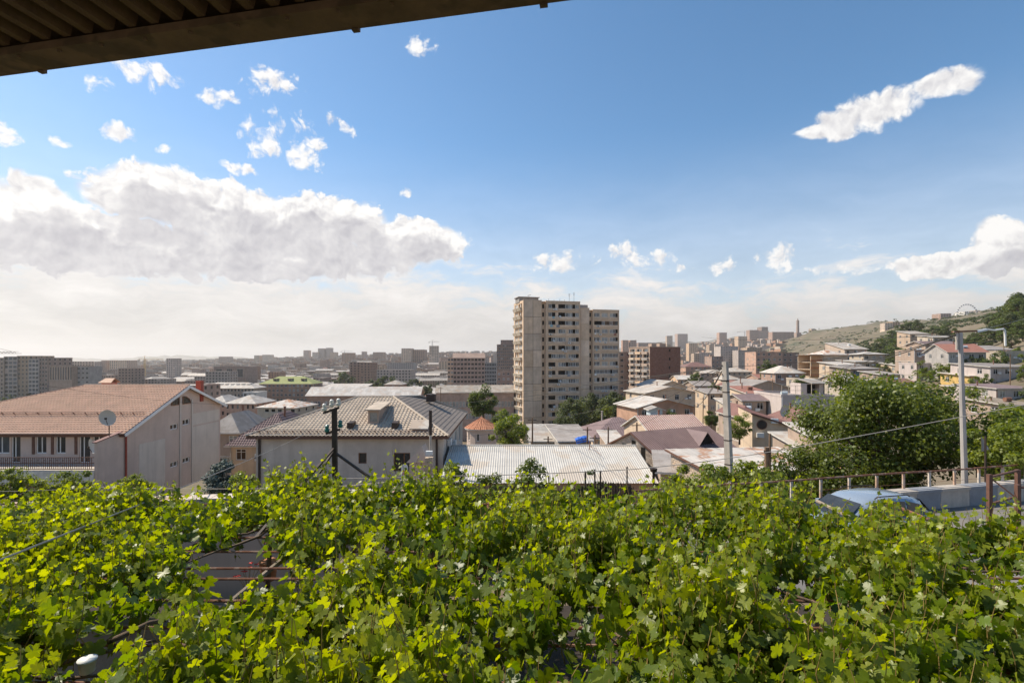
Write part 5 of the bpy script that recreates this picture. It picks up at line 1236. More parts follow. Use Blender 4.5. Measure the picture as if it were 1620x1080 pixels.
# valley houses to the right: (columns, wall top, distance, depth, rotation, wall, roof, windows, label)
VH = [
 (1062, 1092, 628, 175, 9, 0, 'cream', ('shed', .9, .4, 'slate'), 'cream shed with lean-to roof left of concrete pole'),
 (1160, 1195, 612, 170, 10, 8, 'brownwall', ('gabley', 2.0, .5, 'maroon'), 'brown house with dark gabled roof right of concrete pole'),
 (1178, 1250, 614, 140, 12, 6, 'brownwall', ('gabley', 2.2, .5, 'slate'), 'wide brown house with shallow grey gable'),
 (1183, 1218, 622, 115, 9, 4, 'beige', ('shed', 1.2, .5, 'redroof'), 'low house with rusty red lean-to roof in the valley'),
 (1175, 1212, 633, 100, 7, 2, 'brownwall', ('gable', 1.0, .5, 'purpleroof'), 'low dark-roofed house with a shaded porch'),
 (1145, 1172, 600, 210, 10, 0, 'cityA', ('hip', 1.8, .4, 'metalroof'), 'small house with white hipped roof behind concrete pole'),
 (1108, 1140, 590, 300, 12, 0, 'cityA', ('gable', 2.0, .4, 'metalroof'), 'pale hall with light roof beyond the concrete pole'),
 (1085, 1125, 580, 350, 14, 0, 'pinkstone', ('hip', 3.2, .6, 'maroon'), 'pinkish hall with maroon hipped roof in the valley'),
 (1126, 1144, 564, 380, 12, 4, 'brownstone', ('flat', 'slate'), 'dark brown block behind the concrete pole'),
 (1150, 1190, 588, 290, 12, 6, 'cityA', ('hip', 2.2, .5, 'metalroof'), 'house with broad light roof right of the concrete pole top'),
 (1226, 1268, 590, 170, 11, -4, 'pinkstone', ('hip', 2.4, .5, 'metalroof'), 'pinkish house with pale hipped roof by the big green tree'),
 (1246, 1272, 590, 178, 9, 10, 'brownwall', ('hip', 2.2, .5, 'slate'), 'slate-roofed house next to the pinkish hipped one'),
 (1196, 1238, 557, 290, 18, -6, 'pinkstone', ('flat', 'slate'), 'blank pinkish block with a ragged dark rooftop'),
 (1238, 1264, 558, 300, 16, 12, 'brownstone', ('flat', 'slate'), 'brown flats with dark windows beside blank pinkish block'),
 (1140, 1168, 548, 620, 20, 0, 'cityC', ('flat', 'slate'), 'dark grey office block below the monument slope'),
 (1168, 1182, 554, 600, 16, 0, 'cityC', ('flat', 'slate'), 'glassy grey block beside the dark office block'),
 (1182, 1206, 550, 640, 16, 0, 'cityA', ('flat', 'slate'), 'yellowish apartment slab below the monument slope'),
 (1218, 1240, 634, 130, 8, 0, 'cream', ('shed', .8, .4, 'metalroof'), 'white-roofed hut beside the mauve house'),
 (1150, 1180, 640, 110, 8, -6, 'cream', ('shed', .9, .5, 'metalroof'), 'small pale-roofed house right of concrete pole'),
 (1100, 1128, 610, 190, 10, 6, 'brownwall', ('gable', 1.6, .5, 'slate'), 'low slate-roofed house left of concrete pole'),
 (1072, 1100, 600, 230, 10, 0, 'cityA', ('gable', 1.8, .5, 'metalroof'), 'long pale-roofed house beside the brown block'),
 (1200, 1232, 598, 220, 10, 4, 'cityB', ('gable', 1.6, .5, 'redroof'), 'reddish-roofed house behind the wide brown gable house'),
 (1270, 1300, 600, 150, 9, 0, 'cream', ('flat', 'metalroof'), 'cream flat-roofed house below the orange balconies'),
 (1120, 1150, 622, 150, 9, 4, 'beige', ('shed', 1.0, .5, 'slate'), 'beige lean-to house behind the leaning concrete pole'),
]
for pl, pr, tp, Y, d, rz, wl, rf, lb in VH:
    n = max(2, int((pr-pl)/F*Y/2.8))
    hb('house' if Y < 250 else 'city_block', lb, pl, pr, tp, Y, d=d, rz=rz, cat='house' if Y < 250 else 'building', wall=wl, roof=rf, wins={'F': (n, 1.25, 1.4, 'double'), 'L': (2, 1.2, 1.3, 'double'), 'R': (2, 1.2, 1.3, 'double')}, rows=2 if Y < 250 else None, pb=tp+8)
# hillside houses at the right
def orange_flats():
    o = hb('balcony_house', 'three-storey house with orange balcony bands and pale roof', 1302, 1341, 561, 203, d=12, rz=0, cat='house', wall='beige', roof=('hip', 2.0, .7, 'rustroof'), wins={'R': (2, 1.1, 1.3, 'double')}, pb=600)
    H = [c for c in o.children if c.name.startswith('wall')][0].bound_box; Ht = max(b[2] for b in H)
    w = 4.6
    m = MB()
    for i in range(4): m.box(-w, .6, Ht-.15-i*2.9-.12, -.003, 9.5, Ht-.15-i*2.9+.1)
    m.box(-w, 9.5, Ht-9.3, -.003, 9.8, Ht-.05); m.box(-w, .6, Ht-9, -w+.3, .9, Ht-.05); m.box(-.4, .6, Ht-9, -.003, .9, Ht-.05)
    m.build('balcony_frame', 'beige', o)
    for i in range(3):
        p = MB(); p.box(-w-.03, .5, Ht-2.95-i*2.9, -.003, .59, Ht-1.85-i*2.9); p.build('balcony_parapet', 'orange', o)
    p = MB(); p.box(-w-.6, -.6, Ht+.0, -.5, 10.4, Ht+.12); p.build('balcony_roof', 'rustroof', o)
orange_flats()
HR = {}
HS = [
 (1336, 1372, 552, 225, 12, 6, 'cityA', ('shed', 3.4, .5, 'metalroof'), 'hillside house with big sloping white roof'),
 (1366, 1400, 560, 200, 10, -6, 'cream', ('hip', 1.0, .9, 'metalroof'), 'round-cornered cream house with flat pale roof'),
 (1354, 1392, 572, 185, 9, 4, 'cream', ('shed', .6, .7, 'metalroof'), 'low white-roofed house below the round-cornered one'),
 (1326, 1362, 577, 170, 9, 6, 'beige', ('shed', 1.0, .6, 'metalroof'), 'pale two-storey house with lean-to roof below orange balconies'),
 (1346, 1390, 583, 160, 9, 8, 'brownwall', ('shed', .9, .8, 'slate'), 'house with dark flat roof and pale blue parapet'),
 (1324, 1350, 600, 145, 8, 0, 'brownwall', ('gable', 1.2, .4, 'maroon'), 'small maroon-roofed house above the walnut tree'),
 (1340, 1372, 604, 130, 8, 6, 'cream', ('hip', 1.6, .4, 'metalroof'), 'cream hipped house above the walnut tree'),
 (1446, 1492, 554, 165, 9, -4, 'brownwall', ('flat', 'slate'), 'boxy brown hillside house with white windows'),
 (1450, 1500, 575, 158, 8, -4, 'mauve', ('flat', 'slate'), 'lower storey house under the boxy brown one'),
 (1464, 1516, 545, 176, 9, -2, 'brownwall', ('gable', 1.4, .6, 'purpleroof'), 'house with open loft under a dull brown roof'),
 (1500, 1560, 557, 150, 11, -10, 'greywall', ('gable', 2.6, .6, 'redroof'), 'long hillside house with worn red and white roof'),
 (1548, 1606, 553, 165, 10, -6, 'cityA', ('shed', 1.6, .6, 'slate'), 'hillside house with pale sloping roof right of red roofed one'),
 (1584, 1640, 556, 150, 10, 0, 'cream', ('flat', 'metalroof'), 'cream terrace house high on the right slope'),
 (1534, 1570, 594, 132, 9, 0, 'yellow', ('shed', .6, .6, 'metalroof'), 'yellow house with flat pale roof on the slope'),
 (1566, 1640, 580, 128, 10, 8, 'mauve', ('shed', .9, .5, 'slate'), 'big grey-mauve house on the right slope'),
 (1538, 1576, 615, 112, 7, 0, 'beige', ('shed', .5, .8, 'metalroof'), 'house with orange gallery and pale flat roof'),
 (1576, 1640, 614, 106, 9, 6, 'mauve', ('shed', .5, .4, 'purpleroof'), 'blank grey house beside the orange gallery'),
 (1420, 1450, 578, 175, 8, 0, 'beige', ('shed', .9, .5, 'metalroof'), 'half-hidden beige house left of the boxy brown house'),
 (1392, 1424, 592, 150, 8, 4, 'brownwall', ('shed', .9, .5, 'slate'), 'low dark-roofed house above the walnut crown'),
 (1404, 1450, 606, 128, 8, 4, 'cream', ('gable', 1.1, .5, 'maroon'), 'maroon and cream house peeping over the walnut crown'),
 (1590, 1640, 640, 84, 7, 4, 'brownwall', ('shed', .6, .5, 'oldwood'), 'shack of boards at the slope foot'),
 (1440, 1470, 528, 260, 9, 0, 'cityA', ('shed', 2.0, .5, 'metalroof'), 'house with white slanted roof under the hill trees'),
 (1476, 1510, 533, 230, 9, 0, 'cream', ('shed', 1.2, .5, 'metalroof'), 'pale-roofed house by the lamp crossbar'),
]
for pl, pr, tp, Y, d, rz, wl, rf, lb in HS:
    n = max(2, int((pr-pl)/F*Y/2.7))
    HR[lb] = hb('hillside_house', lb, pl, pr, tp, Y, d=d, rz=rz, cat='house', wall=wl, roof=rf, wins={'F': (n, 1.3, 1.35, 'double'), 'L': (2, 1.2, 1.3, 'double')}, rows=2, base_off=.1, glasses=['dark', 'glass', 'glass_pale', 'glass'], pb=tp+8)
a = to_local(HR['house with orange gallery and pale flat roof'], (px2(1538, 111), 111.0, pz(627, 111)))
m = MB(); m.box(a.x, a.y-.2, a.z-.12, a.x+4.6, a.y+.997, a.z); m.build('gallery_floor', 'concrete', HR['house with orange gallery and pale flat roof'])
m = MB(); m.box(a.x, a.y-.25, a.z+.002, a.x+4.6, a.y-.17, a.z+.95); m.build('gallery_parapet', 'orange', HR['house with orange gallery and pale flat roof'])
HB_ = HR['house with dark flat roof and pale blue parapet']; a = to_local(HB_, (px2(1352, 159.4), 159.4, pz(594, 158)))
m = MB(); m.box(a.x, a.y, a.z-.2, a.x+6.5, a.y+.15, a.z+.75); m.build('painted_parapet', 'teal', HB_)

# garden trees that stand before the valley and hillside houses
gt = [tree_mesh(50+i, 5, 2.2, 2.0, .9, 18, 1500, .3, m_, .12, bot=.02) for i, m_ in enumerate(('mid_leaf', 'light_leaf', 'walnut_leaf', 'light_leaf'))]
gr = random.Random(6)
for k, (pl, pr, tp, Y, d, rz, wl, rf, lb) in enumerate([q for q in VH if q[3] < 260]+HS):
    for s_ in range(3 if k % 2 else 2):
        px = gr.choice((pl-4, pr+3, pl+(pr-pl)*.3, pr-(pr-pl)*.25)); Yt = Y-gr.uniform(3, 7); x = px2(px, Yt); z = th(x, Yt); s = gr.uniform(.85, 1.35)
        s = min(s, max(.5, (pz(tp-5, Yt)-z)/5))
        tree('garden_tree', 'small garden tree in front of the '+' '.join(lb.split()[:7]), x, Yt, z-.2, gt[(k+s_) % 4], s, k*.9, 'garden tree before the '+' '.join(lb.split()[:6]))

# ------------------------------------------------------------------ the city spread over the plain
FARB = [  # skyline blocks: columns, top, distance, depth, wall, label
 (263, 277, 567, 900, 20, 'cityC', 'lone grey high-rise on the plain beside the yellow crane'),
 (150, 160, 572, 1300, 30, 'cityB', 'narrow brown slab in the first skyline row'), (160, 172, 570, 1350, 30, 'cityB', 'brown slab, second of the tight skyline row'), (173, 186, 571, 1320, 30, 'cityA', 'paler slab closing the tight skyline row'), (188, 206, 570, 1400, 30, 'cityB', 'wide brown slab ending the tight skyline row'),
 (93, 130, 572, 700, 24, 'cityA', 'cream attic-storey block behind the arched window block'), (187, 207, 583, 560, 20, 'cityB', 'unfinished grey concrete frame block on the plain'),
 (346, 361, 564, 2200, 40, 'cityB', 'pale blue far block on the plain horizon'), (402, 410, 562, 2300, 40, 'cityA', 'small far block left of its taller twin'), (415, 428, 561, 2300, 40, 'cityA', 'taller far twin block on the horizon'),
 (480, 488, 554, 2400, 30, 'cityB', 'slim dark tower standing alone on the horizon'), (494, 503, 557, 2400, 40, 'cityA', 'low left shoulder of the twin-peaked complex'), (503, 512, 551, 2420, 40, 'cityC', 'left peak of the twin-peaked complex'), (512, 517, 556, 2440, 40, 'cityC', 'saddle of the twin-peaked complex'), (516, 524, 550, 2430, 40, 'cityC', 'right peak of the twin-peaked complex'), (522, 529, 557, 2400, 40, 'cityA', 'low right shoulder of the twin-peaked complex'),
 (541, 558, 558, 1800, 30, 'cityB', 'grey construction block right of the twin-peaked complex'), (572, 579, 556, 2000, 30, 'cityB', 'brown domed tower on the skyline'), (590, 606, 557, 2100, 30, 'cityB', 'brown skyline block with stepped top'),
 (635, 650, 551, 1500, 40, 'cityA', 'tan skyline block left half of the wide pair'), (650, 671, 553, 1520, 40, 'cityB', 'brown skyline block right half of the wide pair'), (679, 694, 547, 1400, 26, 'cityA', 'grey tower under construction with a crane above'),
 (553, 570, 573, 620, 20, 'cityB', 'brown eight-storey slab among trees'), (570, 586, 574, 600, 22, 'brownstone', 'dark end of the brown eight-storey slab'),
 (596, 650, 585, 560, 24, 'cityC', 'long grey glass block behind the school'), (610, 655, 574, 800, 24, 'greywall', 'glass-fronted office block in the city middle'), (586, 608, 578, 760, 20, 'cityA', 'pale block with light roof left of the glass office'),
 (325, 360, 588, 560, 22, 'cityC', 'low grey-brown block before the portal hall'), (383, 402, 580, 760, 20, 'cityB', 'reddish brown block right of the portal hall'),
 (760, 771, 565, 900, 22, 'cityC', 'dark glass tower behind the nine-storey brown block'), (694, 712, 572, 1100, 30, 'cityA', 'tan terrace above the school roofs'),
 (985, 994, 538, 1800, 30, 'cityB', 'left one of two brown towers right of the tan tower'), (997, 1007, 538, 1800, 30, 'cityB', 'right one of two brown towers right of the tan tower'), (1010, 1048, 542, 2200, 40, 'cityB', 'wide dim block behind the brick-ended block'),
 (1055, 1064, 531, 2800, 40, 'cityA', 'slim far tower on the right skyline'), (1072, 1088, 528, 2900, 40, 'cityB', 'broad far block on the right skyline'), (1090, 1104, 543, 1700, 30, 'cityA', 'white slab on the right slope of the city'),
 (1098, 1106, 559, 900, 20, 'cityA', 'cream high block left of the dark office'), (1106, 1122, 558, 900, 20, 'cityC', 'grey high block beside the cream one'), (1122, 1130, 545, 1900, 30, 'cityA', 'pinkish slab on the monument hill foot'),
 (1138, 1150, 526, 2600, 40, 'cityB', 'dim block on the monument hill skyline'), (1186, 1200, 522, 2300, 40, 'cityB', 'grey concrete frame on the monument hill'), (1200, 1216, 523, 2300, 40, 'pinkstone', 'orange-pink block on the monument hill'), (1205, 1215, 517, 2350, 40, 'cityB', 'brown tower behind the orange-pink hill block'), (1222, 1256, 525, 2000, 30, 'cityB', 'long low dark terrace left of the monument column'),
 (1284, 1290, 520, 1900, 20, 'cityA', 'small block right of the monument column'), (1168, 1182, 532, 1900, 30, 'cityA', 'pink slab below the hill crane'),
 (1488, 1505, 496, 1150, 26, 'cityB', 'pinkish round-edged block on the hill crest'), (1526, 1546, 493, 1200, 26, 'whitepaint', 'white stepped block behind the big wheel'), (1544, 1551, 491, 1210, 20, 'cityC', 'grey tower beside the white stepped block'), (1555, 1565, 494, 1180, 20, 'whitepaint', 'white hill-crest block right of the big wheel'), (1562, 1578, 492, 1190, 20, 'cityA', 'cream hill-crest block above the slope trees'),
 (1400, 1412, 511, 900, 14, 'cityA', 'ruined pale building on the bare hill crest'), (1412, 1424, 509, 900, 14, 'cityA', 'ruined arcade on the bare hill crest'),
]
for pl, pr, tp, Y, d, wl, lb in FARB:
    w = (pr-pl)/F*Y
    hb('city_block', lb, pl, pr, tp, Y, d=d, rz=random.Random(pl).uniform(-8, 8), cat='building', wall=wl, roof=('flat', 'slate'), parts=Y < 500, fh=3.2 if Y < 1000 else 4.2, pb=tp+(9 if Y > 1000 else 14),
       wins={'F': (max(3, int(w/(3.4 if Y < 1000 else 5))), 1.7 if Y < 1000 else 2.6, 1.6 if Y < 1000 else 2.2, 'single'), 'R': (4, 1.8, 1.6, 'single'), 'L': (4, 1.8, 1.6, 'single')})

# scattered houses and blocks
PROTO = []
ROOFN = {'metalroof': 'pale metal', 'slate': 'dull grey', 'maroon': 'maroon'}; SHAPE = {'hip': 'hipped', 'gable': 'gabled', 'shed': 'slanting', 'flat': 'flat'}; WALLN = {'cityA': 'tan', 'cityB': 'brown', 'cityC': 'grey'}; KINDN = {'low': 'low house', 'mid': 'mid-rise block', 'high': 'tall slab'}
def proto(kind, i, w, d, H, wl, rf, lab):
    size = 'long' if w > 18 and kind == 'low' else 'wide' if w > 36 else 'compact'
    lb = f"{size} {WALLN[wl]} {KINDN[kind]} with {ROOFN[rf[-1]]} {SHAPE[rf[0]]} roof on the city plain"; lab = (lb, f"{size} {WALLN[wl]} {KINDN[kind]}s, {ROOFN[rf[-1]]} {SHAPE[rf[0]]} roofs")
    n = max(2, int(w/3.1))
    o = building({'low': 'city_house', 'mid': 'city_block', 'high': 'city_tower'}[kind], lab[0], 'house' if kind == 'low' else 'building', 0, 0, -500, 0, w, d, H, wall=wl, roof=rf, parts=False, seed=i, group=lab[1], fh=3.0,
                 wins={'F': (n, 1.5, 1.5, 'single'), 'B': (n, 1.5, 1.5, 'single'), 'L': (max(2, int(d/3.4)), 1.5, 1.5, 'single'), 'R': (max(2, int(d/3.4)), 1.5, 1.5, 'single')})
    PROTO.append((kind, w, d, H, o, [False]))
LL = ('low pale-roofed house among the roofs of the city plain', 'low houses of the city plain')
LB = ('brown or tan mid-rise block among the roofs of the city plain', 'mid-rise blocks of the city plain')
LT = ('tall slab rising above the roofs of the city plain', 'tall slabs of the city plain')
for i, (w, d, H, wl, rf) in enumerate(((12, 10, 6.5, 'cityA', ('hip', 2.2, .5, 'metalroof')), (16, 11, 7, 'cityB', ('gable', 2.4, .5, 'metalroof')), (10, 9, 5, 'cityA', ('gable', 2.0, .4, 'slate')), (14, 10, 7.5, 'cityB', ('hip', 2.4, .5, 'maroon')), (20, 12, 8, 'cityA', ('gable', 2.6, .5, 'metalroof')), (24, 12, 8, 'cityC', ('shed', 2.0, .4, 'metalroof')), (11, 11, 8, 'cityB', ('hip', 2.0, .4, 'slate')))):
    proto('low', i, w, d, H, wl, rf, LL)
for i, (w, d, H, wl, rf) in enumerate(((34, 13, 12.5, 'cityB', ('flat', 'slate')), (40, 14, 12.5, 'cityA', ('gable', 3, .5, 'metalroof')), (26, 14, 15.5, 'cityC', ('flat', 'slate')), (22, 16, 18, 'cityB', ('flat', 'metalroof')), (36, 13, 9.5, 'cityA', ('hip', 3, .5, 'metalroof')))):
    proto('mid', 10+i, w, d, H, wl, rf, LB)
for i, (w, d, H, wl) in enumerate(((24, 16, 30, 'cityB'), (18, 16, 34, 'cityA'), (40, 14, 28, 'cityC'))):
    proto('high', 20+i, w, d, H, wl, ('flat', 'slate'), LT)
srng = random.Random(77); placed = []; counts = {'low': 0, 'mid': 0, 'high': 0}
def free(px, Y, w, d, top, marg=1.0):
    hw = w/2*F/Y
    for pl, pr, pb, hy in HERO:
        if px+hw > pl and px-hw < pr:
            if Y < hy and top < pb: return False
            if abs(Y-hy) < 26: return False
    x = px2(px, Y)
    for a, b, r in placed:
        if (a-x)**2+(b-Y)**2 < (r+max(w, d)*.52)**2*marg: return False
    return True
tries = 0
while tries < 26000 and sum(counts.values()) < 512:
    tries += 1
    px = srng.uniform(-120, 1290); Y = 150*math.exp(srng.random()*2.35)
    if px > 980 and srng.random() < .35: continue
    kind = srng.choices(('low', 'mid', 'high'), (.95, .05, .0) if Y < 560 else (.72, .26, .02))[0]
    if px > 1000 and Y < 420: kind = 'low'
    if counts[kind] >= {'low': 300, 'mid': 200, 'high': 12}[kind]: continue
    c = srng.choice([p for p in PROTO if p[0] == kind]); _, w, d, H, o, used = c
    x = px2(px, Y); z = th(x, Y); top = HZ-(z+H+2.5)/Y*F
    lim = 571 if px < 330 else 562 if px < 480 else 557 if px < 990 else 547
    if top < lim or (kind == 'high' and px > 1130): continue
    if px > 1180 and z > -14: continue
    if not free(px, Y, w, d, top): continue
    placed.append((x, Y, max(w, d)*.5)); counts[kind] += 1
    t = o if not used[0] else copy_tree(o)
    used[0] = True
    far = 'close behind the hillside houses' if Y < 420 and px > 980 else 'in the near streets of the city' if Y < 420 else 'halfway across the city' if Y < 800 else 'far out on the city plain'
    t['label'] = t['label'].split(' on the city plain')[0].split(' in the near')[0].split(' close behind')[0].split(' halfway')[0].split(' far out')[0]+' '+far; t['group'] = t['group'].split(', near')[0].split(' @')[0]+' @ '+far
    t.location = (x, Y, z-1.0); t.rotation_euler = (0, 0, R(srng.choice((0, 0, 8, -8, 15, -20, 90, 75))+srng.uniform(-4, 4))); t.scale = (srng.uniform(.85, 1.1), srng.uniform(.85, 1.1), srng.uniform(.9, 1.08))
# far roofs that merge into one mass
def far_mass():
    rg = random.Random(9)
    for nm, wl, cnt in (('far_city', 'cityA', 4200), ('far_city', 'cityB', 4200), ('far_city', 'cityC', 1600)):
        m = MB()
        for i in range(cnt):
            px = rg.uniform(-250, 1240); Y = 620*math.exp(rg.random()**.8*2.3)
            x = px2(px, Y); z = th(x, Y); w, d = rg.uniform(10, 34), rg.uniform(9, 20)
            h = rg.choice((6, 8, 9, 12, 15, 16))
            if px > 1060: h = min(h, 16)
            top = HZ-(z+h)/Y*F
            if top < (568.5 if px < 330 else 560 if px < 480 else 553 if px < 990 else 527): continue
            if any(pl-1 < px+w/2*F/Y and px-w/2*F/Y < pr+1 and Y < hy and top < pb for pl, pr, pb, hy in HERO): continue
            if Y < 1600 and any((A-x)**2+(B-Y)**2 < (r+max(w, d)*.55)**2 for A, B, r in placed): continue
            if Y < 1600: h = rg.choice((4, 5, 6, 7, 9))
            a = rg.uniform(-.4, .4); c, s = math.cos(a), math.sin(a)
            q = [(x+c*u-s*v, Y+s*u+c*v) for u, v in ((-w/2, -d/2), (w/2, -d/2), (w/2, d/2), (-w/2, d/2))]
            mi = 1 if rg.random() < .6 else 2
            n = len(m.v); m.hexa([(*p, z-4) for p in q], [(*p, z+h) for p in q]); m.m[-5] = mi
            nf = int(h/3.2)                       # storeys as real set-in bands
            for k in range(nf):
                zz = z+h-1.2-k*3.2-1.5
                if zz < z: break
                e = .06
                for (p0, p1) in ((q[0], q[1]),):
                    dx, dy = (p1[0]-p0[0]), (p1[1]-p0[1]); L_ = math.hypot(dx, dy); nx, ny = dy/L_*e, -dx/L_*e
                    m.face([(p0[0]+dx*.06+nx, p0[1]+dy*.06+ny, zz), (p1[0]-dx*.06+nx, p1[1]-dy*.06+ny, zz), (p1[0]-dx*.06+nx, p1[1]-dy*.06+ny, zz+1.4), (p0[0]+dx*.06+nx, p0[1]+dy*.06+ny, zz+1.4)], 3)
        o = m.build(nm, [wl, 'metalroof', 'slate', 'glass']); tag(o, {'cityA': 'mass of tan blocks fading into the far plain', 'cityB': 'mass of brown blocks fading into the far plain', 'cityC': 'mass of grey blocks fading into the far plain'}[wl], 'city'); o['kind'] = 'stuff'
far_mass()
# trees in the city
ft = [tree_mesh(60+i, 9, 4, 3.6, 2, 16, 520, 1.1, 'far_leaf', .3, bot=.02) for i in range(4)]
trg = random.Random(31); nt_ = 0
for k in range(2500):
    if nt_ >= 150: break
    px = trg.uniform(-40, 1200); Y = 130*math.exp(trg.random()*2.0)
    if 440 < px < 720 and trg.random() < .0: continue
    s = trg.uniform(.8, 1.35); x = px2(px, Y); z = th(x, Y); top = HZ-(z+9*s)/Y*F
    if not free(px, Y, 6, 6, top, .8): continue
    placed.append((x, Y, 3)); wh = ('among the low houses of the valley' if px > 980 else 'around the school wings' if px > 480 else 'behind the orange-roofed house') if Y < 330 else 'halfway across the city plain' if Y < 600 else 'far out on the city plain'; tree('city_tree', f'small dark street tree {wh}', x, Y, z-.4, ft[k % 4], s, k*.7, f'street trees {wh}'); nt_ += 1
for i, (px, tp, Y) in enumerate(((590, 592, 420), (602, 594, 400), (612, 591, 430), (622, 595, 410), (632, 598, 390), (644, 600, 380), (655, 596, 400), (668, 604, 330), (672, 600, 350), (583, 599, 400), (545, 585, 520), (547, 584, 540))):
    x = px2(px, Y); z = th(x, Y); tree('city_tree', 'dense green tree in the park strip behind the school', x, Y, z-.4, ft[i % 4], (pz(tp, Y)-z)/9, i, 'park trees behind the school')
# hillside trees
ht = [tree_mesh(80+i, 9, 5, 4.4, 1.5, 24, 2600, .55, 'dark_leaf' if i % 2 else 'mid_leaf', .3, bot=.0) for i in range(4)]
HT = [(1412, 520, 330), (1425, 512, 340), (1438, 506, 345), (1452, 505, 350), (1400, 532, 300), (1385, 540, 290), (1418, 530, 290), (1432, 524, 310), (1465, 520, 330), (1480, 516, 350), (1492, 511, 355), (1503, 512, 350), (1512, 520, 330), (1376, 545, 270), (1395, 548, 255), (1448, 530, 280), (1410, 545, 250), (1540, 525, 300), (1552, 520, 300), (1562, 512, 300), (1573, 505, 295), (1584, 497, 290), (1596, 488, 285), (1606, 480, 280), (1616, 474, 280), (1595, 505, 250), (1610, 498, 245), (1580, 515, 250), (1620, 490, 250), (1565, 528, 245), (1605, 515, 220), (1545, 538, 250), (1556, 552, 170), (1545, 562, 160), (1575, 560, 140), (1420, 560, 210), (1436, 566, 190), (1408, 570, 180), (1620, 460, 330), (1606, 462, 330), (1630, 470, 300), (1530, 534, 270), (1524, 545, 220), (1440, 548, 240), (1428, 552, 230), (1568, 500, 300), (1576, 494, 300), (1588, 486, 290), (1598, 478, 280), (1609, 470, 270), (1618, 464, 260), (1625, 480, 250), (1590, 500, 230), (1600, 492, 230), (1612, 505, 210), (1574, 510, 240), (1585, 522, 210), (1600, 528, 200), (1618, 518, 200), (1560, 535, 220), (1548, 530, 240)]
for i, (px, tp, Y) in enumerate(HT):
    best = None
    for Yc in range(140, 900, 8):                # the distance at which a tree of usual height on the slope reaches that row
        sc = (pz(tp, Yc)-th(px2(px, Yc), Yc))/9
        if .55 < sc < (1.9 if px > 1555 else 1.35) and (best is None or abs(Yc-Y) < abs(best[0]-Y)): best = (Yc, sc)
    Y, s = best or (Y, .9); x = px2(px, Y); z = th(x, Y); zz = z
    kd = 'dark green' if i % 2 else 'fresh green'
    wh = 'at the lower end of the slope thicket' if px < 1402 else 'in the round thicket above the hillside houses' if px < 1460 and Y > 240 else 'between the hillside houses' if Y < 240 and px < 1530 else 'between the thicket and the lamp crossbar' if px < 1518 else 'on the slope below the big wheel' if px < 1570 else 'on the steep tree-covered slope edge'
    tree('hillside_tree', f'{kd} tree {wh}', x, Y, min(zz, z), ht[i % 4], s, i*1.3, f'{kd} trees {wh}')
def scrub():
    rg = np.random.default_rng(4); n = 5200
    px = rg.uniform(1120, 1720, n); Y = 260*np.exp(rg.random(n)*1.9); x = (px-CX)/F*Y; z = terrain(x, Y)
    msk = (np.sin(x*.021+Y*.013)+np.sin(x*.047-Y*.03+1)+rg.random(n)*1.2 > .35)&(z > -25)
    x, Y, z = x[msk], Y[msk], z[msk]; r = rg.uniform(.8, 2.4, len(x))*(1+Y/1500)
    k = 16; c = np.repeat(np.stack([x, Y, z+r*.3], 1), k, 0); rr = np.repeat(r, k); d = unit(rg.normal(size=(len(c), 3))); d[:, 2] = np.abs(d[:, 2])*.7
    V, Fq, tt = scatter_leaves(c+d*rr[:, None]*.8, d+rg.normal(size=d.shape)*.4, rg.normal(size=d.shape), rr*.75, rg.random(len(c)), DIA_V, DIA_F)
    o = link('hill_scrub', np_mesh('hill_scrub', V, Fq, tt, 'far_leaf')); tag(o, 'dark scrub dotted over the dry hillside', 'scrub'); o['kind'] = 'stuff'
    n = 3000; px = rg.uniform(-100, 1150, n); Y = 300*np.exp(rg.random(n)*2.0); x = (px-CX)/F*Y; z = terrain(x, Y); r = rg.uniform(2.0, 4.2, n)
    k = 10; c = np.repeat(np.stack([x, Y, z+r*.6], 1), k, 0); rr = np.repeat(r, k); d = unit(rg.normal(size=(len(c), 3)))
    V, Fq, tt = scatter_leaves(c+d*rr[:, None]*.7, d+rg.normal(size=d.shape)*.4, rg.normal(size=d.shape), rr*.8, rg.random(len(c)), DIA_V, DIA_F)
    o = link('street_greenery', np_mesh('street_greenery', V, Fq, tt, 'far_leaf')); tag(o, 'low greenery filling the streets of the city plain', 'greenery'); o['kind'] = 'stuff'
scrub()
# landmark column, big wheel, cranes
Y = 1500; t = empty('monument_column', 'tall slim stone column monument on the hill crest', 'monument', pt(1262, 527, Y))
m = MB(); m.box(-7, -7, -12, 7, 7, 1.5); m.build('base', 'monument', t)
m = MB(); m.lathe((0, 0, 1.4), [(0, 4.4), (18, 3.9), (34, 3.6), (34.2, 4.3), (36, 4.3)], 12); m.build('shaft', 'monument', t)
m = MB(); m.lathe((0, 0, 37.3), [(0, 2.2), (3, 1.4), (3.2, 2.0), (5, 1.0), (8, .15)], 8); m.build('finial', 'monument', t)
Y = 1000; t = empty('ferris_wheel', 'big observation wheel rising over the hill crest', 'wheel', pt(1530, 497, Y))
m = MB(); n = 32; rr = 20
m.tube([(rr*math.cos(2*math.pi*i/n), 0, rr*math.sin(2*math.pi*i/n)) for i in range(n+1)], .28, 5); m.tube([(rr*.9*math.cos(2*math.pi*i/n), 0, rr*.9*math.sin(2*math.pi*i/n)) for i in range(n+1)], .16, 5); m.build('rim', 'white', t)
for i in range(12):
    m = MB(); a = 2*math.pi*i/12; m.tube([(0, 0, 0), (rr*math.cos(a), 0, rr*math.sin(a))], .1, 4); m.build('spoke', 'white', t)
gb = MB(); gb.lathe((0, 0, -1.6), [(0, .5), (.3, 1.15), (1.7, 1.25), (2.3, .5)], 8); gme_ = gb.mesh('gondola', 'bluegrey')
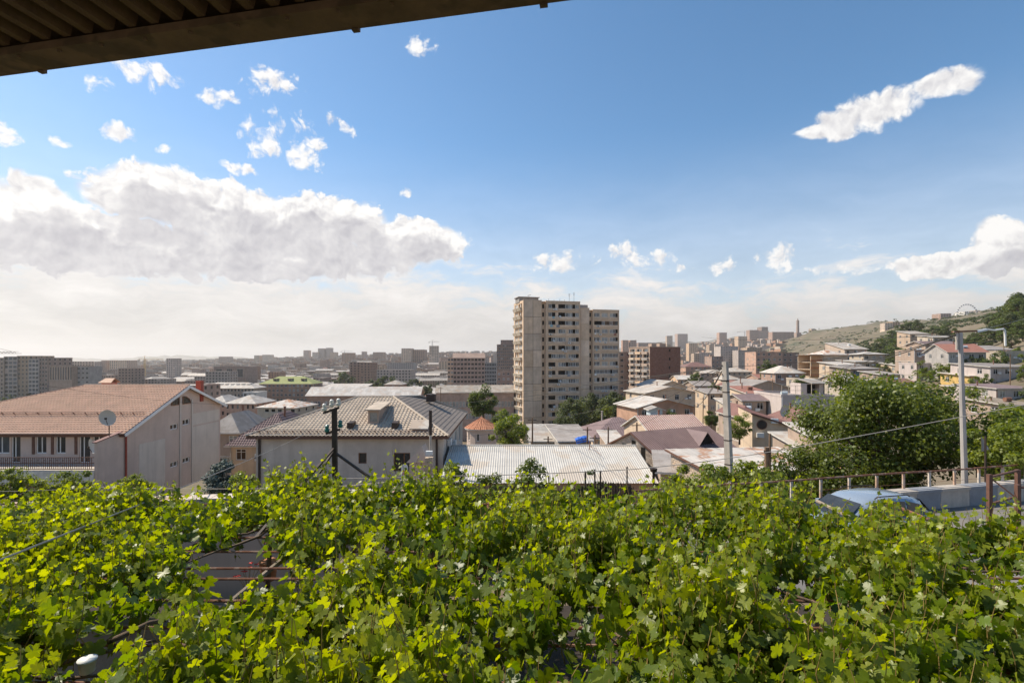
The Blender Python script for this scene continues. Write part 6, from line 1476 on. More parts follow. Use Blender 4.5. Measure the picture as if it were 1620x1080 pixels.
for i in range(26):
    a = 2*math.pi*i/26; link('gondola', gme_, t, (rr*math.cos(a), 0, rr*math.sin(a)))
m = MB(); m.tube([(-9, 4, -32), (0, 0, 0), (9, 4, -32)], .5, 6); m.tube([(-9, -4, -32), (0, 0, 0), (9, -4, -32)], .5, 6); m.build('support', 'white', t)
def crane(lb, px, ptop, pbase, Y, jl, jr, mname):
    t = empty('tower_crane', lb, 'crane', pt(px, pbase, Y)); h = (pbase-ptop)/F*Y; s = Y/F; m = MB()
    w = 1.0
    for a, b in ((-w, -w), (w, -w), (w, w), (-w, w)): m.bar((a, b, -6), (a, b, h), .35)
    k = 0
    while k*3 < h: m.bar((-w, -w, k*3), (w, -w, k*3+3), .2); m.bar((w, -w, k*3), (w, w, k*3+3), .2); k += 1
    m.build('mast', mname, t)
    m = MB(); m.bar((-jl*s, 0, h), (jr*s, 0, h), .5, .3); m.bar((-jl*s*.9, 0, h+1.6), (jr*s*.9, 0, h+1.6), .3, .25)
    x = -jl*s*.9; 
    while x < jr*s*.9-3: m.bar((x, 0, h), (x+1.5, 0, h+1.6), .2); m.bar((x+1.5, 0, h+1.6), (x+3, 0, h), .2); x += 3
    m.build('jib', mname, t)
    m = MB(); m.bar((0, 0, h), (0, 0, h+6), .5); m.tube([(-jl*s*.8, 0, h+1.6), (0, 0, h+6), (jr*s*.7, 0, h+1.6)], .12, 4); m.build('apex', mname, t)
    m = MB(); m.box(-jl*s, -.8, h-2, -jl*s+3, .8, h); m.build('counterweight', 'concrete', t)
crane('yellow tower crane standing on the plain', 229, 569, 594, 800, 11, 33, 'yellow')
crane('dark crane whose jib reaches over the wide tan block', -14, 559, 575, 430, 12, 48, 'brownsteel')
crane('thin crane above the grey tower under construction', 684, 541, 560, 1400, 6, 12, 'greywall')
crane('thin crane on the skyline left of the tan skyline pair', 545, 556, 566, 1800, 6, 14, 'greywall')
crane('far crane on the monument hill', 1178, 525, 535, 2000, 12, 8, 'greywall')

# ------------------------------------------------------------------ balcony roof over the viewer
def eaves():
    t = empty('balcony_roof', 'dark brown ribbed metal eaves with steel edge beam overhead', 'roof', (-3.65, 3.6, 2.0), math.atan2(2.83-3.6, .335+3.65))
    m = MB(); m.box(-6, -.2, 0, 9, 0, .022); m.box(-6, -.03, .0221, 9, -.0, .2); m.box(-6, -.2, .0221, 9, -.185, .05); m.build('edge_beam', 'beamsteel', t)
    m = MB(); m.box(-6, -4.5, .13, 9, -.031, .16); m.build('roof_sheet', 'soffit', t)
    rb = MB(); rb.hexa([(-.026, -4.4, 0), (.026, -4.4, 0), (.026, -.21, 0), (-.026, -.21, 0)], [(-.05, -4.4, .075), (.05, -4.4, .075), (.05, -.21, .075), (-.05, -.21, .075)]); rme = rb.mesh('rib', 'soffit')
    x = -5.9
    while x < 8.9: link('rib', rme, t, (x, 0, .052)); x += .165
    cb = MB(); cb.box(-.022, -.02, -.012, .022, .010, .03); cme = cb.mesh('bracket', 'beamsteel')
    for x in (-.05, .38, 2.75, 3.9): link('bracket', cme, t, (x, .006, -.001))
    bb = MB(); bb.lathe((0, 0, -.012), [(0, .012), (.011, .014)], 6); bme = bb.mesh('bolt', 'beamsteel')
    x = -5.9
    while x < 8.9: link('bolt', bme, t, (x+.05, -.17, -.001)); x += .33
    m = MB(); m.box(-6, -2.9, -.06, 9, -2.75, .05); m.build('purlin', 'beamsteel', t)
eaves()

# ------------------------------------------------------------------ yard, road, walls, fences
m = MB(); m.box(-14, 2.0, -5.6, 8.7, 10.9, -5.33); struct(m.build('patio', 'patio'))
m = MB(); top = [(8.8, 3, -5.2), (45, 3, -5.2), (45, 24.9, -5.2), (3.0, 14.9, -5.2), (3.0, 11.2, -5.2), (8.8, 11.2, -5.2)]
m.face(top)
for p, q in zip(top, top[1:]+top[:1]): m.face([(p[0], p[1], -6.2), (q[0], q[1], -6.2), q, p])
struct(m.build('road', 'asphalt'))
def coping_wall():
    t = empty('garden_wall', 'low garden wall topped by a rust-stained pale coping', 'wall', (0, 0, 0))
    P0, P1 = Vector((-17, 11.0, 0)), Vector((-2.6, 13.2, 0)); u = (P1-P0).normalized(); ln = (P1-P0).length; nrm = Vector((-u.y, u.x, 0))
    m = MB(); m.hexa([P0+Vector((0, 0, -8.5)), P1+Vector((0, 0, -8.5)), P1+nrm*.25+Vector((0, 0, -8.5)), P0+nrm*.25+Vector((0, 0, -8.5))], [p+Vector((0, 0, -3.56)) for p in (P0, P1, P1+nrm*.25, P0+nrm*.25)]); m.build('wall', 'mauve', t)
    n = 9; 
    for i in range(n):
        a, b = P0+u*(ln*i/n+.012), P0+u*(ln*(i+1)/n-.012); z0 = -3.56; dz = random.Random(i).uniform(-.012, .012)
        q = [a-nrm*.09, b-nrm*.09, b+nrm*.36, a+nrm*.36]
        m = MB(); m.hexa([p+Vector((0, 0, z0+.002)) for p in q], [p+Vector((0, 0, z0+.11+dz)) for p in q]); m.build('coping_slab', 'coping', t)
coping_wall()
m = MB(); m.box(-9.0, 7.1, -5.33, -2.3, 7.3, -3.75); tag(m.build('yard_wall', 'asphalt'), 'plain grey yard wall in the shade under the vines', 'wall')
# reed fence with posts in front of the shed
t = empty('reed_fence', 'dark brown reed screen fence below the white shed', 'fence', (0, 0, 0))
m = MB(); rng = random.Random(8); A, B = Vector((-2.8, 14.2, 0)), Vector((3.6, 15.0, 0)); n = 330
for i in range(n):
    p = A.lerp(B, i/n); h = -3.75+rng.uniform(-.06, .06)+.08*math.sin(i*.05); m.bar((p.x, p.y+rng.uniform(-.02, .02), -6.6), (p.x+rng.uniform(-.02, .02), p.y+rng.uniform(-.02, .02), h), .022, .022)
m.bar((A.x, A.y+.03, -4.1), (B.x, B.y+.03, -4.1), .04); m.bar((A.x, A.y+.03, -5.4), (B.x, B.y+.03, -5.4), .04)
o = m.build('reed_screen', 'net', t); o['kind'] = 'stuff'
for px, py, r in ((926, 745, .03), (941, 742, .025), (950, 744, .025), (992, 738, .022), (868, 752, .02)):
    p = pt(px, py, 15.2); m = MB(); m.tube([(p.x, p.y, -7), (p.x, p.y, p.z)], r, 6); m.build('post', 'darksteel', t)
# roadside fence
def rail_fence():
    t = empty('rail_fence', 'roadside fence of rusty top rail on pale angle posts', 'fence', (0, 0, 0))
    A, B = Vector((3.3, 15.05, 0)), Vector((26, 20.5, 0)); u = (B-A).normalized(); ln = (B-A).length
    zt = -3.98
    for i in range(int(ln/2.3)):
        a, b = A+u*2.3*i, A+u*(2.3*(i+1)-.02); m = MB(); m.tube([(a.x, a.y, zt+.01*math.sin(i*2.1)), (b.x, b.y, zt+.01*math.sin(i*2.1+1))], .032, 6); m.build('top_rail', 'rust', t)
    d = .2; i = 0
    while d < ln:
        p = A+u*d; m = MB(); m.box(p.x-.035, p.y-.03, -6.0, p.x+.035, p.y-.022, zt-.03); m.box(p.x-.035, p.y-.022, -6.0, p.x-.027, p.y+.03, zt-.03); m.box(p.x-.03, p.y-.02, -6, p.x+.03, p.y+.02, zt-.04); m.build('post', 'coping', t); d += 1.15; i += 1
    for z in (-4.35, -4.7):
        m = MB(); m.tube([(A.x, A.y, z), ((A.x+B.x)/2, (A.y+B.y)/2, z-.02), (B.x, B.y, z)], .006, 4); m.build('wire_strand', 'rust', t)
rail_fence()
def parapet():
    t = empty('roadside_parapet', 'low concrete roadside parapet painted in white and blue-grey blocks', 'wall', (0, 0, 0))
    A = Vector((12.6, 16.95, 0)); u = (Vector((26, 20.5, 0))-Vector((3.3, 15.05, 0))).normalized(); nrm = Vector((-u.y, u.x, 0))
    edges = [0, 1.25, 2.3, 3.6, 4.9, 6.2, 7.6, 9]
    for i, (a, b) in enumerate(zip(edges, edges[1:])):
        p, q = A+u*(a+.008), A+u*(b-.008); b4 = [p, q, q+nrm*.32, p+nrm*.32]
        m = MB(); m.hexa([x+Vector((0, 0, -5.6)) for x in b4], [x+Vector((0, 0, -4.62)) for x in b4]); m.build('block', 'concrete' if i % 2 == 0 else 'bluegrey', t)
        c4 = [p-nrm*.05, q-nrm*.05, q+nrm*.37, p+nrm*.37]; m = MB(); m.hexa([x+Vector((0, 0, -4.618)) for x in c4], [x+Vector((0, 0, -4.52)) for x in c4]); m.build('cap', 'concrete' if i % 2 == 0 else 'bluegrey', t)
parapet()
# steel gate at the right
t = empty('steel_gate', 'brown square-tube steel gate standing open by the road', 'gate', (0, 0, 0))
p0, p1, p2 = Vector((13.55, 14.35, 0)), Vector((14.0, 14.0, 0)), Vector((15.2, 15.2, 0))
for nm, a, zt in (('post', p0, -3.3), ('post', p1, -3.5), ('post', p2, -3.35)):
    m = MB(); m.box(a.x-.05, a.y-.05, -5.2, a.x+.05, a.y+.05, zt); m.build(nm, 'brownsteel', t)
for a, b, zs in ((p0, p2, (-3.38, -4.15, -5.05)), (p1, p1+Vector((2.2, -.5, 0)), (-3.58, -4.2, -5.0)), (p0, p1, (-5.0,))):
    for z in zs:
        m = MB(); m.bar((a.x, a.y, z), (b.x, b.y, z), .05); m.build('rail', 'brownsteel', t)
m = MB(); m.bar((p0.x, p0.y, -3.38), (p1.x, p1.y, -3.9), .035); m.build('rail', 'brownsteel', t)

# ------------------------------------------------------------------ car
def car():
    t = empty('parked_car', 'light blue hatchback parked at the roadside behind the vines', 'car', (9.75, 14.2, -5.2), R(12)); t.scale = (.9, .9, .93)
    W = .86
    def sec(x, zlo, zsh, w): return [(x, -w*.93, zlo), (x, -w, zlo+.25), (x, -w, zsh-.12), (x, -w*.93, zsh), (x, w*.93, zsh), (x, w, zsh-.12), (x, w, zlo+.25), (x, w*.93, zlo)]
    def loft(secs, name, m_, parent, smooth=True):
        m = MB(); n = len(secs[0])
        for s in secs: m.v += s
        for i in range(len(secs)-1):
            for k in range(n):
                k2 = (k+1) % n; m.f.append((i*n+k, i*n+k2, (i+1)*n+k2, (i+1)*n+k)); m.m.append(0)
        m.f.append(tuple(range(n-1, -1, -1))); m.m.append(0); m.f.append(tuple((len(secs)-1)*n+k for k in range(n))); m.m.append(0)
        return m.build(name, m_, parent, smooth)
    body = loft([sec(-2.08, .35, .62, W*.8), sec(-2.0, .25, .74, W*.92), sec(-1.6, .22, .86, W), sec(-.9, .2, .95, W), sec(0, .2, .97, W), sec(1.0, .2, .98, W), sec(1.7, .22, .98, W*.98), sec(1.98, .28, .93, W*.92), sec(2.04, .4, .7, W*.86)], 'body', 'car_paint', t)
    def gh(x, z, w): return [(x, -w*1.0, .93), (x, -w*.93, .93+(z-.93)*.6), (x, -w*.80, z-.05), (x, -w*.62, z), (x, 0, z+.025), (x, w*.62, z), (x, w*.80, z-.05), (x, w*.93, .93+(z-.93)*.6), (x, w, .93)]
    cabin = loft([gh(-1.12, .96, W*.9), gh(-.55, 1.36, W*.92), gh(-.2, 1.48, W*.93), gh(.5, 1.53, W*.93), gh(1.2, 1.5, W*.92), gh(1.55, 1.42, W*.9), gh(1.95, .98, W*.86)], 'roof', 'car_paint', t)
    for s in (-1, 1):
        for a, b in ((-.75, .05), (.12, .88), (.95, 1.5)):
            y0, y1 = s*W*.955, s*W*.80; za, zb = (1.2 if a < -.5 else 1.42), (1.30 if b > 1.3 else 1.43)
            m = MB(); m.face([(a-.2 if a < -.5 else a, y0, 1.0), (b+.1 if b > 1.3 else b, y0, 1.0), (b, s*W*.845, zb-.02), (a, s*W*(.88 if a < -.5 else .845), za)]); m.build('side_window', 'glass', t)
        m = MB(); m.tube([(-.1, s*.62, 1.5), (0, s*.62, 1.555), (1.1, s*.61, 1.555), (1.2, s*.61, 1.5)], .016, 6); m.build('roof_rail', 'darksteel', t)
        for x, nm in ((-2.03, 'headlight'), (2.0, 'tail_light')):
            m = MB(); m.hexa([(x-.05, s*.5, .62), (x+.06, s*.5, .62), (x+.06, s*.74, .62), (x-.05, s*.74, .62)], [(x-.05, s*.5, .78), (x+.06, s*.5, .78), (x+.06, s*.74, .78), (x-.05, s*.74, .78)]); m.build(nm, 'plastic' if x < 0 else 'red', t)
        m = MB(); m.box(-.62, s*W if s > 0 else s*W-.2, .98, -.45, s*W+.2 if s > 0 else s*W, 1.12); m.build('mirror', 'car_paint', t)
        for x in (-1.3, 1.3):
            m = MB(); y0 = s*.68; y1 = s*.88; n = 20
            m.tube([(x, y0, .31), (x, y1, .31)], .31, n); w = m.build('wheel', 'rubber', t)
            m = MB(); m.tube([(x, s*.878, .31), (x, s*.89, .31)], .19, 14); m.build('rim', 'plastic', w)
    m = MB(); m.face([(-1.16, -W*.8, 1.0), (-.56, -W*.7, 1.385), (-.56, W*.7, 1.385), (-1.16, W*.8, 1.0)]); m.build('windscreen', 'glass', t)
    m = MB(); m.face([(1.93, -W*.76, 1.05), (1.93, W*.76, 1.05), (1.58, W*.7, 1.41), (1.58, -W*.7, 1.41)]); m.build('rear_window', 'glass', t)
car()

# ------------------------------------------------------------------ poles and wires
t = empty('concrete_pole', 'leaning square concrete utility pole above the vine canopy', 'pole', pt(1159, 772, 20))
PR = Matrix.Rotation(R(-52), 4, 'Z')
m = MB(); top = pt(1147, 572, 20)-Vector(t.location); w0, w1 = .17, .105
sq = [PR @ Vector(q) for q in ((-1, -1, 0), (1, -1, 0), (1, 1, 0), (-1, 1, 0))]; m.hexa([q*w0*.85+Vector((0, 0, -3)) for q in sq], [q*w1*.85+Vector((top.x, 0, top.z)) for q in sq]); m.build('shaft', 'concrete', t)
for z in (.05, .4):
    m = MB(); m.tube([(top.x-.14, 0, top.z-z-.1), (top.x+.14, 0, top.z-z-.1)], .02, 6); m.build('bolt', 'darksteel', t)
m = MB(); m.bar((top.x-.22, -.13, top.z-.75), (top.x+.1, -.13, top.z-.75), .05); m.build('wire_bracket', 'darksteel', t)
for k in range(4):
    z = -1.2-k*.95; m = MB(); f = 1-(-z-.0)/(top.z+3)*0; xx = top.x*(top.z+z+3)/(top.z+3); w = w1+(w0-w1)*(-z)/(top.z+3)+.006
    m.hexa([q*w*.86+Vector((xx, 0, top.z+z-.02)) for q in sq], [q*w*.86+Vector((xx, 0, top.z+z+.02)) for q in sq]); m.build('band', 'darksteel', t)
def lamp_post():
    b = pt(1527, 768, 19.0); b.z = -5.2
    t = empty('lamp_post', 'grey street lamp post with crossbar beside the walnut tree', 'lamp post', b)
    tp = pt(1519, 526, 19)-b
    m = MB(); m.tube([(0, 0, 0), tp*.5, tp], [.105, .09, .075], 8); m.build('post', 'greywall', t)
    m = MB(); m.bar(tp+Vector((-.28, 0, .03)), tp+Vector((.6, 0, .06)), .12, .06); m.build('crossbar', 'rust', t)
    m = MB(); m.tube([tp+Vector((-.12, 0, -.65)), tp+Vector((-.12, 0, .02))], .045, 6); m.build('bracket_post', 'concrete', t)
    m = MB(); m.tube([tp+Vector((.6, 0, .04)), tp+Vector((.95, 0, .12)), tp+Vector((1.3, 0, .09)), tp+Vector((1.62, 0, .14)), tp+Vector((1.68, 0, .08)), tp+Vector((1.7, 0, -.5))], .035, 6); m.build('lamp_arm', 'plastic', t)
    m = MB(); m.hexa([tp+Vector((.62, -.07, .0)), tp+Vector((1.0, -.05, .08)), tp+Vector((1.0, .05, .08)), tp+Vector((.62, .07, 0))], [tp+Vector((.62, -.06, .07)), tp+Vector((1.0, -.05, .15)), tp+Vector((1.0, .05, .15)), tp+Vector((.62, .06, .07))]); m.build('lamp_head', 'plastic', t)
lamp_post()
def steel_pole():
    b = pt(532, 770, 11.0); b.z = -5.3; top = pt(529, 646, 11)-b
    t = empty('insulator_pole', 'dark steel pole with ceramic insulators and slanting braces', 'pole', b)
    m = MB(); m.bar((0, 0, 0), top, .10, .08); m.build('post', 'darksteel', t)
    m = MB(); m.bar(top+Vector((-.24, 0, -.1)), top+Vector((.1, 0, .02)), .05); m.build('crossarm', 'darksteel', t)
    m = MB(); m.bar(top+Vector((-.18, 0, -.55)), top+Vector((.12, 0, -.45)), .045); m.build('crossarm', 'darksteel', t)
    def ins(x, z, mt):
        m = MB(); m.lathe(top+Vector((x, 0, z)), [(0, .025), (.02, .05), (.07, .055), (.08, .035), (.11, .045), (.15, .04), (.17, .015)], 10); m.build('insulator', mt, t)
    ins(-.22, -.06, 'ceramic'); ins(-.06, .03, 'ceramic'); ins(.09, .05, 'ceramic'); ins(-.16, -.52, 'greenglass'); ins(.13, -.42, 'greenglass')
    for e, px, py, Y in ((-.85, 405, 850, 8.4), (-.95, 588, 757, 10.6), (-.9, 505, 748, 10.7)):
        q = pt(px, py, Y)-b; m = MB(); m.bar(top+Vector((0, 0, e)), q, .05, .04); m.build('brace', 'darksteel', t)
steel_pole()
t = empty('wooden_post', 'pair of dark wooden posts bolted together before the rusty roof', 'post', pt(1214, 768, 23))
m = MB(); m.tube([(0, 0, -1), (-.03, 0, 1.75)], [.11, .10], 8); m.build('short_post', 'wood', t)
m = MB(); m.tube([(.15, .1, -1), (.17, .1, 2.35)], [.06, .05], 8); m.build('long_post', 'wood', t)
m = MB(); m.lathe((-.03, 0, 1.5), [(0, .13), (.1, .13)], 8); m.build('clamp', 'darksteel', t)
for (px, pt_, pb, Y, lb) in ((842, 660, 706, 58, 'thin dark pole at the tower foot left of the grey spruce'), (867, 690, 708, 56, 'leaning short pole behind the shed ridge'), (929, 675, 706, 56, 'thin pole beside the blue tarpaulin'), (941, 688, 708, 50, 'short pole rising over the shed ridge'), (962, 675, 706, 56, 'thin pole right of the blue spruce'), (1007, 668, 715, 52, 'pole with small crossarm before the purple roof'), (697, 612, 640, 120, 'dark pole by the school gap'), (1222, 600, 640, 110, 'thin pole among the valley houses'), (1098, 640, 690, 80, 'thin pole beside the white gable roofs'), (1112, 628, 672, 95, 'leaning pole right of the white gable roofs'), (1305, 575, 612, 150, 'pole before the orange balcony house'), (1598, 560, 600, 120, 'pole on the right slope'), (1588, 517, 560, 150, 'thin pole on the slope by the lamp arm')):
    a = pt(px, pb, Y); h = pz(pt_, Y)-a.z; t = empty('utility_pole', lb, 'pole', a)
    m = MB(); m.tube([(0, 0, -2), (.01*h, 0, h)], [.11, .08], 7); m.build('shaft', 'wood', t)
    m = MB(); m.bar((-.5, 0, h-.3), (.5, 0, h-.3), .07); m.build('crossarm', 'darksteel', t)
# small garden lamp
t = empty('garden_lamp', 'small mushroom garden lamp on a post by the reed fence', 'lamp', pt(1034, 765, 19))
m = MB(); m.tube([(0, 0, -1), (0, 0, .45)], .05, 8); m.build('post', 'darksteel', t)
m = MB(); m.lathe((0, 0, .44), [(0, .05), (.02, .12), (.14, .14), (.16, .05)], 10); m.build('lamp_head', 'darksteel', t)
# road sign seen from behind
b = pt(1559, 752, 18.4); t = empty('road_sign', 'triangular road sign seen from behind on a dark post', 'sign', (b.x, b.y, -5.2)); h = pz(690, 18.4)+5.2
m = MB(); m.tube([(0, 0, 0), (0, 0, h)], .035, 7); m.build('post', 'darksteel', t)
m = MB(); m.face([(-.1, .05, h), (.42, .3, h-.52), (-.12, .02, h-.56)]); m.face([(-.12, .035, h-.56), (.42, .315, h-.52), (-.1, .065, h)]); m.build('plate', 'greywall', t)
def wire(lb, pts, sag, r, mt='cable_dark', n=14):
    m = MB(); P = []
    for a, b in zip(pts, pts[1:]):
        a, b = Vector(a), Vector(b)
        for i in range(n if b == Vector(pts[-1]) else n): t_ = i/n; q = a.lerp(b, t_); q.z -= sag*4*t_*(1-t_); P.append(q)
    P.append(Vector(pts[-1])); m.tube(P, r, 5); tag(m.build('overhead_wire', mt), lb, 'wire')
wire('thick pale cable rising from the vines to the hipped house', [pt(-20, 893, 5.3), pt(482, 686, 42.4)], .12, .014, 'cable')
wire('pale cable crossing before the walnut tree', [pt(1680, 628, 16), pt(1210, 716, 13), pt(1000, 742, 12.6), pt(690, 753, 12.4), pt(420, 757, 12)], .03, .011, 'cable')
wire('thin pale wire sagging along the garden wall', [pt(-20, 777, 26), pt(160, 770, 26), pt(480, 772, 20), pt(700, 752, 14)], .05, .012, 'cable')
CP = pt(1146, 580, 20)
for i, (q, s, r, lb) in enumerate(((pt(985, 648, 58), .5, .014, 'dark wire from the concrete pole towards the tan tower'), (pt(1007, 672, 52), .4, .014, 'dark wire from concrete pole to the crossarm pole'), (pt(1098, 642, 80), .6, .02, 'dark wire from concrete pole to the gable roofs'), (pt(600, 641, 50), .5, .011, 'long wire from concrete pole to the hipped roof'), (pt(690, 612, 120), 1.2, .02, 'long wire from concrete pole to the school pole'), (pt(842, 662, 58), .6, .012, 'wire from concrete pole to the tower foot pole'), (pt(1112, 630, 95), .5, .02, 'steep wire from concrete pole to the leaning valley pole'))):
    wire(lb, [CP, q], s, r)
LP = pt(1512, 530, 19)
for q, s, r, lb in ((pt(1305, 580, 150), 1.0, .03, 'wire from lamp post to the orange balcony house pole'), (pt(1110, 533, 70), .3, .012, 'wire from the lamp crossbar over the bare hill'), (CP, .25, .008, 'wire between lamp post and concrete pole'), (pt(1222, 603, 110), .5, .02, 'wire from the lamp post into the valley')):
    wire(lb, [LP, q], s, r)
wire('wire from the lamp arm up to the hill trees', [pt(1545, 522, 19), pt(1660, 490, 30)], .1, .012, 'cable')
wire('second wire above the hillside roofs', [pt(1520, 545, 19), pt(1700, 520, 40)], .1, .01)
wire('faint wire before the tall tower base', [pt(690, 645, 60), pt(860, 628, 60), pt(1110, 612, 60)], .3, .012)
wire('second faint wire before the tall tower base', [pt(735, 690, 60), pt(842, 668, 58), pt(929, 680, 56), pt(1007, 672, 52)], .3, .012)
wire('sagging wire in front of the tower trees', [pt(842, 664, 58), pt(1040, 650, 66)], 1.2, .014)
wire('thin wire across the orange tile roof', [pt(60, 608, 34), pt(400, 640, 60)], .4, .01)

# ------------------------------------------------------------------ pergola and grape vines
ZP = -3.0
t = empty('pergola', 'rusty pipe and timber pergola frame carrying the grape vines', 'pergola', (0, 0, 0))
y = 3.7; k = 0
while y < 10.9:
    m = MB(); m.tube([(-13, y, ZP+.01*math.sin(k)), (-4, y+.01, ZP), (8.2 if y < 9.6 else 5, y, ZP+.012*math.cos(k))], .017, 6); m.build('rail', 'rust', t); y += .62 if k % 3 else .34; k += 1
for x, mt, r in ((-3.5, 'oldwood', .04), (-2.92, 'oldwood', .026), (-2.55, 'oldwood', .035), (-2.35, 'oldwood', .025), (-1.85, 'vinebark', .055), (-.6, 'rust', .03), (.8, 'oldwood', .035), (2.2, 'rust', .03), (3.4, 'oldwood', .04), (4.9, 'rust', .035), (6.4, 'oldwood', .035), (7.8, 'rust', .035), (-5.2, 'rust', .035), (-7, 'oldwood', .035), (-9, 'rust', .035), (-11, 'oldwood', .035)):
    m = MB(); m.tube([(x-.1, 3.3, ZP-.055), (x, 7, ZP-.05), (x+.12, 10.8, ZP-.055)], r, 7); m.build('beam', mt, t)
for x in (-11, -7, -3.5, .8, 4.9, 7.8):
    for y in (4.0, 10.4 if x < 7 else 9.4): m = MB(); m.tube([(x+.06, y, -5.4), (x+.06, y, ZP-.09)], .04, 7); m.build('post', 'brownsteel', t)

def lobes(detail):
    half = [(0, .62), (.06, .50), (.11, .46), (.13, .36), (.15, .32), (.25, .41), (.34, .42), (.48, .40), (.46, .29), (.50, .22), (.40, .13), (.36, .08), (.45, .02), (.50, -.10), (.47, -.19), (.40, -.24), (.38, -.33), (.24, -.37), (.12, -.36), (.05, -.26)] if detail else [(0, .62), (.14, .34), (.44, .42), (.37, .10), (.49, -.12), (.38, -.32), (.12, -.36)]
    b = half+[(0, -.17)]+[(-x, y) for x, y in reversed(half[1:])]
    V = [(0, 0, 0)]+[(x, y, .16*abs(x)-.35*y*abs(y)*.6-.10*x*x+.03*math.sin(9*x+5*y)) for x, y in b]
    n = len(b); return np.array(V), np.array([(0, 1+(i+1) % n, 1+i) for i in range(n)])
LV1, LF1 = lobes(True); LV0, LF0 = lobes(False)
rg = np.random.default_rng(2024)
def ppt(px, py): Yv = -ZP*F/(py-HZ); return px2(px, Yv), Yv
GAPS = [(ppt(430, 940), .75, .32), (ppt(560, 905), .45, .45), (ppt(400, 905), .5, .3), (ppt(250, 1040), .55, .26), (ppt(440, 1060), .32, .25), (ppt(395, 865), .3, .45), (ppt(660, 895), .35, .25), (ppt(900, 985), .28, .15), (ppt(960, 1000), .3, .13), (ppt(1380, 1050), .3, .2), (ppt(560, 1065), .22, .2), (ppt(1240, 985), .2, .15), (ppt(1590, 935), .5, .4), (ppt(120, 1075), .4, .15), (ppt(770, 1060), .25, .16)]
BUMPS = [(-5.2+.0, 9.6, .5, .30), (-6.9, 9.9, .35, .75), (-2.2, 9.8, .7, .75), (-4.1, 10.0, .4, .8), (-1.6, 10.1, .4, .5), (.6, 9.9, .5, .6), (-9.4, 9.7, .4, .3), (3.5, 9.6, .9, .22), (5.0, 9.2, .8, .3), (1.8, 9.6, .7, .2), (6.6, 8.9, .6, .1), (-4.4, 9.4, .4, .2)]
def yback(x): return np.interp(x, [-13, -9, -6, -4.2, -1.4, -.9, -.2, .4, 1.5, 5.3, 6.4, 7.2, 7.8, 8.2], [9.6, 10.0, 10.3, 10.6, 10.6, 9.6, 9.4, 10.1, 9.9, 9.7, 8.9, 8.2, 7.3, 6.7])
n0 = 9500
sx = rg.uniform(-12.6, 8.3, n0); sy = rg.uniform(3.5, 10.7, n0)
ok = (sy < yback(sx))&(np.abs(sx) < sy*1.12+1.0)
nz = np.sin(sx*1.7+sy*.9)+np.sin(sx*3.1-sy*2.3+1.3)*.7+np.sin(sx*.8+sy*3.3+2)*.7
gapv = np.zeros(n0)
for (gx, gy), rx, ry in GAPS: gapv = np.maximum(gapv, 1-((sx-gx)/(rx*1.5))**2-((sy-gy)/(ry*1.75))**2)
keep = ok&(gapv < rg.random(n0)*.25)&(rg.random(n0) < .52+.16*nz+.015*(9-sy))
sx, sy, nz = sx[keep], sy[keep], nz[keep]; ns = len(sx)
H = .36+.17*nz+.55*rg.random(ns)**2.4
for bx, by, br, bh in BUMPS: H += bh*np.exp(-((sx-bx)**2+(sy-by)**2)/br**2)*(.55+.6*rg.random(ns))
H = np.clip(H*np.interp(sy, [4, 7, 9.5], [1.05, 1.0, .80])*np.interp(sx, [-12, -6, -4], [.75, .85, 1.0]), .12, 1.3)
VT = np.array([(-9.8, 5.6), (-7.4, 9.2), (-4.9, 4.6), (-4.2, 8.8), (-1.2, 5.2), (-1.6, 9.3), (1.6, 4.7), (1.9, 8.3), (4.3, 5.4), (5.2, 8.6), (7.6, 7.0), (-10.6, 9.3)])
VLAB = ['grape vine over the left part of the pergola near the thick pale cable', 'grape vine before the coping wall with tall shoots', 'grape vine at the open gap of the frame near the white pot', 'grape vine around the dark steel insulator pole', 'grape vine over the wooden log beam with large leaves', 'tall bushy grape vine before the hipped house', 'grape vine in the middle with drooping dark leaves', 'grape vine below the white shed roof with upright shoots', 'large-leaved grape vine with a bare woody branch', 'dense grape vine before the parked car', 'grape vine at the pergola edge beside the road', 'grape vine in the corner below the shrubs of the orange-roofed house']
vid = np.argmin((sx[:, None]-VT[None, :, 0])**2+(sy[:, None]-VT[None, :, 1])**2, 1)
hang = rg.random(ns) < .13
LC, LN, LT, LS, LI, LW = [], [], [], [], [], []
stems = {i: MB() for i in range(len(VT))}
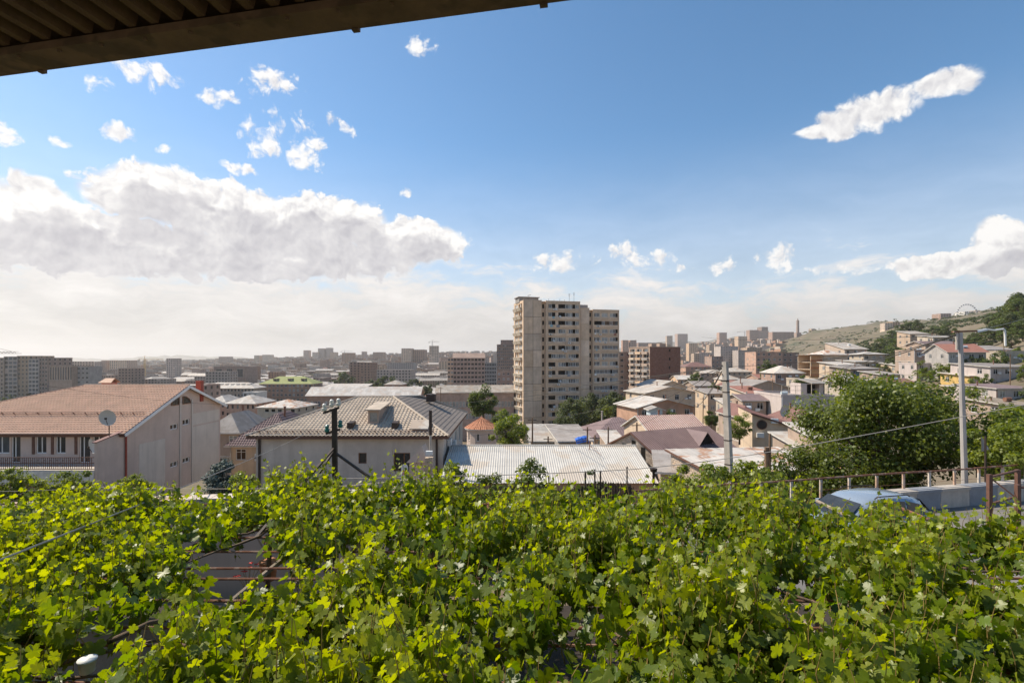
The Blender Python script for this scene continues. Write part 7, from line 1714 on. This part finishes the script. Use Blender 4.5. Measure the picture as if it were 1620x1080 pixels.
for i in range(ns):
    h = H[i]; a = rg.uniform(0, 6.283); lean = rg.normal(0, .22, 2); base = np.array([sx[i], sy[i], ZP+rg.uniform(-.02, .06)])
    if hang[i]: d0 = np.array([math.cos(a)*.6, math.sin(a)*.6, .35]); d1 = np.array([math.cos(a)*.25, math.sin(a)*.25, -.8]); h = .3+.3*rg.random()
    else: d0 = np.array([lean[0]*1.6+math.cos(a)*.45, lean[1]*1.6+math.sin(a)*.45, .75]); d1 = np.array([lean[0]*.6, lean[1]*.6-.05, 1.0])
    P_ = [base+h*(u*(1-u)*d0+u*u*d1*1.0+u*(1-u)*.3*d1) for u in (0, .25, .5, .75, 1)]
    if sy[i] < 8.5 or h > .5: stems[vid[i]].tube(P_, [.0065, .0058, .005, .004, .0025], 4, 0, False)
    nl = int(5+h*13)
    for j in range(nl):
        u = (j+.3)/nl; c = base+h*(u*(1-u)*d0+u*u*d1+u*(1-u)*.3*d1)
        an = a+j*2.4+rg.normal(0, .5); side = np.array([math.cos(an), math.sin(an), 0])
        young = u > .72
        s = (.170-.105*max(0, u-.3)/.7)*(.5+.72*rg.random())
        if hang[i]: s *= .9
        s *= 1.12 if sy[i] < 6.2 else 1.0
        old = rg.random() < .28
        pet = s*(.55+.5*rg.random())
        LC.append(c+side*pet+np.array([0, 0, rg.uniform(-.3, .25)*pet])); LN.append(side*.75+np.array([0, 0, .38])+SUNV*.2+rg.normal(0, .48, 3)); LT.append(side+np.array([0, 0, -.75 if not young else .2])+rg.normal(0, .3, 3))
        LS.append(s); LI.append(np.clip((.12+.5*rg.random()*(.25 if old else 1.15)+(.32 if young else 0)+.10*nz[i]-.25*hang[i])*(.85+.3*rg.random()), 0, 1)); LW.append(vid[i])
LC, LN, LT, LS, LI, LW = map(np.array, (LC, LN, LT, LS, LI, LW))
print('leaves', len(LC), 'shoots', ns)
proj = LS/LC[:, 1]; inframe = (np.abs(LC[:, 0]/LC[:, 1]) < 1.0)&(-LC[:, 2]/LC[:, 1] < .63)
score = proj*(1+.25*(LC[:, 2]-ZP))*inframe
def leaf_obj_mesh(ti):
    return np_mesh('leaf', LV1, LF1, np.full(len(LV1), ti), 'vine_leaf')
LM = [leaf_obj_mesh(x) for x in (.08, .22, .36, .5, .65, .85)]
for v in range(len(VT)):
    root = empty('grape_vine', VLAB[v], 'grape vine', (VT[v, 0], VT[v, 1], -5.33)); off = np.array(root.location)
    idx = np.where(LW == v)[0]
    if not len(idx): continue
    best = idx[np.argsort(-score[idx])[:60]]; rest = np.setdiff1d(idx, best)
    near = rest[LC[rest, 1] < 7.2]; far = rest[LC[rest, 1] >= 7.2]
    for nm, q, TV, TF in (('foliage', near, LV1, LF1), ('foliage', far, LV0, LF0)):
        if len(q) == 0: continue
        V, Fq, tt = scatter_leaves(LC[q]-off, LN[q], LT[q], LS[q], LI[q], TV, TF)
        o = link(nm, np_mesh(nm, V, Fq, tt, 'vine_leaf'), root); o['kind'] = 'stuff'
    Z = unit(LN[best]); Yv = unit(LT[best]-Z*np.sum(LT[best]*Z, 1, keepdims=True)); X = np.cross(Yv, Z)
    for j, q in enumerate(best):
        s = LS[q]; o = link('leaf', LM[min(5, int(LI[q]*6))], root)
        o.matrix_local = Matrix(((X[j][0]*s, Yv[j][0]*s, Z[j][0]*s, LC[q][0]-off[0]), (X[j][1]*s, Yv[j][1]*s, Z[j][1]*s, LC[q][1]-off[1]), (X[j][2]*s, Yv[j][2]*s, Z[j][2]*s, LC[q][2]-off[2]), (0, 0, 0, 1)))
    sm = stems[v]
    if sm.v:
        sm.v = [(a-off[0], b-off[1], c-off[2]) for a, b, c in sm.v]; o = sm.build('shoots', 'shoot', root); o['kind'] = 'stuff'; o.name = 'green_shoots'
    rr = random.Random(v); m = MB()
    m.tube([(0, 0, -.1), (rr.uniform(-.15, .15), rr.uniform(-.1, .1), .8), (rr.uniform(-.2, .2), rr.uniform(-.15, .15), 1.6), (0, 0, 2.34)], [.06, .05, .042, .036], 8); m.build('trunk', 'vinebark', root, True)
    for c in range(7):
        a = rr.uniform(0, 6.28); L_ = rr.uniform(1.0, 2.1); pts = []
        for s in range(6): pts.append((math.cos(a)*L_*s/5+rr.uniform(-.09, .09)*(s > 0), math.sin(a)*L_*s/5+rr.uniform(-.09, .09)*(s > 0), 2.34+rr.uniform(-.02, .07)))
        m = MB(); m.tube(pts, [.026, .022, .019, .016, .012, .008], 6); m.build('cane', 'vinebark', root, True)
# bare woody branches that show through the leaves
for lb, pts in (('bare grey-brown vine branch lying on the pipe in the corner', [(1300, 1036, -2.86), (1345, 1052, -2.9), (1375, 1070, -2.93), (1400, 1085, -2.95)]), ('thick reddish branch by the road side of the pergola', [(1575, 988, -2.8), (1600, 1002, -2.8), (1640, 1020, -2.82)]), ('pale twisted canes tied along the open frame gap', [(170, 1015, -2.9), (205, 1000, -2.85), (235, 985, -2.82), (262, 980, -2.85)])):
    P_ = []
    for px, py, z in pts: Yv = -z*F/(py-HZ); P_.append((px2(px, Yv), Yv, z))
    m = MB(); m.tube(P_, [.03, .028, .026, .022][:len(P_)], 8); tag(m.build('woody_branch', 'vinebark', None, True), lb, 'branch')
# pots, flowers below
def pot(lb, px, py, Yv, s):
    t = empty('hanging_pot', lb, 'pot', pt(px, py, Yv)); m = MB()
    m.lathe((0, 0, -.09*s), [(0, .055*s), (.02*s, .075*s), (.15*s, .09*s), (.15*s, .098*s), (.17*s, .098*s)], 14); m.build('bowl', 'plastic', t, True)
    m = MB(); m.tube([(0, 0, -.35), (0, 0, -.09*s)], .018, 6); m.build('stem', 'plastic', t)
pot('white plastic pot under the frame gap beside the vine trunk', 138, 1052, 4.75, .8); pot('white plastic pot beside the thick log beam', 530, 1040, 4.9, .9)
def geranium(lb, px, py, Yv, n=9):
    p = pt(px, py, Yv); t = empty('red_flowers', lb, 'flowers', p); rr = random.Random(px); st = MB(); 
    for i in range(n):
        q = (rr.uniform(-.16, .16), rr.uniform(-.16, .16), rr.uniform(-.05, .14)); st.tube([(0, 0, -.4), (q[0]*.5, q[1]*.5, -.15), q], .004, 4)
        m = MB()
        for k in range(5):
            a = k*1.257+i; m.face([q, (q[0]+.03*math.cos(a-.5), q[1]+.03*math.sin(a-.5), q[2]+.012), (q[0]+.045*math.cos(a), q[1]+.045*math.sin(a), q[2]+.006), (q[0]+.03*math.cos(a+.5), q[1]+.03*math.sin(a+.5), q[2]+.012)])
        m.build('flower', 'red', t)
    st.build('stalks', 'shoot', t)
    m = MB(); m.lathe((0, 0, -.75), [(0, .1), (.02, .12), (.33, .16), (.35, .17)], 12); m.build('flower_pot', 'terracotta', t)
geranium('red geraniums in the dark yard before the grey wall', 236, 1068, 6.3); geranium('red geraniums showing through the frame gap', 392, 903, 8.2); geranium('red geraniums deep under the vines near the steel pole', 425, 852, 9.2)


# ------------------------------------------------------------------ haze over the plain
m = MB(); m.box(-16500, -80, -90, 17500, 16400, 330); hz = m.mesh('haze', [])
hm = bpy.data.materials.new('haze_air'); hm.use_nodes = True; hn = hm.node_tree; hn.nodes.clear()
pv = hn.nodes.new('ShaderNodeVolumePrincipled'); pv.inputs['Color'].default_value = (.94, .92, .90, 1); pv.inputs['Density'].default_value = .000095; pv.inputs['Anisotropy'].default_value = .35
ho = hn.nodes.new('ShaderNodeOutputMaterial'); hn.links.new(pv.outputs[0], ho.inputs['Volume'])
hz.materials.clear(); hz.materials.append(hm)
h_o = link('haze', hz); tag(h_o, 'pale haze thickening over the distant city', 'haze'); h_o['kind'] = 'stuff'
